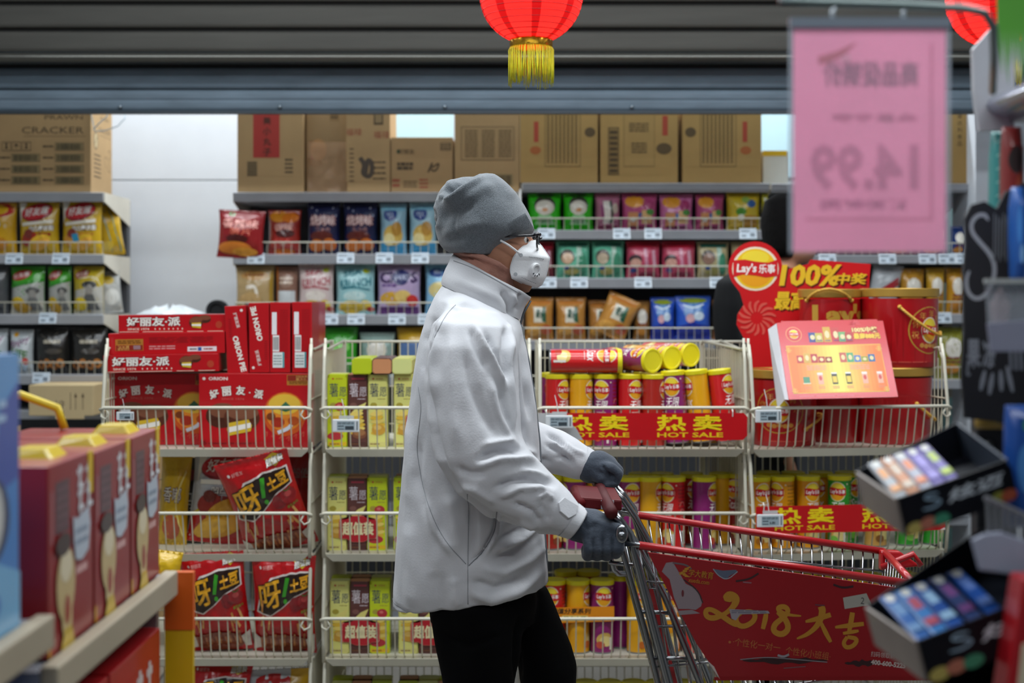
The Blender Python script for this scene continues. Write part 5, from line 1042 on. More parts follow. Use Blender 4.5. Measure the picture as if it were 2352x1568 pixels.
# body: head, neck, trunk, arms, legs as one surface
mb = MB()
hd = [(432, 1070, 1130, .03), (444, 1046, 1160, .05), (456, 1034, 1186, .062), (470, 1018, 1204, .07), (500, 1018, 1214, .073), (525, 1022, 1218, .074), (540, 1028, 1219, .073), (552, 1036, 1216, .071), (566, 1044, 1222, .07), (582, 1052, 1224, .068), (600, 1062, 1220, .066), (618, 1078, 1218, .062), (634, 1096, 1222, .056), (650, 1112, 1224, .047), (662, 1130, 1222, .036), (672, 1150, 1216, .022)]
mb.rings([lr(l, r, y, b) for y, l, r, b in hd])
mb.rings([ring(1219, 548, 5, 0, .008), ring(1226, 560, 8, 0, .011), ring(1234, 578, 12, 0, .014), ring(1238, 592, 14, 0, .017), ring(1230, 600, 12, 0, .015), ring(1222, 606, 6, 0, .008)])
mb.rings([ring(1222, 614, 8, 0, .022), ring(1226, 622, 9, 0, .026), ring(1226, 632, 9, 0, .024), ring(1222, 640, 7, 0, .018)])
mb.rings([lr(1052, 1150, 590, .055), lr(1052, 1160, 640, .058), lr(1046, 1170, 690, .065), lr(1050, 1170, 730, .08), lr(1030, 1170, 790, .12), lr(1000, 1180, 870, .125), lr(970, 1200, 960, .125), lr(955, 1215, 1060, .125), lr(955, 1230, 1200, .125), lr(970, 1225, 1300, .12), lr(1010, 1200, 1390, .09)])
def dpx(px, py, d): return Q3(px, py, d)
mb.chain([dpx(1090, 810, 2.83), dpx(1105, 1015, 2.765), dpx(1300, 1157, 2.755), dpx(1335, 1172, 2.75)], [.045, .04, .03, .026])
mb.chain([dpx(1100, 820, 3.11), dpx(1130, 1010, 3.18), dpx(1340, 1086, 3.12), dpx(1372, 1096, 3.11)], [.045, .04, .03, .026])
LEG = [(0, 2.90, [(1090, 1390), (1101, 1500), (1088, 1740), (1042, 2000), (1026, 2165)]), (1, 3.05, [(1180, 1390), (1232, 1480), (1259, 1560), (1252, 1720), (1206, 2000), (1196, 2165)])]
for i, d, pts in LEG: mb.chain([dpx(x, y, d) for x, y in pts], [.06, .055, .05, .04, .034, .03][:len(pts)])
me = voxel(mb, .007, 4); body = fit(body_obj('body', me, skin, man))
for s in (-1, 1):       # eyes and ears
    e = MB().ball(Q3(1202, 553, DP + s * .030), .009, 12, 8).build('eye', mat('#e9e5df', .15, coat=.5), man, smooth='all'); fit(e)
    p = MB().ball(Q3(1210, 553, DP + s * .031), (.004, .005, .005), 10, 8).build('iris', mat('#2c1c14', .2), e, smooth='all')
    ear = MB().ball(Q3(1110, 553, DP + s * .071), (.014, .008, .028), 12, 8).build('ear', skin, man, smooth='all'); fit(ear)
# ---- jacket
jm = mat('#cacbcf', .78, bump=.07, bs=260, var=.03, vs=14, sheen=.1, spec=.3)
mb = MB()
tor = [(1081, 1362, 177, -27, .150), (1081, 1335, 175, -24, .158), (1081, 1290, 172, -16, .162), (1082, 1230, 169, -8, .164), (1083, 1160, 164, -2, .164), (1084, 1080, 158, 0, .163), (1085, 1000, 150, 0, .164), (1085, 920, 141, 2, .167), (1085, 850, 132, 5, .172), (1086, 800, 124, 8, .178), (1088, 765, 116, 12, .178), (1091, 738, 110, 20, .166), (1097, 714, 100, 30, .142), (1102, 700, 92, 36, .112), (1104, 690, 86, 40, .095)]
mb.rings([ring(x, y, hx, hy, b, n=48, sq=2.3) for x, y, hx, hy, b in tor])
slv = [(1092, 708, 55, 10, .055, 2.86), (1089, 742, 88, 4, .080, 2.832), (1087, 790, 100, 0, .09, 2.815), (1089, 860, 104, -2, .092, 2.80), (1094, 940, 101, -8, .09, 2.785), (1106, 1005, 93, -26, .086, 2.77), (1132, 1052, 75, -54, .08, 2.76), (1174, 1088, 52, -62, .072, 2.755), (1225, 1116, 36, -54, .064, 2.75), (1270, 1140, 28, -45, .056, 2.75), (1300, 1157, 22, -33, .049, 2.75), (1312, 1164, 20, -29, .045, 2.75)]
mb.rings([ring(x, y, hx, hy, b, d, n=28) for x, y, hx, hy, b, d in slv])
fsl = [(1095, 712, 60, 10, .06, 3.07), (1092, 760, 92, 2, .08, 3.11), (1092, 860, 98, 0, .085, 3.14), (1100, 950, 92, -14, .082, 3.165), (1140, 1010, 70, -40, .074, 3.17), (1200, 1040, 45, -50, .066, 3.16), (1262, 1052, 26, -50, .060, 3.145), (1310, 1066, 18, -44, .054, 3.13), (1348, 1082, 15, -37, .047, 3.12), (1360, 1087, 14, -33, .044, 3.12)]
mb.rings([ring(x, y, hx, hy, b, d, n=28) for x, y, hx, hy, b, d in fsl])
me = voxel(mb, .005, 4)
fuzz(me, .0035, 9, 3, (1.6, 1, .6)); fuzz(me, .002, 26, 8, (1.4, 1, .8))
FO = [  # valleys (-) and ridges (+), in drawing pixels
    ([(1022, 702), (1000, 738), (988, 775), (985, 835), (993, 890), (1008, 960), (1024, 1020)], 11, -9), ([(1040, 720), (1014, 760), (1006, 830), (1014, 900)], 14, 5),
    ([(1016, 748), (1008, 770), (1000, 800)], 7, -6),
    ([(1096, 742), (1112, 775), (1135, 812), (1160, 872)], 9, 7), ([(1085, 748), (1102, 790), (1126, 835)], 9, -5), ([(1118, 760), (1140, 800), (1164, 850)], 7, -6),
    ([(1166, 742), (1160, 800), (1168, 858)], 9, -7), ([(1178, 760), (1174, 820), (1184, 900), (1192, 960)], 9, 5),
    ([(1180, 800), (1190, 880), (1196, 960), (1204, 1000)], 10, -9), ([(1050, 760), (1046, 830), (1052, 920), (1062, 990)], 16, 4),
    ([(1075, 800), (1090, 870), (1120, 940), (1150, 985)], 14, -4), ([(1150, 880), (1162, 930), (1186, 980)], 9, -5), ([(1130, 860), (1150, 930), (1176, 980)], 9, 4),
    ([(1108, 1017), (1140, 1003), (1172, 1000), (1200, 1006)], 9, -10), ([(1110, 1034), (1150, 1020), (1200, 1022), (1226, 1032)], 9, 8), ([(1120, 990), (1150, 985), (1180, 984)], 8, 6),
    ([(1140, 1080), (1170, 1066), (1205, 1060), (1240, 1064), (1264, 1076)], 9, -9), ([(1150, 1098), (1190, 1080), (1234, 1080), (1258, 1092)], 8, 6), ([(1196, 1045), (1228, 1054), (1256, 1066)], 7, 6),
    ([(1060, 1040), (1090, 1050), (1120, 1046)], 10, -5), ([(1070, 1080), (1100, 1085), (1140, 1110)], 9, 4), ([(1180, 1110), (1220, 1128), (1236, 1156)], 8, -6), ([(1226, 1100), (1244, 1094), (1262, 1104)], 6, 5), ([(1232, 1112), (1246, 1128), (1252, 1150)], 7, -4),
    ([(1010, 980), (1035, 1050), (1070, 1100), (1130, 1140), (1230, 1185)], 12, -6),
    ([(1144, 1232), (1170, 1222), (1199, 1214), (1238, 1180)], 10, 7), ([(1140, 1250), (1180, 1238), (1230, 1212)], 9, -6), ([(1160, 1180), (1200, 1160), (1228, 1170)], 10, 5), ([(1150, 1206), (1190, 1190), (1226, 1186)], 8, -5),
    ([(1084, 1322), (1130, 1344), (1190, 1330), (1240, 1296)], 14, 6), ([(1090, 1300), (1140, 1318), (1200, 1300)], 12, -6), ([(1110, 1270), (1160, 1285), (1220, 1262), (1250, 1240)], 12, 4),
    ([(985, 1120), (1010, 1190), (1046, 1240)], 10, 5), ([(970, 1000), (968, 1080), (990, 1160)], 12, -5), ([(1040, 1110), (1050, 1170), (1060, 1240)], 18, 5), ([(1086, 1130), (1092, 1200), (1086, 1260)], 10, -5),
    ([(950, 1180), (960, 1280), (955, 1370)], 25, 4), ([(1010, 1280), (1020, 1340), (1015, 1390)], 25, -4), ([(940, 960), (950, 1060), (948, 1150)], 16, 4), ([(1050, 1290), (1060, 1360)], 14, 3),
    ([(1144, 1136), (1137, 1190), (1112, 1236), (1082, 1264)], 5, -5), ([(1150, 1140), (1144, 1195), (1118, 1242)], 5, 4), ([(960, 1384), (1040, 1392), (1120, 1382), (1200, 1358), (1250, 1334)], 4, -2.5), ([(910, 1372), (960, 1384)], 4, -2.5),
    ([(1206, 760), (1214, 850), (1226, 950), (1234, 1020)], 6, 4), ([(1196, 770), (1204, 860), (1214, 950)], 5, -5), ([(1236, 1190), (1243, 1260), (1246, 1330)], 6, 4),
    ([(1040, 712), (1075, 700), (1110, 715)], 8, -4),
    ([(1262, 1010), (1285, 1022), (1300, 1040)], 6, -8), ([(1258, 1034), (1284, 1046), (1310, 1074)], 6, -6), ([(1272, 1030), (1296, 1040), (1320, 1062)], 6, 5), ([(1280, 1064), (1302, 1062), (1322, 1080)], 6, -5), ([(1300, 1030), (1322, 1046), (1350, 1058)], 6, 4)]
sculpt(me, FO)
jk = fit(body_obj('jacket', me, jm, man)); jb = bvh_of(me)
seam = mat('#8f9297', .7)
def seam_line(pts, name='seam', r=.0007, m=seam, par=None, off=.0004):
    p3 = [onto(jb, x, y, off) for x, y in spline(pts, 10)]; p3 = [p for p in p3 if p is not None]
    p3 = [p for i, p in enumerate(p3) if i == 0 or (p - p3[i - 1]).length < .05]
    if len(p3) > 2: return MB().tube(p3, r, 5).build(name, m, par or jk, smooth='all')
for pts in ([(968, 880), (975, 930), (966, 1010), (972, 1060), (984, 1110), (1021, 1195), (1076, 1262)], [(1082, 1098), (1081, 1180), (1080, 1266), (1080, 1396)], [(1052, 700), (1034, 722), (1010, 770)],
            [(905, 1368), (960, 1384), (1040, 1390), (1120, 1380), (1200, 1356), (1250, 1330)]): seam_line(pts)
seam_line([(1144, 1136), (1138, 1190), (1112, 1236), (1082, 1266)], 'pocket_edge', .0011, mat('#7d8085', .7))
zp = [Q3(1200, 745), Q3(1210, 830), Q3(1222, 920), Q3(1233, 1010), Q3(1242, 1100), Q3(1247, 1200), Q3(1252, 1280), Q3(1258, 1335)]
for i in range(len(zp)):
    h = jb.ray_cast(zp[i] + Vector((.3, -.004, 0)), Vector((-1, 0, 0))); zp[i] = (h[0] + Vector((.0015, 0, 0))) if h[0] is not None and abs(h[0].x - zp[i].x) < .05 else zp[i]
MB().tube(zp, .002, 6).build('zipper', mat('#7f8489', .5), jk, smooth='all')
# collar (turned up) : outer and inner wall
cl = [(1105, 694, 91, 40, .102), (1106, 684, 92, 40, .102), (1113, 664, 92, 42, .098), (1122, 648, 91, 45, .092), (1129, 636, 91, 48, .088), (1131, 633, 88, 48, .084), (1129, 638, 85, 46, .081), (1116, 668, 84, 40, .086), (1106, 692, 80, 36, .088)]
mb = MB(); mb.rings([ring(x, y, hx, hy, b, n=56, sq=2.15) for x, y, hx, hy, b in cl], cap=False)
cm = mb.mesh('collar'); bm = bmesh.new(); bm.from_mesh(cm); bmesh.ops.subdivide_edges(bm, edges=bm.edges, cuts=2, use_grid_fill=True, smooth=.6); bmesh.ops.recalc_face_normals(bm, faces=bm.faces); bm.to_mesh(cm); bm.free()
fuzz(cm, .0022, 22, 5)
sculpt(cm, [([(1150, 668), (1170, 700), (1172, 726)], 8, -5), ([(1176, 676), (1190, 700)], 7, 4), ([(1196, 672), (1186, 712)], 7, -4), ([(1040, 640), (1100, 664), (1160, 694)], 9, 2)])
col = body_obj('collar', cm, jm, jk)
cb = bvh_of(cm)
def on_collar(pts, name, r, m):
    p3 = [onto(cb, x, y, .0004) for x, y in spline(pts, 8)]; p3 = [p for p in p3 if p is not None]
    if len(p3) > 2: MB().tube(p3, r, 5).build(name, m, col, smooth='all')
on_collar([(1044, 600), (1090, 618), (1140, 644), (1196, 676)], 'seam', .0007, seam)
MB().tube([Q3(1219, 690, DP - .004), Q3(1203, 718, DP - .004), Q3(1195, 745, DP - .004)], .0025, 6).build('zipper', mat('#6f7479', .4, metal=.5), col, smooth='all')
MB().box(-.003, .003, -.0015, .0015, -.022, 0, 0, Matrix.Translation(Q3(1201, 750, DP - .008))).build('zip_pull', mat('#b9bbb8', .3, metal=.6), col)
# cuff tabs and cuff rings
for sg, rs in ((0, slv), (1, fsl)):
    a, b = rs[-2], rs[-1]
    mb = MB().rings([ring(a[0] - 4, a[1] - 2, a[2] * 1.03, a[3] * 1.03, a[4] * 1.03, a[5], 28), ring(b[0] + 1, b[1] + .5, b[2] * 1.06, b[3] * 1.06, b[4] * 1.06, b[5], 28), ring(b[0] + 4, b[1] + 2, b[2] * 1.04, b[3] * 1.04, b[4] * 1.04, b[5], 28), ring(b[0] + 3, b[1] + 1, b[2] * .86, b[3] * .86, b[4] * .86, b[5], 28)], cap=False)
    mb.build('cuff', jm, jk, smooth='all')
tp = [onto(jb, x, y, .002) for x, y in [(1272, 1112), (1284, 1104), (1312, 1124), (1309, 1138), (1292, 1145), (1274, 1130)]]
tp = [p for p in tp if p is not None]
if len(tp) > 3:
    nrm = (tp[1] - tp[0]).cross(tp[2] - tp[0]).normalized(); nrm = nrm if nrm.y < 0 else -nrm; n = len(tp); cen = sum(tp, Vector()) / n; nrm = sum(((tp[i] - cen).cross(tp[(i + 1) % n] - cen) for i in range(n)), Vector()).normalized(); nrm = nrm if nrm.y < 0 else -nrm; tp = [p - nrm * ((p - cen).dot(nrm)) * .9 for p in tp]
    MB().add([p + nrm * .003 for p in tp] + [p - nrm * .004 for p in tp], [tuple(range(n)), tuple(range(n, 2 * n))[::-1]] + [(i, (i + 1) % n, (i + 1) % n + n, i + n) for i in range(n)]).build('cuff_tab', jm, jk, bevel=.001)
# ---- trousers and shoes
mb = MB(); blk = mat('#060607', .95, var=.1, spec=.1)
mb.rings([lr(985, 1228, 1330, .13), lr(985, 1235, 1380, .135), lr(990, 1225, 1430, .11)])
def leg(d, rows): mb.rings([lr(l, r, y, b, d, n=24) for l, r, y, b in rows])
leg(2.90, [(990, 1180, 1360, .085), (1000, 1200, 1430, .085), (1010, 1192, 1500, .08), (1020, 1178, 1568, .075), (1020, 1160, 1720, .066), (1000, 1135, 1850, .062), (975, 1110, 2000, .058), (965, 1085, 2150, .05), (962, 1080, 2185, .048)])
leg(3.04, [(1090, 1255, 1360, .085), (1130, 1285, 1430, .085), (1170, 1318, 1500, .08), (1188, 1330, 1545, .076), (1196, 1326, 1600, .072), (1190, 1315, 1720, .066), (1165, 1285, 1850, .06), (1150, 1262, 2000, .056), (1140, 1250, 2150, .05), (1140, 1248, 2185, .048)])
me = voxel(mb, .008, 5); fuzz(me, .004, 10, 2); sculpt(me, [([(1190, 1400), (1186, 1480), (1192, 1568)], 8, -8), ([(1010, 1420), (1080, 1440), (1160, 1420)], 8, -4)])
fit(body_obj('trousers', me, blk, man))
for x, d in ((1035, 2.90), (1205, 3.04)):
    mb = MB(); mb.rings([ring(x, 2216, 62, 0, .04, d, 20), ring(x, 2200, 66, 0, .043, d, 20), ring(x - 8, 2184, 52, 4, .042, d, 20), ring(x - 18, 2170, 36, 4, .04, d, 20), ring(x - 20, 2150, 30, 0, .036, d, 20)])
    s_ = mb.build('shoe', mat('#1b1b1d', .5), man, smooth='all'); fit(s_)
    MB().rings([ring(x + 1, 2219, 66, 0, .043, d, 20), ring(x + 1, 2209, 67, 0, .044, d, 20)]).build('sole', mat('#c9c7c0', .6), s_)
# ---- beanie
HB = [(397, 1088, 1118, .026), (403, 1060, 1138, .05), (414, 1030, 1154, .072), (430, 1013, 1172, .088), (450, 1003, 1190, .098), (475, 998, 1207, .105), (500, 997, 1220, .109), (520, 999, 1226, .110), (534, 1002, 1228, .108), (546, 1004, 1204, .104), (558, 1008, 1180, .099), (570, 1016, 1162, .094), (580, 1030, 1150, .088), (588, 1090, 1142, .078)]
mb = MB().rings([lr(l, r, y, b, n=40) for y, l, r, b in HB])
me = voxel(mb, .005, 6)
sculpt(me, [([(1026, 458), (1036, 440), (1060, 424), (1085, 412), (1104, 404)], 15, -15), ([(1022, 472), (1044, 462), (1064, 447), (1082, 431), (1112, 411)], 9, 11), ([(1022, 462), (1020, 440), (1036, 416)], 6, 5), ([(1004, 470), (1012, 500), (1010, 530)], 10, 4), ([(1008, 470), (1022, 452)], 6, 4), ([(1030, 478), (1070, 466), (1110, 440), (1140, 436)], 14, 4),
             ([(1016, 506), (1050, 494), (1090, 474)], 12, -4), ([(1020, 540), (1060, 530), (1110, 520)], 14, 3), ([(1026, 556), (1070, 548), (1110, 548)], 10, -3), ([(1002, 484), (1006, 500), (1000, 520)], 5, -6), ([(1048, 500), (1050, 530), (1062, 548)], 4, -2), ([(1120, 405), (1150, 425), (1184, 460)], 12, 3)], lo=.3, wk=1)
knit = mat('#62696f', .95, bump=.4, bs=650, var=.38, vs=520, sheen=.5)
bn = fit(body_obj('beanie', me, knit, man)); hb_ = bvh_of(me)
rib = knit
rb = MB()
for k in range(34):     # ribbed front edge
    t = k / 33; x0 = 1226 - 60 * t; y0 = 529 + 27 * t; x1 = x0 - 20 + 6 * t; y1 = y0 - 36 + 6 * t
    if t > .75: continue
    p3 = [onto(hb_, x0 + (x1 - x0) * s / 5 - 1, y0 + (y1 - y0) * s / 5, .0006) for s in range(6)]; p3 = [p for p in p3 if p is not None]
    if len(p3) > 2: rb.tube(p3, [(.0017 * (1 - t / .8)) * (1 - i / 7) + .0002 for i in range(len(p3))], 6)
tag(rb.build('ribbing', rib, bn, smooth='all'), kind='stuff')
# ---- scarf
mb = MB().rings([ring(1112, 655, 74, 38, .08, n=48), ring(1116, 628, 76, 36, .078, n=48), ring(1119, 612, 78, 34, .077, n=48), ring(1120, 600, 80, 32, .077, n=48), ring(1121, 594, 76, 31, .072, n=48), ring(1121, 600, 70, 30, .066, n=48), ring(1118, 625, 68, 30, .066, n=48)], cap=False)
sm = mb.mesh('scarf'); bm = bmesh.new(); bm.from_mesh(sm); bmesh.ops.subdivide_edges(bm, edges=bm.edges, cuts=2, use_grid_fill=True, smooth=.5); bmesh.ops.recalc_face_normals(bm, faces=bm.faces); bm.to_mesh(sm); bm.free()
fuzz(sm, .004, 24, 4, (1, 1, 2)); sculpt(sm, [([(1050, 592), (1090, 596), (1130, 612), (1170, 636)], 5, -5), ([(1060, 584), (1110, 592), (1160, 616)], 5, 4), ([(1120, 622), (1150, 640), (1180, 652)], 5, -4)])
fit(body_obj('scarf', sm, mat('#b98473', .9, bump=.3, bs=120, var=.12, vs=30, sheen=.3), man))
# ---- mask
MO = [(1229, 551), (1243, 564), (1262, 592), (1258, 615), (1253, 636), (1244, 654), (1232, 660)]
ML = [(1221, 553), (1200, 568), (1188, 580), (1179, 594), (1173, 612), (1172, 624), (1176, 640), (1200, 652)]
def along(pts, t):
    L = [0]
    for a, b in zip(pts, pts[1:]): L.append(L[-1] + math.hypot(b[0] - a[0], b[1] - a[1]))
    s = t * L[-1]
    for i in range(len(pts) - 1):
        if s <= L[i + 1] or i == len(pts) - 2: f = (s - L[i]) / (L[i + 1] - L[i]); return tuple(pts[i][c] + (pts[i + 1][c] - pts[i][c]) * f for c in (0, 1))
N1, N2 = 26, 20
def mask_pt(s, t, side, o=0):
    a = along(MO, t); b = along(ML, t); x = a[0] + (b[0] - a[0]) * s; y = a[1] + (b[1] - a[1]) * s
    W_ = math.hypot(a[0] - b[0], a[1] - b[1]) / 80; dep = .074 * min(1, W_ * 1.05) * (1 - (1 - s) ** 2.0) ** .75
    dep += .0012 * math.exp(-((t - .42) / .02) ** 2) - .001 * math.exp(-((t - .46) / .02) ** 2)
    return Q3(x, y, DP + side * (dep + o))
mk = None
mw = mat('#e9eaec', .75, var=.02, bump=.08, bs=300)
vs = []; fs = []
for side in (-1, 1):
    for o in (0, -.0014):
        b0 = len(vs); vs += [mask_pt(i / N2, j / N1, side, o) for j in range(N1 + 1) for i in range(N2 + 1)]
        fs += [(b0 + j * (N2 + 1) + i, b0 + j * (N2 + 1) + i + 1, b0 + (j + 1) * (N2 + 1) + i + 1, b0 + (j + 1) * (N2 + 1) + i) for j in range(N1) for i in range(N2)]
mk = MB().add(vs, fs).build('mask', mw, man, smooth='all'); fit(mk); mkb = bvh_of(mk.data)
MB().tube([mask_pt(0, j / 20, -1) + Vector((.0005, 0, 0)) for j in range(21)], .0012, 6).build('edge_fold', mw, mk, smooth='all')
MB().tube([mask_pt(1, j / 20, -1, .0006) for j in range(21)], .0013, 6).build('edge_seam', mat('#d5d7da', .8), mk, smooth='all')
for pts in ([(1214, 592), (1232, 593), (1250, 596)], [(1198, 638), (1214, 645), (1232, 652)]):
    st = MB(); L_ = fine(pts, 9)
    for a, b in zip(L_[::2], L_[1::2]):
        p, q = onto(mkb, *a, .0004), onto(mkb, *b, .0004)
        if p and q: st.tube([p, q], .0006, 4)
    tag(st.build('stitching', mat('#8d9094', .7), mk), kind='stuff')
pv = onto(mkb, 1227, 621, 0); h = mkb.ray_cast(Q3(1227, 621, 1.5), Vector((0, 1, 0))); nv = h[1].normalized()
if nv.y > 0: nv = -nv
rot = nv.to_track_quat('Z', 'Y').to_matrix().to_4x4()
va = MB(); va.lathe([(.0001, .004), (.009, .0038), (.0095, .0062), (.0105, .0066), (.0135, .006), (.015, .004), (.0155, -.002)], 32)
va.v = [tuple(Matrix.Translation(pv) @ rot @ Vector(v)) for v in va.v]
vl = va.build('valve', mat('#e3e4e6', .4, coat=.2), mk, smooth=True)
for i in range(4):
    a = 2 * PI * i / 11 + 2.2; c = Matrix.Translation(pv) @ rot; sl_ = MB()
    sl_.box(-.0011, .0011, -.0022, .0022, .0058, .0068, 0, c @ Matrix.Rotation(a, 4, 'Z') @ Matrix.Translation((0, .0115, 0))); sl_.build('valve_slot', mat('#3c4046', .8), vl)
for x, y in ((1196, 588), (1184, 631)):
    p = onto(mkb, x, y, .0003); h = mkb.ray_cast(Q3(x, y, 1.5), Vector((0, 1, 0))); m4 = Matrix.Translation(p) @ (-h[1] if h[1].y > 0 else h[1]).to_track_quat('Z', 'Y').to_matrix().to_4x4()
    w_ = MB().lathe([(.0001, .0004), (.0036, .0004), (.004, 0)], 14); w_.v = [tuple(m4 @ Vector(v)) for v in w_.v]; w_.build('weld_spot', mat('#a9adb2', .6), mk)
MB().tube([Q3(1194, 586, DP - .0745), Q3(1183, 577, DP - .079), Q3(1168, 566, DP - .086), Q3(1150, 556, DP - .088)], .0022, 6).build('strap', mw, mk, smooth='all')
# ---- glasses
gm = mat('#17181d', .25, coat=.4)
gl = MB().tube([Q3(1150, 548, DP - .082), Q3(1200, 545, DP - .077), Q3(1226, 544, DP - .068)], [.0018, .0026, .003], 8).build('glasses', gm, man, smooth='all'); fit(gl)
MB().tube([Q3(1150, 548, DP + .082), Q3(1200, 545, DP + .077), Q3(1226, 544, DP + .068)], [.0018, .0026, .003], 8).build('temple', gm, gl, smooth='all')
for s in (-1, 1):
    pts = []
    for j in range(24):
        a = 2 * PI * j / 24; yy = s * (.036 + .029 * math.cos(a)); zz = 555 - 18 * math.copysign(abs(math.sin(a)) ** .7, math.sin(a))
        pts.append(Q3(1238 - 6 * abs(yy) / .065 + (zz - 555) * -.03, zz, DP + yy))
    fr_ = MB().tube(pts, .0021, 6, closed=True).build('rim', gm, gl, smooth='all')
    MB().add(pts, [tuple(range(24))]).build('lens', mat('#dfe8ea', .05, alpha=.18), fr_)
    MB().tube([Q3(1226, 544, DP + s * .068), Q3(1234, 541, DP + s * .067), Q3(1239, 542, DP + s * .062)], .0038, 8).build('hinge', gm, gl, smooth='all')
MB().tube([Q3(1241, 548, DP - .008), Q3(1244, 546, DP), Q3(1241, 548, DP + .008)], .002, 6).build('bridge', gm, gl, smooth='all')
# ---- gloves: palm, four curled fingers, thumb
glm = mat('#37404d', .8, bump=.15, bs=220, var=.06, sheen=.2)
def glove(wx, wy, dw, ks, name='glove'):
    mb = MB(); mb.chain([Q3(wx, wy, dw), Q3(*ks['mid'], dw)], [.034, .036]); mb.chain([Q3(*ks['mid'], dw), Q3(*ks['palm'], dw)], [.036, .03])
    for i, (kn, pip, dip, tip, dd, r) in enumerate(ks['f']):
        e = ks['dd'][i] if 'dd' in ks else (dd,) * 4
        mb.chain([Q3(*ks['mid'], dw + e[0] * .6), Q3(*kn, dw + e[0]), Q3(*pip, dw + e[1]), Q3(*dip, dw + e[2]), Q3(*tip, dw + e[3])], [r * 1.7, r * 1.25, r * 1.1, r, r * .9])
    mb.chain([Q3(*p, dw + e) for p, e in ks['th']], [.018, .0145, .0125, .0105])
    me = voxel(mb, .0032, 4); sculpt(me, ks.get('fold', []))
    return fit(body_obj(name, me, glm, man))
FX = (1336, 1356, 1376, 1396)
near = dict(mid=(1346, 1172), palm=(1374, 1180),
    f=[((x + 4 - 3 * (i == 3), 1180 - 2 * i), (x + 3, 1212 - 2 * (i == 3)), (x, 1230 - 5 * (i == 3)), (x - 1, 1222), 0, .0118) for i, x in enumerate(FX)],
    dd=[(-.026, -.036, -.014, .018)] * 4, th=[((1352, 1162), .012), ((1380, 1160), .004), ((1402, 1172), -.004), ((1410, 1196), -.01)],
    fold=[([(1320, 1140), (1334, 1170), (1330, 1196)], 8, -2), ([(1366, 1186), (1366, 1236)], 4, -2.5), ([(1346, 1190), (1346, 1236)], 4, -2.5), ([(1386, 1186), (1387, 1232)], 4, -2.5), ([(1340, 1150), (1370, 1160), (1396, 1168)], 8, 2)])
glove(1316, 1166, 2.752, near)
far = dict(mid=(1384, 1088), palm=(1400, 1090),
    f=[((1412, 1088), (1428, 1100), (1420, 1122), (1400, 1128), -.036, .0105), ((1412, 1082), (1430, 1096), (1424, 1118), (1402, 1124), -.012, .0112), ((1408, 1080), (1426, 1092), (1418, 1112), (1400, 1118), .012, .0112), ((1404, 1080), (1420, 1090), (1412, 1108), (1396, 1112), .034, .0102)],
    th=[((1376, 1100), -.02), ((1388, 1112), -.03), ((1404, 1120), -.028), ((1418, 1124), -.02)],
    fold=[([(1398, 1096), (1414, 1104), (1424, 1120)], 4, -4), ([(1390, 1080), (1400, 1096)], 5, -3)])
glove(1364, 1091, 3.10, far)
# ------------------------------------------------------------------ the shopping trolley
chrome = mat('#a2a4a7', .22, metal=1, var=.05); redp = mat('#a81219', .3, coat=.4, var=.05); dkred = mat('#4a0a0e', .55, spec=.3)
ND, FD = 2.74, 3.12
ct = empty('shopping_cart', (X(1750, 2.93), 2.93, 0)); tag(ct, 'chrome shopping trolley with red rails and a worn red advertising board', 'trolley'); coff = Vector(ct.location)
def cp(mb, name, m, par=None, **k):
    o = mb.build(name, m, par or ct, **k)
    if par is None: o.location = -coff
    return o
hz = Z(1172, 2.74); hxp = X(1402, 2.74)
hd_ = cp(MB().tube([(hxp, ND - .03, hz), (hxp, FD + .05, hz)], .0125, 12), 'handle', dkred, smooth='all')
MB().hexa([(hxp - .055, 2.84, hz + .012), (hxp + .03, 2.84, hz + .006), (hxp + .03, 3.03, hz + .006), (hxp - .055, 3.03, hz + .012)], [(hxp - .05, 2.84, hz - .012), (hxp + .03, 2.84, hz - .016), (hxp + .03, 3.03, hz - .016), (hxp - .05, 3.03, hz - .012)]).build('handle_cover', mat('#5c0e12', .5, spec=.3), hd_, bevel=.004)
MB().tube([(hxp - .054, 2.838, hz), (hxp - .054, 3.032, hz)], .012, 10).build('handle_grip', mat('#5e0d12', .6, spec=.2), hd_, smooth='all')
MB().box(hxp - .012, hxp + .014, 2.8385, 2.8395, hz - .012, hz + .006).build('sticker', mat('#c9cbd0', .5), hd_)
for d, sg in ((ND, -1), (FD, 1)):
    T = lambda px, py, e=0: P(px, py, d + e)
    a = hz
    K = [(1404, 1176), (1424, 1196), (1446, 1226), (1466, 1300), (1502, 1440), (1536, 1568), (1560, 1660), (1640, 1960)]
    dy = 0 if sg < 0 else -58
    f1 = MB().tube([T(x + (0 if sg < 0 else 8), y + dy * (1 if y < 1300 else 1)) for x, y in K], .009, 8); cp(f1, 'side_frame', chrome, smooth='all')
    K2 = [(1404, 1178), (1432, 1206), (1460, 1246), (1528, 1370), (1570, 1474), (1608, 1568), (1660, 1700), (1760, 1990)]
    cp(MB().tube([T(x, y + dy, sg * -.02) for x, y in K2], .0075, 8), 'side_frame', chrome, smooth='all')
    K3 = [(1410, 1192), (1418, 1226), (1440, 1300), (1480, 1440), (1512, 1568), (1540, 1680)]
    cp(MB().tube([T(x, y + dy, sg * -.012) for x, y in K3], .0055, 8), 'side_frame', chrome, smooth='all')
    pv_ = cp(MB().tube([T(1428 + 9 * math.cos(q * PI / 8), 1226 + dy - 16 * math.sin(q * PI / 8), sg * .03) for q in range(16)], .005, 6, closed=True), 'pivot', chrome, smooth='all')
    MB().tube([T(1428, 1230 + dy, sg * .036), T(1428, 1230 + dy, sg * .01)], .0075, 10).build('bolt', mat('#77797c', .3, metal=1), pv_, smooth='all')
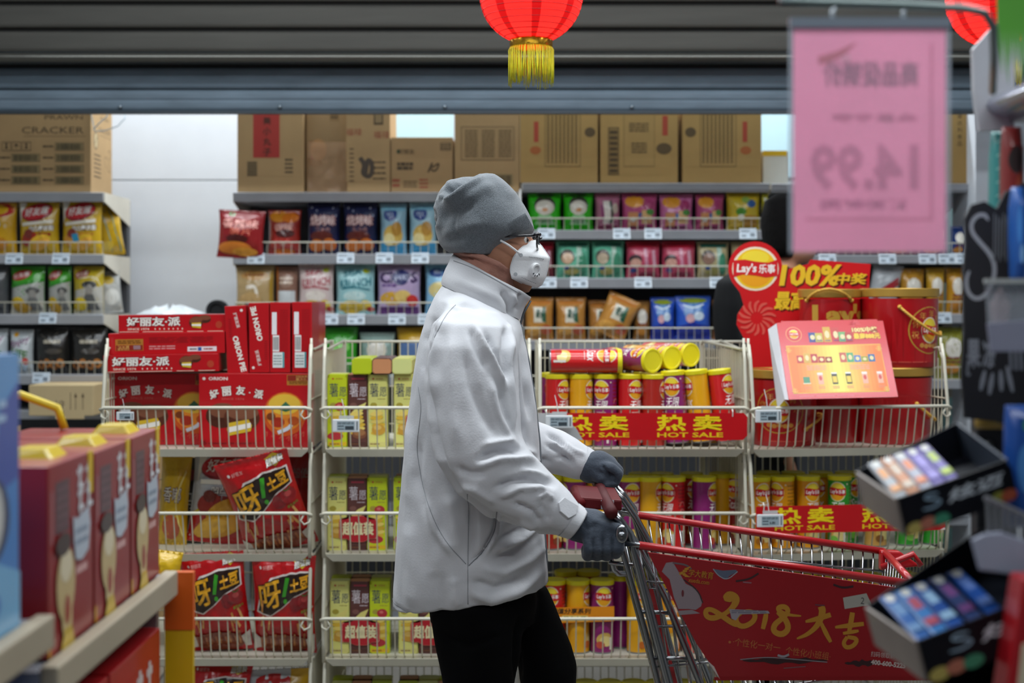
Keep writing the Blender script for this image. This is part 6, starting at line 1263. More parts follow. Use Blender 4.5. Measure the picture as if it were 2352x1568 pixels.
# rear gate of the basket
g_ = [(1392, 1222, 2.77), (1396, 1260, 2.77), (1410, 1308, 2.77), (1420, 1317, 2.78), (1446, 1318, 2.79)]
gt = cp(MB().tube([P(*q) for q in g_], .0055, 8), 'rear_gate', chrome, smooth='all')
for xa, ya, xb, yb in ((1386, 1244, 1474, 1252), (1398, 1292, 1478, 1300), (1466, 1404, 1546, 1408), (1500, 1511, 1590, 1512)):
    p = P(xa, ya, 2.76); q = P(xb, yb, 2.765); MB().tube([p, q], .0042, 8).build('gate_bar', chrome, gt, smooth='all')
for k in range(7):
    t = (k + .5) / 7; dd = 2.79 + t * .3; zt = Z(1246, 2.76); MB().tube([(X(1440, 2.76), dd, zt - .01), (X(1470, 2.76), dd, zt - .13), (X(1545, 2.76), dd, zt - .36)], .0032, 6).build('gate_wire', chrome, gt, smooth='all')
cp(MB().hexa([P(1486, 1352, 2.80), P(1500, 1352, 2.80), P(1556, 1568, 2.80), P(1538, 1568, 2.80)], [P(1486, 1352, 2.81), P(1500, 1352, 2.81), P(1556, 1568, 2.81), P(1538, 1568, 2.81)]), 'seat_flap', mat('#b3282c', .35, coat=.3))
# basket rails; they fall and close towards the front
def rail(d0, d1, x0, y0, x1, y1, tail):
    a, b = P(x0, y0, d0), P(x1, y1, d1); s = a - (b - a).normalized() * tail
    r_ = cp(MB().tube([s, b], .0055, 8), 'top_rail', chrome, smooth='all')
    MB().tube([a, b], .0078, 10).build('red_sleeve', redp, r_, smooth='all'); return a, b
na, nb = rail(2.735, 2.80, 1468, 1252, 2100, 1341, .05)
fa, fb = rail(3.12, 3.07, 1466, 1183, 2030, 1266, .04)
rf = cp(MB().tube([nb, fb], .0078, 8), 'front_rail', redp, smooth='all')
cap = [P(2020, 1262, 3.06), P(2064, 1264, 3.06), P(2112, 1298, 3.05), P(2020, 1308, 3.05)]
cc = cp(MB().hexa([p + Vector((0, -.012, 0)) for p in cap], [p + Vector((0, .012, 0)) for p in cap]), 'corner_cap', redp, bevel=.004)
MB().tube([P(2024, 1303, 3.03), P(2098, 1272, 3.03), P(2116, 1300, 3.02)], .007, 8).build('cap_rib', redp, cc, smooth='all')
ZB_ = .60
w_n = MB(); w_f = MB(); M_ = 24
def low(p, inn): return Vector((p.x + .05 + (p.x - na.x) * -.12, p.y + inn, ZB_ + .06 * (p.x - na.x) / (nb.x - na.x)))
for i in range(M_ + 1):
    t = i / M_; p = na.lerp(nb, t); w_n.tube([p, low(p, .035)], .0021, 5); p = fa.lerp(fb, t); w_f.tube([p, low(p, -.035)], .0021, 5)
for t in (.22, .5, .75, 1):
    for (a, b, inn, w_) in ((na, nb, .035, w_n), (fa, fb, -.035, w_f)): w_.tube([a.lerp(low(a, inn), t), b.lerp(low(b, inn), t)], .0026, 5)
tag(cp(w_n, 'near_side_wires', chrome, smooth='all'), kind='stuff'); tag(cp(w_f, 'far_side_wires', chrome, smooth='all'), kind='stuff')
wf = MB()
for i in range(12): t = i / 11; wf.tube([nb.lerp(fb, t), low(nb, .035).lerp(low(fb, -.035), t)], .0021, 5)
for i in range(18): t = i / 17; wf.tube([low(na.lerp(nb, t), .035), low(fa.lerp(fb, t), -.035)], .0021, 5)
tag(cp(wf, 'floor_wires', chrome, smooth='all'), kind='stuff')
# lower frame and castors, below the picture edge
zl0 = .12
for d in (ND + .02, FD - .02): cp(MB().tube([(X(1640, ND), d, Z(1960, ND)), (X(1640, ND) + .05, d, zl0), (X(1640, ND) + .62, d, zl0)], .009, 8), 'base_tube', chrome, smooth='all')
cp(MB().tube([(X(1640, ND) + .62, ND + .02, zl0), (X(1640, ND) + .62, FD - .02, zl0)], .009, 8), 'base_tube', chrome, smooth='all')
for d in (ND + .02, FD - .02):
    for x in (X(1640, ND) + .06, X(1640, ND) + .58):
        wh_ = cp(MB().tube([(x, d - .014, .055), (x, d + .014, .055)], .055, 20), 'castor_wheel', mat('#2c2c2e', .6)); MB().box(x - .012, x + .012, d - .02, d - .016, .05, .122).build('castor_fork', chrome, wh_); MB().box(x - .012, x + .012, d + .016, d + .02, .05, .122).build('castor_fork', chrome, wh_)
# advertising board on the near side
DBd = 2.715
bp_ = [(1487, 1268), (2150, 1362), (2160, 1562), (1656, 1562), (1600, 1478), (1560, 1404)]
bo = cp(MB().prism([(X(x, DBd), Z(y, DBd)) for x, y in bp_], DBd, DBd + .004), 'advert_board', mat('#96171e', .38, coat=.3, var=.07, vs=5))
Q = PD(DBd, CX, HY + CZ / (DBd / F))
gold = '#b9812c'; gry = '#8d8488'
Q.p([(1530, 1292), (1545, 1290), (1575, 1340), (1600, 1352), (1614, 1378), (1610, 1392), (1598, 1400), (1582, 1398), (1558, 1398), (1548, 1372), (1538, 1330), (1520, 1312)], '#8f8085')
Q.p([(1558, 1402), (1590, 1400), (1608, 1408), (1560, 1412)], '#8f8085'); Q.s([(1545, 1292), (1575, 1296), (1588, 1306)], 4, '#6d5a5e'); Q.s([(1570, 1330), (1604, 1356), (1614, 1384)], 3, '#3b2a2c'); Q.e(1568, 1362, 3, 8, '#6a3036')
Q.p([(1638, 1306), (1660, 1310), (1690, 1308), (1694, 1312), (1676, 1322), (1668, 1330), (1656, 1326)], '#5d6478'); Q.s([(1638, 1306), (1650, 1322), (1670, 1332), (1694, 1312)], 2, '#9aa0a8'); Q.s([(1690, 1334), (1720, 1330), (1742, 1316)], 4, '#3b2a2c'); Q.s([(1706, 1336), (1726, 1338)], 3, '#9a6068')
for i in range(4): Q.s([(1560 + i * 4, 1318 - i * 4), (1574 + i * 4, 1316 - i * 5)], 3, gold); Q.s([(1560 + i * 4, 1314 + i * 3), (1575 + i * 3, 1318 + i * 2)], 2, gold)
Q.t('学大教育', 1610, 1318, 17, gold, w=57, rot=-8); Q.t('xueda.com', 1605, 1334, 10, gold, w=48, rot=-8)
# brush lettering 2018
Q.s([(1662, 1374), (1680, 1368), (1692, 1376), (1684, 1394), (1664, 1410), (1640, 1420), (1622, 1416), (1620, 1400), (1634, 1398), (1656, 1412), (1684, 1432), (1700, 1436)], [8, 26, 20, 14, 10, 13, 12, 11, 11, 13, 12, 5], gold)
Q.s([(1702, 1406), (1690, 1414), (1690, 1430), (1706, 1440), (1730, 1428), (1736, 1410), (1722, 1402), (1702, 1406)], [10, 12, 13, 12, 12, 11, 10, 8], gold)
Q.s([(1760, 1404), (1758, 1420), (1752, 1444)], [8, 12, 9], gold)
Q.s([(1840, 1414), (1812, 1412), (1790, 1404), (1786, 1394), (1804, 1392), (1812, 1404), (1796, 1420), (1778, 1434), (1776, 1450), (1796, 1458), (1812, 1444), (1806, 1424), (1794, 1412), (1784, 1406)], [3, 6, 10, 11, 12, 11, 12, 13, 13, 14, 13, 13, 10, 4], gold)
Q.s([(1850, 1427), (1880, 1420), (1908, 1411)], [5, 12, 11], gold); Q.s([(1886, 1392), (1890, 1404), (1880, 1434), (1856, 1456), (1830, 1466)], [16, 16, 13, 9, 3], gold); Q.s([(1884, 1426), (1896, 1452), (1908, 1474)], [6, 11, 7], gold)
Q.s([(1918, 1440), (1950, 1436), (1984, 1432)], [5, 11, 9], gold); Q.s([(1958, 1406), (1954, 1430), (1950, 1450)], [11, 12, 8], gold); Q.s([(1936, 1454), (1960, 1450), (1972, 1448)], [6, 9, 5], gold)
Q.s([(1946, 1462), (1936, 1476), (1944, 1488), (1962, 1482), (1970, 1466), (1946, 1462)], [8, 9, 10, 10, 10, 8], gold)
Q.p([(1675, 1398), (1764, 1402), (1768, 1408), (1700, 1410), (1690, 1424), (1680, 1420)], '#9a9298'); Q.lines(1680, 1400, 1760, 1408, '#6d6a78', 2)
Q.t('·个性化一对一', 1738, 1480, 18, '#b3683a', w=110, rot=-8); Q.t('个性化小班组·', 1856, 1500, 18, '#b3683a', w=104, rot=-8)
Q.e(1676, 1474, 3, 3, '#b3683a')
for x0, x1, y in ((1706, 1900, 1516), (1940, 2020, 1522)):
    pts = [(x0 + (x1 - x0) * i / 12, y - (6 + 3 * math.sin(i * 2.3)) * math.sin(PI * (i + .4) / 13)) for i in range(13)] + [(x1 - (x1 - x0) * i / 12, y + (7 + 3 * math.cos(i * 1.7)) * math.sin(PI * (i + .4) / 13)) for i in range(13)]
    Q.p(pts, '#3a2224'); 
Q.s([(1700, 1514), (1760, 1508), (1810, 1512), (1900, 1520)], 2, '#8d8488'); Q.s([(1786, 1504), (1800, 1508), (1812, 1502)], 5, '#9a9298'); Q.s([(1800, 1534), (1850, 1530)], 2, '#7a5a5c')
Q.p([(1936, 1372), (1990, 1362), (2002, 1388), (1940, 1398)], '#a9a49a'); Q.t('2', 1981, 1379, 15, '#4a4a4e', w=8, rot=-6)
Q.s([(1914, 1342), (1936, 1350), (1960, 1346)], 5, '#3b2226'); Q.s([(1872, 1388), (1894, 1390)], 3, '#6d3a44')
Q.t('扫码领取新年红包', 2044, 1506, 12, '#c9b8b2', w=88, rot=-7); Q.t('400-600-5225', 2040, 1524, 12, '#c9b8b2', w=80, rot=-7, bold=.04)
Q.r(1640, 1554, 2158, 1562, '#8e1218'); Q.p([(1624, 1516), (1640, 1530), (1654, 1560), (1640, 1540)], '#c9b8b2')
Q.D.build('lettering', bo, lambda u, v, l: (u, DBd - l, v), eps=.0002, bg=False)
# ------------------------------------------------------------------ second shopper in a dark coat, behind the baskets
DQ = 4.98
p2 = empty('person', (X(1745, DQ), DQ, 0)); tag(p2, 'person in a black coat standing behind the red promotion sign', 'person'); off2 = Vector(p2.location)
def R2(px, py, hx, hy, b, n=28): return [Vector(((px + hx * math.cos(2 * PI * j / n) - CX) / F * DQ, DQ - b * math.sin(2 * PI * j / n), CZ + (HY - py - hy * math.cos(2 * PI * j / n)) / F * DQ)) for j in range(n)]
mb = MB()
mb.rings([R2(1815, 452, 30, 0, .04), R2(1816, 470, 52, 0, .065), R2(1818, 510, 58, 0, .076), R2(1820, 545, 57, 0, .075), R2(1822, 575, 54, 0, .07), R2(1824, 595, 44, 0, .055), R2(1828, 606, 28, 0, .035)])
mb.ball(P(1880, 545, DQ), (.018, .014, .02)); mb.rings([R2(1800, 560, 32, 0, .05), R2(1795, 610, 36, 0, .055), R2(1780, 660, 60, 0, .1), R2(1745, 720, 85, 0, .16), R2(1735, 900, 80, 0, .15), R2(1735, 1100, 82, 0, .16), R2(1735, 1250, 80, 0, .15)])
for e in (-.17, .17): mb.chain([P(1740, 690, DQ + e), P(1745, 880, DQ + e * 1.15), P(1790, 1020, DQ + e), P(1815, 1080, DQ + e * .9)], [.045, .04, .03, .025])
for e in (-.09, .09): mb.chain([P(1735, 1250, DQ + e), P(1745, 1450, DQ + e), P(1730, 1590, DQ + e)], [.07, .05, .04])
o = body_obj('body', voxel(mb, .011, 4), skin, p2); o.location = -off2
mb = MB(); mb.rings([R2(1790, 612, 52, 10, .075), R2(1772, 626, 84, 8, .12), R2(1750, 650, 106, 4, .19), R2(1740, 700, 102, 0, .215), R2(1735, 790, 92, 0, .21), R2(1733, 950, 92, 0, .2), R2(1733, 1150, 100, 0, .21), R2(1733, 1300, 108, 0, .215)])
for e in (-.2, .2): mb.chain([P(1745, 672, DQ + e * .9), P(1742, 870, DQ + e * 1.1), P(1790, 1020, DQ + e)], [.07, .062, .05])
me = voxel(mb, .012, 4); fuzz(me, .008, 8, 3); o = body_obj('coat', me, mat('#0b0d10', .85, var=.1, spec=.2), p2); o.location = -off2
for s_ in (-1, 1):
    e_ = MB().ball(P(1864, 530, DQ + s_ * .034) , .011, 12, 8).build('eye', mat('#e9e5df', .15), p2, smooth='all'); e_.location = -off2
    MB().ball(P(1870, 530, DQ + s_ * .036), (.005, .006, .006), 10, 8).build('iris', mat('#2c1c14', .2), e_, smooth='all')
mo_ = MB().ball(P(1868, 572, DQ), (.012, .024, .005), 14, 8).build('mouth', mat('#9a5a50', .5), p2, smooth='all'); mo_.location = -off2
mb = MB().rings([R2(1812, 446, 30, 0, .045), R2(1812, 462, 56, 0, .075), R2(1806, 500, 58, 0, .088), R2(1800, 540, 50, 0, .088), R2(1796, 570, 42, 0, .084), R2(1792, 592, 34, 0, .07)])
o = mb.build('hair', mat('#070606', .9, spec=.15, bump=.5, bs=40, aniso=(4, 4, 1)), p2, smooth='all'); o.location = -off2
mb = MB(); mb.rings([R2(1735, 1250, 86, 0, .16), R2(1735, 1320, 84, 0, .15)])
for e in (-.09, .09): mb.chain([P(1735, 1290, DQ + e), P(1745, 1450, DQ + e), P(1735, 1560, DQ + e)], [.085, .066, .055])
o = body_obj('trousers', voxel(mb, .012, 3), blk, p2); o.location = -off2
for e in (-.09, .09):
    o = MB().rings([[Vector((X(1745, DQ) + .12 * math.cos(2 * PI * j / 18) * s, DQ + e + .045 * math.sin(2 * PI * j / 18) * s, z)) for j in range(18)] for s, z in ((1, .001), (1, .03), (.8, .06), (.5, .09))]).build('shoe', mat('#1b1b1d', .5), p2, smooth='all'); o.location = -off2
# ------------------------------------------------------------------ near left gondola (its goods face the aisle)
XG = -.505
gs = empty('shelf_unit', (XG - .2, 1.3, 0)); tag(gs, 'near beige gondola shelf at the lower left holding the red and blue boxes', 'shelf'); go = Vector(gs.location)
def gp(mb, name, m, par=None, **k):
    o = mb.build(name, m, par or gs, **k)
    if par is None: o.location = -go
    return o
lipm = mat('#a89c86', .5, var=.05)
for (y0, y1, zz) in ((.75, 1.535, 1.05), (1.545, 2.10, .99)):
    for k, z in enumerate((zz, zz - .32, zz - .64)):
        b = gp(MB().box(XG - .42, XG - .008, y0, y1, z - .03, z - .004), 'shelf', steel)
        MB().box(XG - .008, XG + .012, y0, y1, z - .034, z + .002).build('price_rail', lipm, b, bevel=.003)
gp(MB().box(XG - .44, XG - .42, .75, 2.10, .02, 1.5), 'back_panel', darkb)
gp(MB().box(XG - .43, XG - .02, 2.10, 2.115, .02, 1.0), 'end_panel', steel); gp(MB().box(XG - .42, XG - .01, .75, 2.1, 0, .1), 'plinth', steel)
est = MB().box(XG - .012, XG + .03, 2.118, 2.128, .62, .985).build('end_strip', mat('#d9b40f', .4, coat=.2)); tag(est, 'yellow and orange price strip at the end of the near left shelf', 'strip')
MB().box(XG - .0125, XG + .0305, 2.1165, 2.1285, .90, .986).build('orange_band', mat('#e0641a', .4), est)
RX = Matrix.Rotation(PI / 2, 4, 'Z')
def sidebox(label, y0, y1, h, dp, z, col, dec, x=XG - .012, name='candy_box', cat='box', group=None, tab=False, rz=0):
    w = y1 - y0; o = MB().box(-w / 2, w / 2, 0, dp, 0, h).build(name, mat(col, .35, coat=.3, var=.05), None, bevel=.002)
    o.location = (x, (y0 + y1) / 2, z); o.rotation_euler = (0, 0, PI / 2 + rz); tag(o, label, cat, group); D = Dec(w, h); dec(D)
    D.build('printed_front', o, lambda u, v, l: (u - w / 2, -l, v), rough=.35, coat=.3)
    if tab:
        MB().add([(-.03 + w * .12, .02, h), (.03 + w * .12, .02, h), (.026 + w * .12, .075, h), (-.026 + w * .12, .075, h), (-.024 + w * .12, .03, h + .012), (.024 + w * .12, .03, h + .012), (.02 + w * .12, .066, h + .012), (-.02 + w * .12, .066, h + .012)], [(0, 1, 5, 4), (1, 2, 6, 5), (2, 3, 7, 6), (3, 0, 4, 7), (4, 5, 6, 7)]).build('carry_tab', mat('#d9bd1e', .3, coat=.4), o, bevel=.003)
        MB().box(w / 2 - .022, w / 2 - .004, -.0012, .0006, h - .05, h + .001).build('yellow_corner', mat('#d9b41e', .35), o)
    return o
def f_red(D):       # worn-out focus: white title strokes, grey panel, cream picture
    for j, v in enumerate((.86, .74)):
        for i in range(2):
            u = .62 + i * .2; D.s([(u, v + .05), (u + .12, v + .06)], .03, '#d9dade'); D.s([(u + .06, v + .09), (u + .05, v - .06)], .034, '#d9dade'); D.s([(u + .01, v - .02), (u + .14, v - .03)], .028, '#d9dade')
    D.p([(.5, .68), (.6, .66), (.7, .68), (.86, .7), (.9, .6), (.86, .46), (.7, .42), (.56, .44), (.52, .54)], '#b9c3cf'); D.lines(.56, .5, .84, .62, '#8f9db0', 2, .5)
    D.r(.14, .62, .44, .9, '#5a3a40'); D.lines(.16, .64, .42, .88, '#6f4e54', 5, .5); D.r(.05, .58, .1, .86, '#9a5a5e'); D.lines(.6, .34, .86, .4, '#d9a8a4', 1, .7)
    D.e(.34, .34, .2, .2, '#c9b07a'); D.e(.34, .44, .13, .09, '#e0d2b0'); D.e(.36, .16, .11, .13, '#d3bb85'); D.e(.36, .2, .06, .08, '#a04030'); D.p([(.22, .0), (.52, .0), (.46, .1), (.3, .1)], '#c9a81e'); D.e(.28, .56, .16, .06, '#3c2a26')
    D.r(.0, .0, .14, .03, '#a8301e'); D.r(0, .0, .04, .1, '#d9a01e')
g10 = 'red boxes on the near left shelf'
zr_ = .99
sidebox('nearest red candy box on the left shelf with grey white print', 1.585, 1.755, .215, .19, zr_, '#8e1519', f_red, group=g10, tab=True)
sidebox('second red candy box on the left shelf, half hidden', 1.762, 1.925, .212, .19, zr_, '#8e1519', f_red, group=g10, tab=True)
sidebox('farthest red candy box on the left shelf near the pie cartons', 1.932, 2.085, .213, .19, zr_, '#8e1519', f_red, group=g10, tab=True)
for i, (a, b) in enumerate(((1.60, 1.76), (1.77, 1.92), (1.93, 2.085))):
    sidebox(f'red candy box in the back row of the near left shelf, {("nearest", "middle", "farthest")[i]}', a, b, .20 + .008 * i, .17, zr_, '#8e1519', lambda D: None, x=XG - .215, group=g10, tab=True)
def f_low(D): 
    for i in range(2): D.s([(.5 + .2 * i, .8), (.62 + .2 * i, .8)], .05, '#d9cfd0'); D.s([(.56 + .2 * i, .86), (.55 + .2 * i, .64)], .05, '#d9cfd0')
    D.e(.4, .5, .2, .14, '#b9a08a'); D.lines(.5, .36, .9, .5, '#d9b0ac', 2)
for i, (a, b) in enumerate(((1.56, 1.82), (1.83, 2.09))): sidebox(f'bright red box on the lower near left shelf, {("nearer", "farther")[i]} of two', a, b, .24, .3, .67, '#b81c20', f_low, group='red boxes on the lower near left shelf')
def f_blue(D):
    D.p([(0, .55), (1, .7), (1, 1), (0, 1)], '#5f9ad0'); D.p([(.6, .5), (1, .55), (1, .9), (.7, .8)], '#3f58a8'); D.e(.55, .42, .3, .16, '#3c4660'); D.e(.5, .43, .26, .15, '#c9c8c4'); D.p([(0, 0), (1, 0), (1, .2), (.5, .3), (0, .22)], '#7ab4dc'); D.lines(.2, .75, .8, .85, '#a9c8e6', 2); D.e(.4, .12, .3, .08, '#4a78c0')
sidebox('blue box with a grey oval at the left picture edge, upper shelf', 1.30, 1.49, .285, .2, 1.05, '#4a86c8', f_blue)
sidebox('blue box beside the first at the left picture edge, nearer the camera', 1.10, 1.29, .285, .2, 1.05, '#4a86c8', f_blue)
def f_bl(D): D.p([(0, .5), (1, .4), (1, 0), (0, 0)], '#2f6ac0'); D.e(.5, .6, .2, .18, '#cfd6dc'); D.e(.62, .5, .1, .1, '#1f2a4a')
sidebox('deep blue box on the lower shelf at the left picture edge', 1.20, 1.50, .25, .25, .73, '#2a5cb0', f_bl)
# yellow handled pack between the red boxes and the carton
yb = MB().tube([(XG - .25, 2.02, 1.205), (XG - .25, 2.03, 1.24), (XG - .2, 2.04, 1.255), (XG - .15, 2.05, 1.235), (XG - .14, 2.05, 1.205)], .006, 8).build('carry_handle', mat('#d9bd1e', .4), None, smooth='all'); tag(yb, 'yellow plastic carry handle arching above the far red candy boxes', 'handle')

# ------------------------------------------------------------------ near right: hanging price sheet
dpk = 1.45
pk = empty('hanging_sign', P(1995, 50, dpk)); tag(pk, 'pink price sheet in a clear sleeve hanging from a grey rod, seen from behind', 'sign'); po_ = Vector(pk.location)
def kp(mb, name, m, par=None, **k):
    o = mb.build(name, m, par or pk, **k)
    if par is None: o.location = -po_
    return o
x0, x1, z0, z1 = X(1822, dpk), X(2172, dpk), Z(578, dpk), Z(60, dpk)
sht = kp(MB().box(x0, x1, dpk, dpk + .0008, z0, z1), 'price_sheet', mat('#f8b8d4', .6, transl=.55, var=.03, vs=14))
D = Dec(); Q = PD(dpk, CX, HY + CZ / (dpk / F)); mv = '#dc92bd'
TM = lambda c: mat(c, .6, transl=.5, var=.03, vs=14)
def mirror_text(txt, x, y, h, w, c): c = TM(c); Q.t(txt, x, y, h, c, w=-w, bold=.04)
mirror_text('14.99', 1985, 385, 110, 250, '#e6a4c8'); mirror_text('商品促销价', 2000, 170, 60, 220, '#e096bd'); mirror_text('会员专享', 2010, 270, 20, 200, '#e29abf'); mirror_text('活动时间', 1985, 470, 26, 200, mv)
for x, y, x2, y2 in ((1850, 500, 2140, 506), (2136, 100, 2142, 506)): Q.r(x, y, x2, y2, TM('#e8a0c2'))
Q.p([(1878, 130), (1920, 118), (1970, 96), (1940, 126), (1900, 146), (1880, 148)], TM('#d9849a')); Q.e(1943, 134, 14, 8, TM('#f8d0e4'))
Q.D.build('lettering', sht, lambda u, v, l: (u, dpk - l, v), eps=.0002, rough=.6, bg=False)
kp(MB().box(x0 - .005, x1 + .004, dpk - .0025, dpk - .0015, z0 - .002, z1 + .004), 'clear_sleeve', mat('#e9eef4', .12, alpha=.12))
kp(MB().box(x0 - .004, x1 + .004, dpk - .004, dpk + .004, z1 - .002, z1 + .008), 'top_rail', mat('#8b95a2', .35, metal=.3))
for x in (x0 - .004, x1 + .002): kp(MB().box(x, x + .002, dpk - .003, dpk + .002, z0, z1), 'edge_strip', mat('#b9c4d0', .2, alpha=.6))
for px in (1915, 2078): kp(MB().tube([P(px, 50, dpk), P(px - 4, 30, dpk), P(px + 4, 12, dpk)], .0022, 6), 'hook', mat('#c9d3da', .15, metal=.3), smooth='all')
rod = MB().tube([P(1790, 2, dpk), P(1890, 6, dpk), P(2080, 12, dpk), P(2215, 19, dpk), P(2262, 30, dpk), P(2282, 62, dpk + .02), P(2284, 130, dpk + .05), P(2280, 210, 1.62)], .0045, 10).build('sign_rod', mat('#7e8c8a', .3, metal=.7), None, smooth='all'); tag(rod, 'bent grey metal rod carrying the pink price sheet', 'rod')
# ------------------------------------------------------------------ near right gondola
XN = .60
gr = empty('shelf_unit', (.8, 1.5, 0)); tag(gr, 'near grey gondola at the right edge with a chrome price rail', 'shelf'); go2 = Vector(gr.location)
def np_(mb, name, m, par=None, **k):
    o = mb.build(name, m, par or gr, **k)
    if par is None: o.location = -go2
    return o
for k, z in enumerate((1.645, 1.352, 1.04, .72, .4)):
    b = np_(MB().box(XN + .03, 1.0, .9, 1.80, z - .03, z), 'shelf', mat('#8e9096', .4, metal=.3))
    if k < 1: MB().rings([[(XN + .03 + .03 * math.cos(a), y, z - .008 + .016 * math.sin(a)) for a in [2 * PI * j / 16 for j in range(16)]] for y in (.9, 1.80)]).build('price_rail', mat('#b4b6c4', .22, metal=.75), b, smooth=True)
    else: MB().box(XN + .018, XN + .03, .9, 1.80, z - .04, z + .004).build('price_rail', mat('#9a9cab', .35, metal=.3), b, bevel=.003)
np_(MB().box(.985, 1.0, .9, 1.8, 0, 2.1), 'back_panel', mat('#3a3d44', .7)); np_(MB().box(XN + .05, 1.0, 1.80, 1.815, 0, 1.2), 'end_panel', mat('#2b2d33', .7)); np_(MB().box(XN + .05, 1.0, .9, 1.8, 0, .1), 'plinth', steel)
up = np_(MB().add([P(*q, 1.8) + Vector((0, e, 0)) for e in (0, .012) for q in ((2250, 300), (2238, 210), (2236, 112), (2282, 60), (2330, 40), (2330, 300))], [(0, 1, 2, 3, 4, 5), (11, 10, 9, 8, 7, 6)] + [(i, i + 6, (i + 1) % 6 + 6, (i + 1) % 6) for i in range(6)]), 'bracket', mat('#b9bcc2', .4))
# green paper grass
gg = MB(); dg_ = 1.62
for i in range(7):
    a = 2288 + i * 12; gg.prism([(X(a, dg_), Z(-60, dg_)), (X(a + 16, dg_), Z(-60, dg_)), (X(a + 14, dg_), Z(90, dg_)), (X(a + 14 + 4 * math.sin(i * 2), dg_), Z(170 + 26 * math.sin(i * 1.9), dg_)), (X(a + 4, dg_), Z(90, dg_))], dg_ + .001 * i, dg_ + .001 * i + .0006)
tag(gg.build('paper_grass', mat('#4f9a2c', .6, var=.1)), 'green cut paper grass hanging at the top right corner', 'decoration')
gw = MB()
for i in range(5):
    a = 2290 + i * 15; gw.prism([(X(a, 1.68), Z(-40, 1.68)), (X(a + 14, 1.68), Z(-40, 1.68)), (X(a + 12, 1.68), Z(190, 1.68)), (X(a + 5, 1.68), Z(120 + 10 * (i % 2), 1.68)), (X(a + 1, 1.68), Z(196, 1.68))], 1.68 + .001 * i, 1.68 + .001 * i + .0006)
tag(gw.build('paper_fringe', mat('#c4c6c9', .6, var=.05)), 'white cut paper fringe behind the green paper grass', 'decoration')
# goods on the near right shelves (packs standing side on)
LX = Matrix.Rotation(-PI / 2, 4, 'Z')
def rpack(label, px0, px1, py0, py1, d, col, dec, name='snack_pack', cat='pack', rough=.4):
    w = S(px1 - px0, d); h = S(py1 - py0, d); mb = MB(); n = 8
    mb.rings([[Vector((w / 2 * math.cos(2 * PI * j / 16) * s, .025 * math.sin(2 * PI * j / 16) * s2, z)) for j in range(16)] for s, s2, z in ((.96, .1, 0), (1, .8, h * .08), (1, 1, h * .4), (1, .9, h * .8), (.98, .4, h * .96), (.96, .1, h))])
    o = mb.build(name, mat(col, rough, coat=.2, var=.08), None, smooth='all'); o.location = P((px0 + px1) / 2, py1, d); tag(o, label, cat)
    D = Dec(w, h); dec(D); D.build('printed_front', o, lambda u, v, l: (u - w / 2, -.0255 * math.sqrt(max(0, 1 - ((u - w / 2) / (w / 2)) ** 2)) - .0008 - l, v), step=(w / 6, 0)); return o
rpack('turquoise patterned packet standing behind the black chalk board', 2276, 2304, 300, 606, 1.82, '#2f8f8c', lambda D: [D.s([(.1, v), (.9, v + .06)], .008, '#9ad0c8') for v in (.5, .6, .7, .8, .9)])
rpack('dark red packet under the chrome price rail', 2300, 2346, 292, 606, 1.75, '#8a2420', lambda D: (D.e(.4, .75, .3, .1, '#2a1c1a'), D.e(.6, .55, .25, .1, '#b5523a'), D.e(.3, .4, .2, .06, '#caa890')))
rpack('bright blue packet at the right picture edge', 2322, 2352, 430, 650, 1.66, '#1f62b8', lambda D: (D.e(.2, .6, .1, .2, '#3f8ad8'), D.e(.3, .3, .1, .1, '#7ab0e0')))
# black chalk board cut-out
db_ = 1.7
ol = [(2232, 470), (2262, 462), (2290, 480), (2310, 440), (2352, 420), (2440, 430), (2440, 960), (2350, 985), (2290, 968), (2215, 960), (2208, 860), (2214, 760), (2212, 640), (2218, 560), (2216, 500)]
cbd = MB().prism([(X(a, db_), Z(b, db_)) for a, b in ol], db_, db_ + .006).build('chalk_board', mat('#26272a', .65, var=.12)); tag(cbd, 'black cut out board with white chalk lettering at the right edge', 'sign')
Q = PD(db_, CX, HY + CZ / (db_ / F)); ck = '#b4babf'
Q.s([(2270, 506), (2262, 492), (2244, 494), (2230, 512), (2232, 534), (2250, 556), (2274, 582), (2286, 612), (2280, 650), (2262, 680), (2240, 688), (2222, 672), (2218, 642), (2226, 622)], [3, 9, 9, 8, 9, 10, 9, 9, 9, 8, 7, 4], ck)
for i in range(6): Q.s([(2284 + i * 7, 490 + 6 * (i % 3)), (2282 + i * 7, 600 - 10 * (i % 2))], 3, '#80868a')
for i, ch in enumerate('果冻'): Q.t(ch, 2236 + 36 * i, 812, 66, '#9aa1a8', w=32, bold=.03)
for a, b, c, d in ((2262, 850, 2252, 896), (2280, 856, 2272, 906), (2298, 850, 2300, 898), (2312, 840, 2326, 900)): Q.s([(a, b), ((a + c) / 2, (b + d) / 2), (c, d)], [4, 12, 5], '#9aa1a8')
for i in range(3): Q.s([(2320 + 12 * i, 806), (2322 + 12 * i, 850)], 7, '#858c94')
Q.s([(2224, 826), (2220, 864), (2228, 858)], 5, '#8a9198')
Q.D.build('chalk_lettering', cbd, lambda u, v, l: (u, db_ - l, v), rough=.8, bg=False)
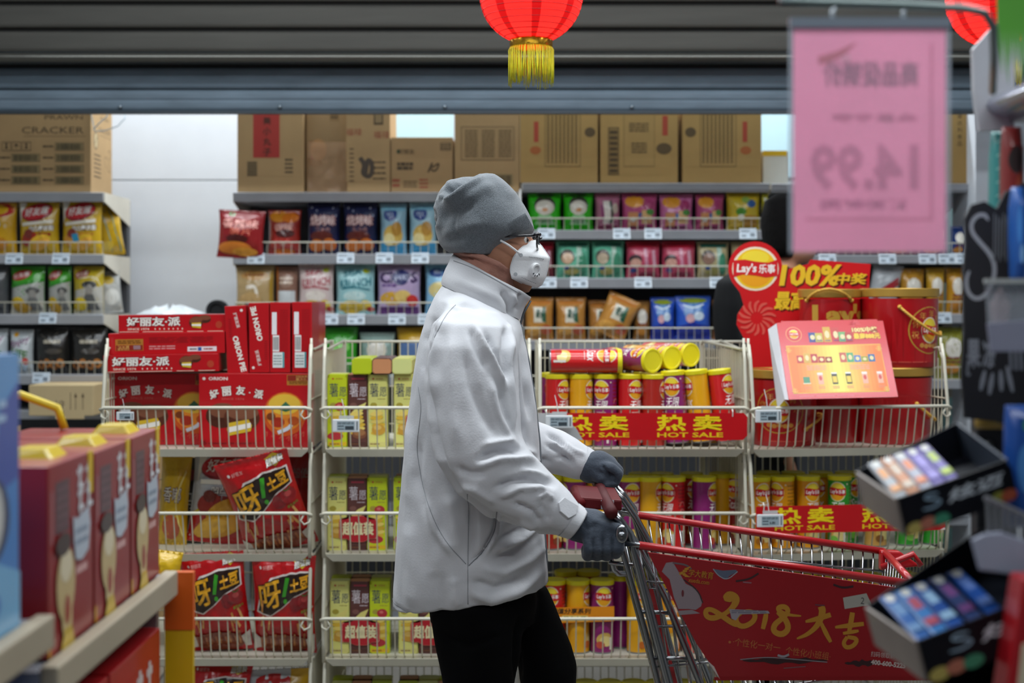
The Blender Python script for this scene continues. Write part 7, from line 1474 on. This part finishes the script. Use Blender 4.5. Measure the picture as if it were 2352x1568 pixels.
# clear ticket holders
def holder(label, pts, d, m, th=.004):
    o = MB().prism([(X(a, d), Z(b, d)) for a, b in pts], d, d + th).build('ticket_holder', m, None, bevel=.001); return tag(o, label, 'ticket holder')
h1 = holder('clear plastic ticket holder over the chalk board', [(2264, 648), (2440, 648), (2440, 742), (2270, 742)], 1.56, mat('#c9d2d8', .1, alpha=.35))
MB().box(X(2264, 1.555), X(2440, 1.555), 1.553, 1.562, Z(650, 1.555), Z(640, 1.555)).build('top_edge', mat('#c3ccc8', .2), h1)
MB().prism([(X(a, 1.565), Z(b, 1.565)) for a, b in ((2276, 700), (2300, 660), (2320, 700), (2316, 740), (2280, 740))], 1.565, 1.567).build('paper_slip', mat('#c9a9a6', .6), h1)
holder('frosted grey plastic ticket plate below the clear holder', [(2268, 742), (2440, 728), (2440, 806), (2276, 808)], 1.54, mat('#a9aec2', .35, alpha=.8))
rpack('blue and green packet at the right edge above the upper tray', 2306, 2440, 930, 1210, 1.55, '#1c4fa0', lambda D: (D.e(.25, .5, .12, .2, '#4a86c8'), D.e(.3, .85, .1, .06, '#3f8a5a'), D.e(.35, .3, .1, .2, '#9ab4cc')))
rpack('olive yellow packet lying behind the black tray', 2240, 2316, 890, 985, 1.74, '#a8882a', lambda D: (D.e(.4, .5, .2, .3, '#c9a83a'), D.e(.7, .4, .1, .2, '#4a5a3a')))
# ------------------------------------------------------------------ black candy trays
trm = mat('#0b0d14', .5, var=.1, spec=.3); tin = mat('#10141e', .6, spec=.3)
def tray(label, A, B, C_, D_, depth, goods, tag2):
    A, B, C_, D_ = [Vector(p) for p in (A, B, C_, D_)]
    ux = (C_ - D_).normalized(); wv = (A - D_); nrm = ux.cross(wv).normalized(); nrm = nrm if nrm.z > 0 else -nrm
    c = (A + B + C_ + D_) / 4; o = empty('candy_tray', c); tag(o, label, 'tray', 'black candy display trays')
    dn = -nrm * depth; t = .003
    def wall(p, q, nm, m=trm, inw=None, hp=1, hq=1):
        e = (q - p).normalized(); n_ = e.cross(nrm).normalized() * t; a = p + dn * (1 - hp); b = q + dn * (1 - hq)
        w_ = MB().hexa([a - c, b - c, q + dn - c, p + dn - c], [a - c + n_, b - c + n_, q + dn - c + n_, p + dn - c + n_]).build(nm, m, o); return w_
    fr_ = wall(D_, C_, 'front_panel'); wall(C_, B, 'side_panel', mat('#39424f', .5)); wall(A, D_, 'side_panel', mat('#8a7f78', .4, coat=.3, var=.2)); bk_ = wall(B, A, 'back_panel', tin)  # right-hand wall painted greyer, its colour standing in for light on the flap
    MB().hexa([p + dn * .97 - c for p in (A, B, C_, D_)], [p + dn - c for p in (A, B, C_, D_)]).build('floor_panel', tin, o)
    w = (C_ - D_).length; Dd = Dec(w, depth); Dd.t(tag2, .68, .6, .34, '#c9d0d8', w=.5, bold=.03, shear=.2); Dd.s([(.34, .78), (.26, .84), (.2, .76), (.3, .66), (.36, .56), (.28, .46), (.18, .5)], [.03, .05, .05, .06, .05, .05, .03], '#9ab4c8')
    for i, (u, cc) in enumerate(((.08, '#b9a85a'), (.2, '#b5705a'), (.32, '#3f8a6a'), (.86, '#8a8a3a'), (.95, '#a8523a'))): Dd.e(u, .1 + .02 * (i % 2), .075, .16, cc)
    pn = ux.cross(nrm).normalized(); pn = pn if pn.y < 0 else -pn
    Dd.build('printed_front', fr_, lambda u, v, l: (D_ + dn - c + ux * u - (dn / depth) * v * 1.0 + pn * (.0035 + l)), eps=.0003)
    # candy bars standing in the tray
    for i, (f, cols) in enumerate(goods):
        p = D_.lerp(A, .22) + ux * (w * f) + dn * .3; q = p + (A - D_) * .66 - dn * .55
        hw = w * .057; b = MB().hexa([p - ux * hw, p + ux * hw, q + ux * hw, q - ux * hw], [p - ux * hw * .9 + dn * .14, p + ux * hw * .9 + dn * .14, q + ux * hw * .9 + dn * .14, q - ux * hw * .9 + dn * .14])
        k = b.build('candy_bar', mat(cols[0], .3, coat=.4), None, bevel=.002); tag(k, f'{cols[1]} candy bar in the {label.split(" candy")[0]} tray, {ordn(i)}', 'candy', 'candy bars in the black trays')
        dd = Dec(1, 1); dd.r(.1, .15, .9, .3, cols[2]); dd.r(.2, .5, .8, .75, cols[2]); dd.e(.5, .88, .3, .08, '#d9d9d4')
        n2 = (q - p).cross(ux).normalized(); n2 = n2 if n2.y < 0 else -n2
        dd.build('printed_front', k, lambda u, v, l: p + ux * hw * (2 * u - 1) + (q - p) * v + n2 * (.0012 + l), eps=.0003)
    return o
tray('upper black candy tray at the right with orange and purple bars', P(1970, 1082, 1.60), P(2196, 972, 1.64), P(2308, 1056, 1.50), P(2060, 1142, 1.46), .040,
     [(.12, ('#9ea3aa', 'white', '#d98a2a')), (.24, ('#c9721e', 'orange', '#c9b49e')), (.36, ('#a3a4b8', 'pale lilac', '#d9702a')), (.48, ('#5a3fae', 'purple', '#8a7ad0')), (.60, ('#4a34a0', 'dark purple', '#a8c02a'))], '炫迈')
tray('lower black candy tray at the right with blue bars', P(1992, 1392, 1.52), P(2256, 1214, 1.56), P(2420, 1350, 1.42), P(2106, 1470, 1.38), .042,
     [(.12, ('#3a6ab0', 'blue', '#6a92c0')), (.24, ('#4a86c8', 'light blue', '#b5566a')), (.36, ('#2f5aa8', 'deep blue', '#9ac0e0')), (.50, ('#3a4a7a', 'slate blue', '#7a4a8a')), (.64, ('#2a5ab0', 'royal blue', '#6a8ad0'))], '炫迈')
tray('lowest black candy tray cut by the picture bottom', P(2020, 1640, 1.46), P(2290, 1490, 1.50), P(2440, 1600, 1.38), P(2130, 1700, 1.34), .042,
     [(.12, ('#8a9ab0', 'grey blue', '#cfd6dc')), (.24, ('#3a4a7a', 'slate', '#7a8ad0')), (.4, ('#3a6ab0', 'blue', '#6a92c0'))], '炫迈')
st = MB().box(X(2330, 1.7), X(2330, 1.7) + .05, 1.835, 1.865, 0, 1.30).build('display_post', mat('#15171c', .5), None, bevel=.004); tag(st, 'black display post behind the candy trays', 'post')
MB().box(X(2330, 1.7) - .15, X(2330, 1.7) + .18, 1.83, 2.0, 0, .02).build('base', mat('#15171c', .5), st)
for (z, a) in ((Z(1060, 1.62), 2190), (Z(1330, 1.55), 2250), (Z(1600, 1.5), 2280)): MB().tube([(X(2330, 1.7) + .02, 1.84, z), (X(a, 1.62), 1.63, z - .02)], .006, 8).build('arm', mat('#15171c', .5), st)
bh = MB().prism([(X(a, 1.42), Z(b, 1.42)) for a, b in ((2232, 1240), (2262, 1226), (2300, 1222), (2440, 1270), (2440, 1350), (2330, 1320), (2250, 1310))], 1.42, 1.426).build('ticket_holder', mat('#aab0c4', .3, alpha=.85), None, bevel=.002); tag(bh, 'lavender grey plastic ticket plate between the two candy trays', 'ticket holder')
wr = MB()
for i in range(7): wr.tube([P(2268 + 16 * i, 1146 + 7 * i, 1.46), P(2272 + 16 * i, 1222 + 9 * i, 1.46)], .0022, 5)
wr.tube([P(2262, 1142, 1.46), P(2360, 1186, 1.46), P(2440, 1222, 1.46)], .003, 6); tag(wr.build('wire_rack', mat('#9a9c9f', .35, metal=.5)), 'grey wire rack edge at the right between the trays', 'rack')
rb_ = MB().prism([(X(a, 1.36), Z(b, 1.36)) for a, b in ((2352, 1330), (2460, 1330), (2460, 1640), (2304, 1640))], 1.36, 1.40).build('snack_box', mat('#a8121c', .35, coat=.3), None, bevel=.003); tag(rb_, 'red box at the lower right corner of the picture', 'box')
MB().prism([(X(a, 1.359), Z(b, 1.359)) for a, b in ((2348, 1480), (2460, 1440), (2460, 1640), (2330, 1640))], 1.3585, 1.36).build('printed_front', mat('#d9cdb0', .4), rb_)
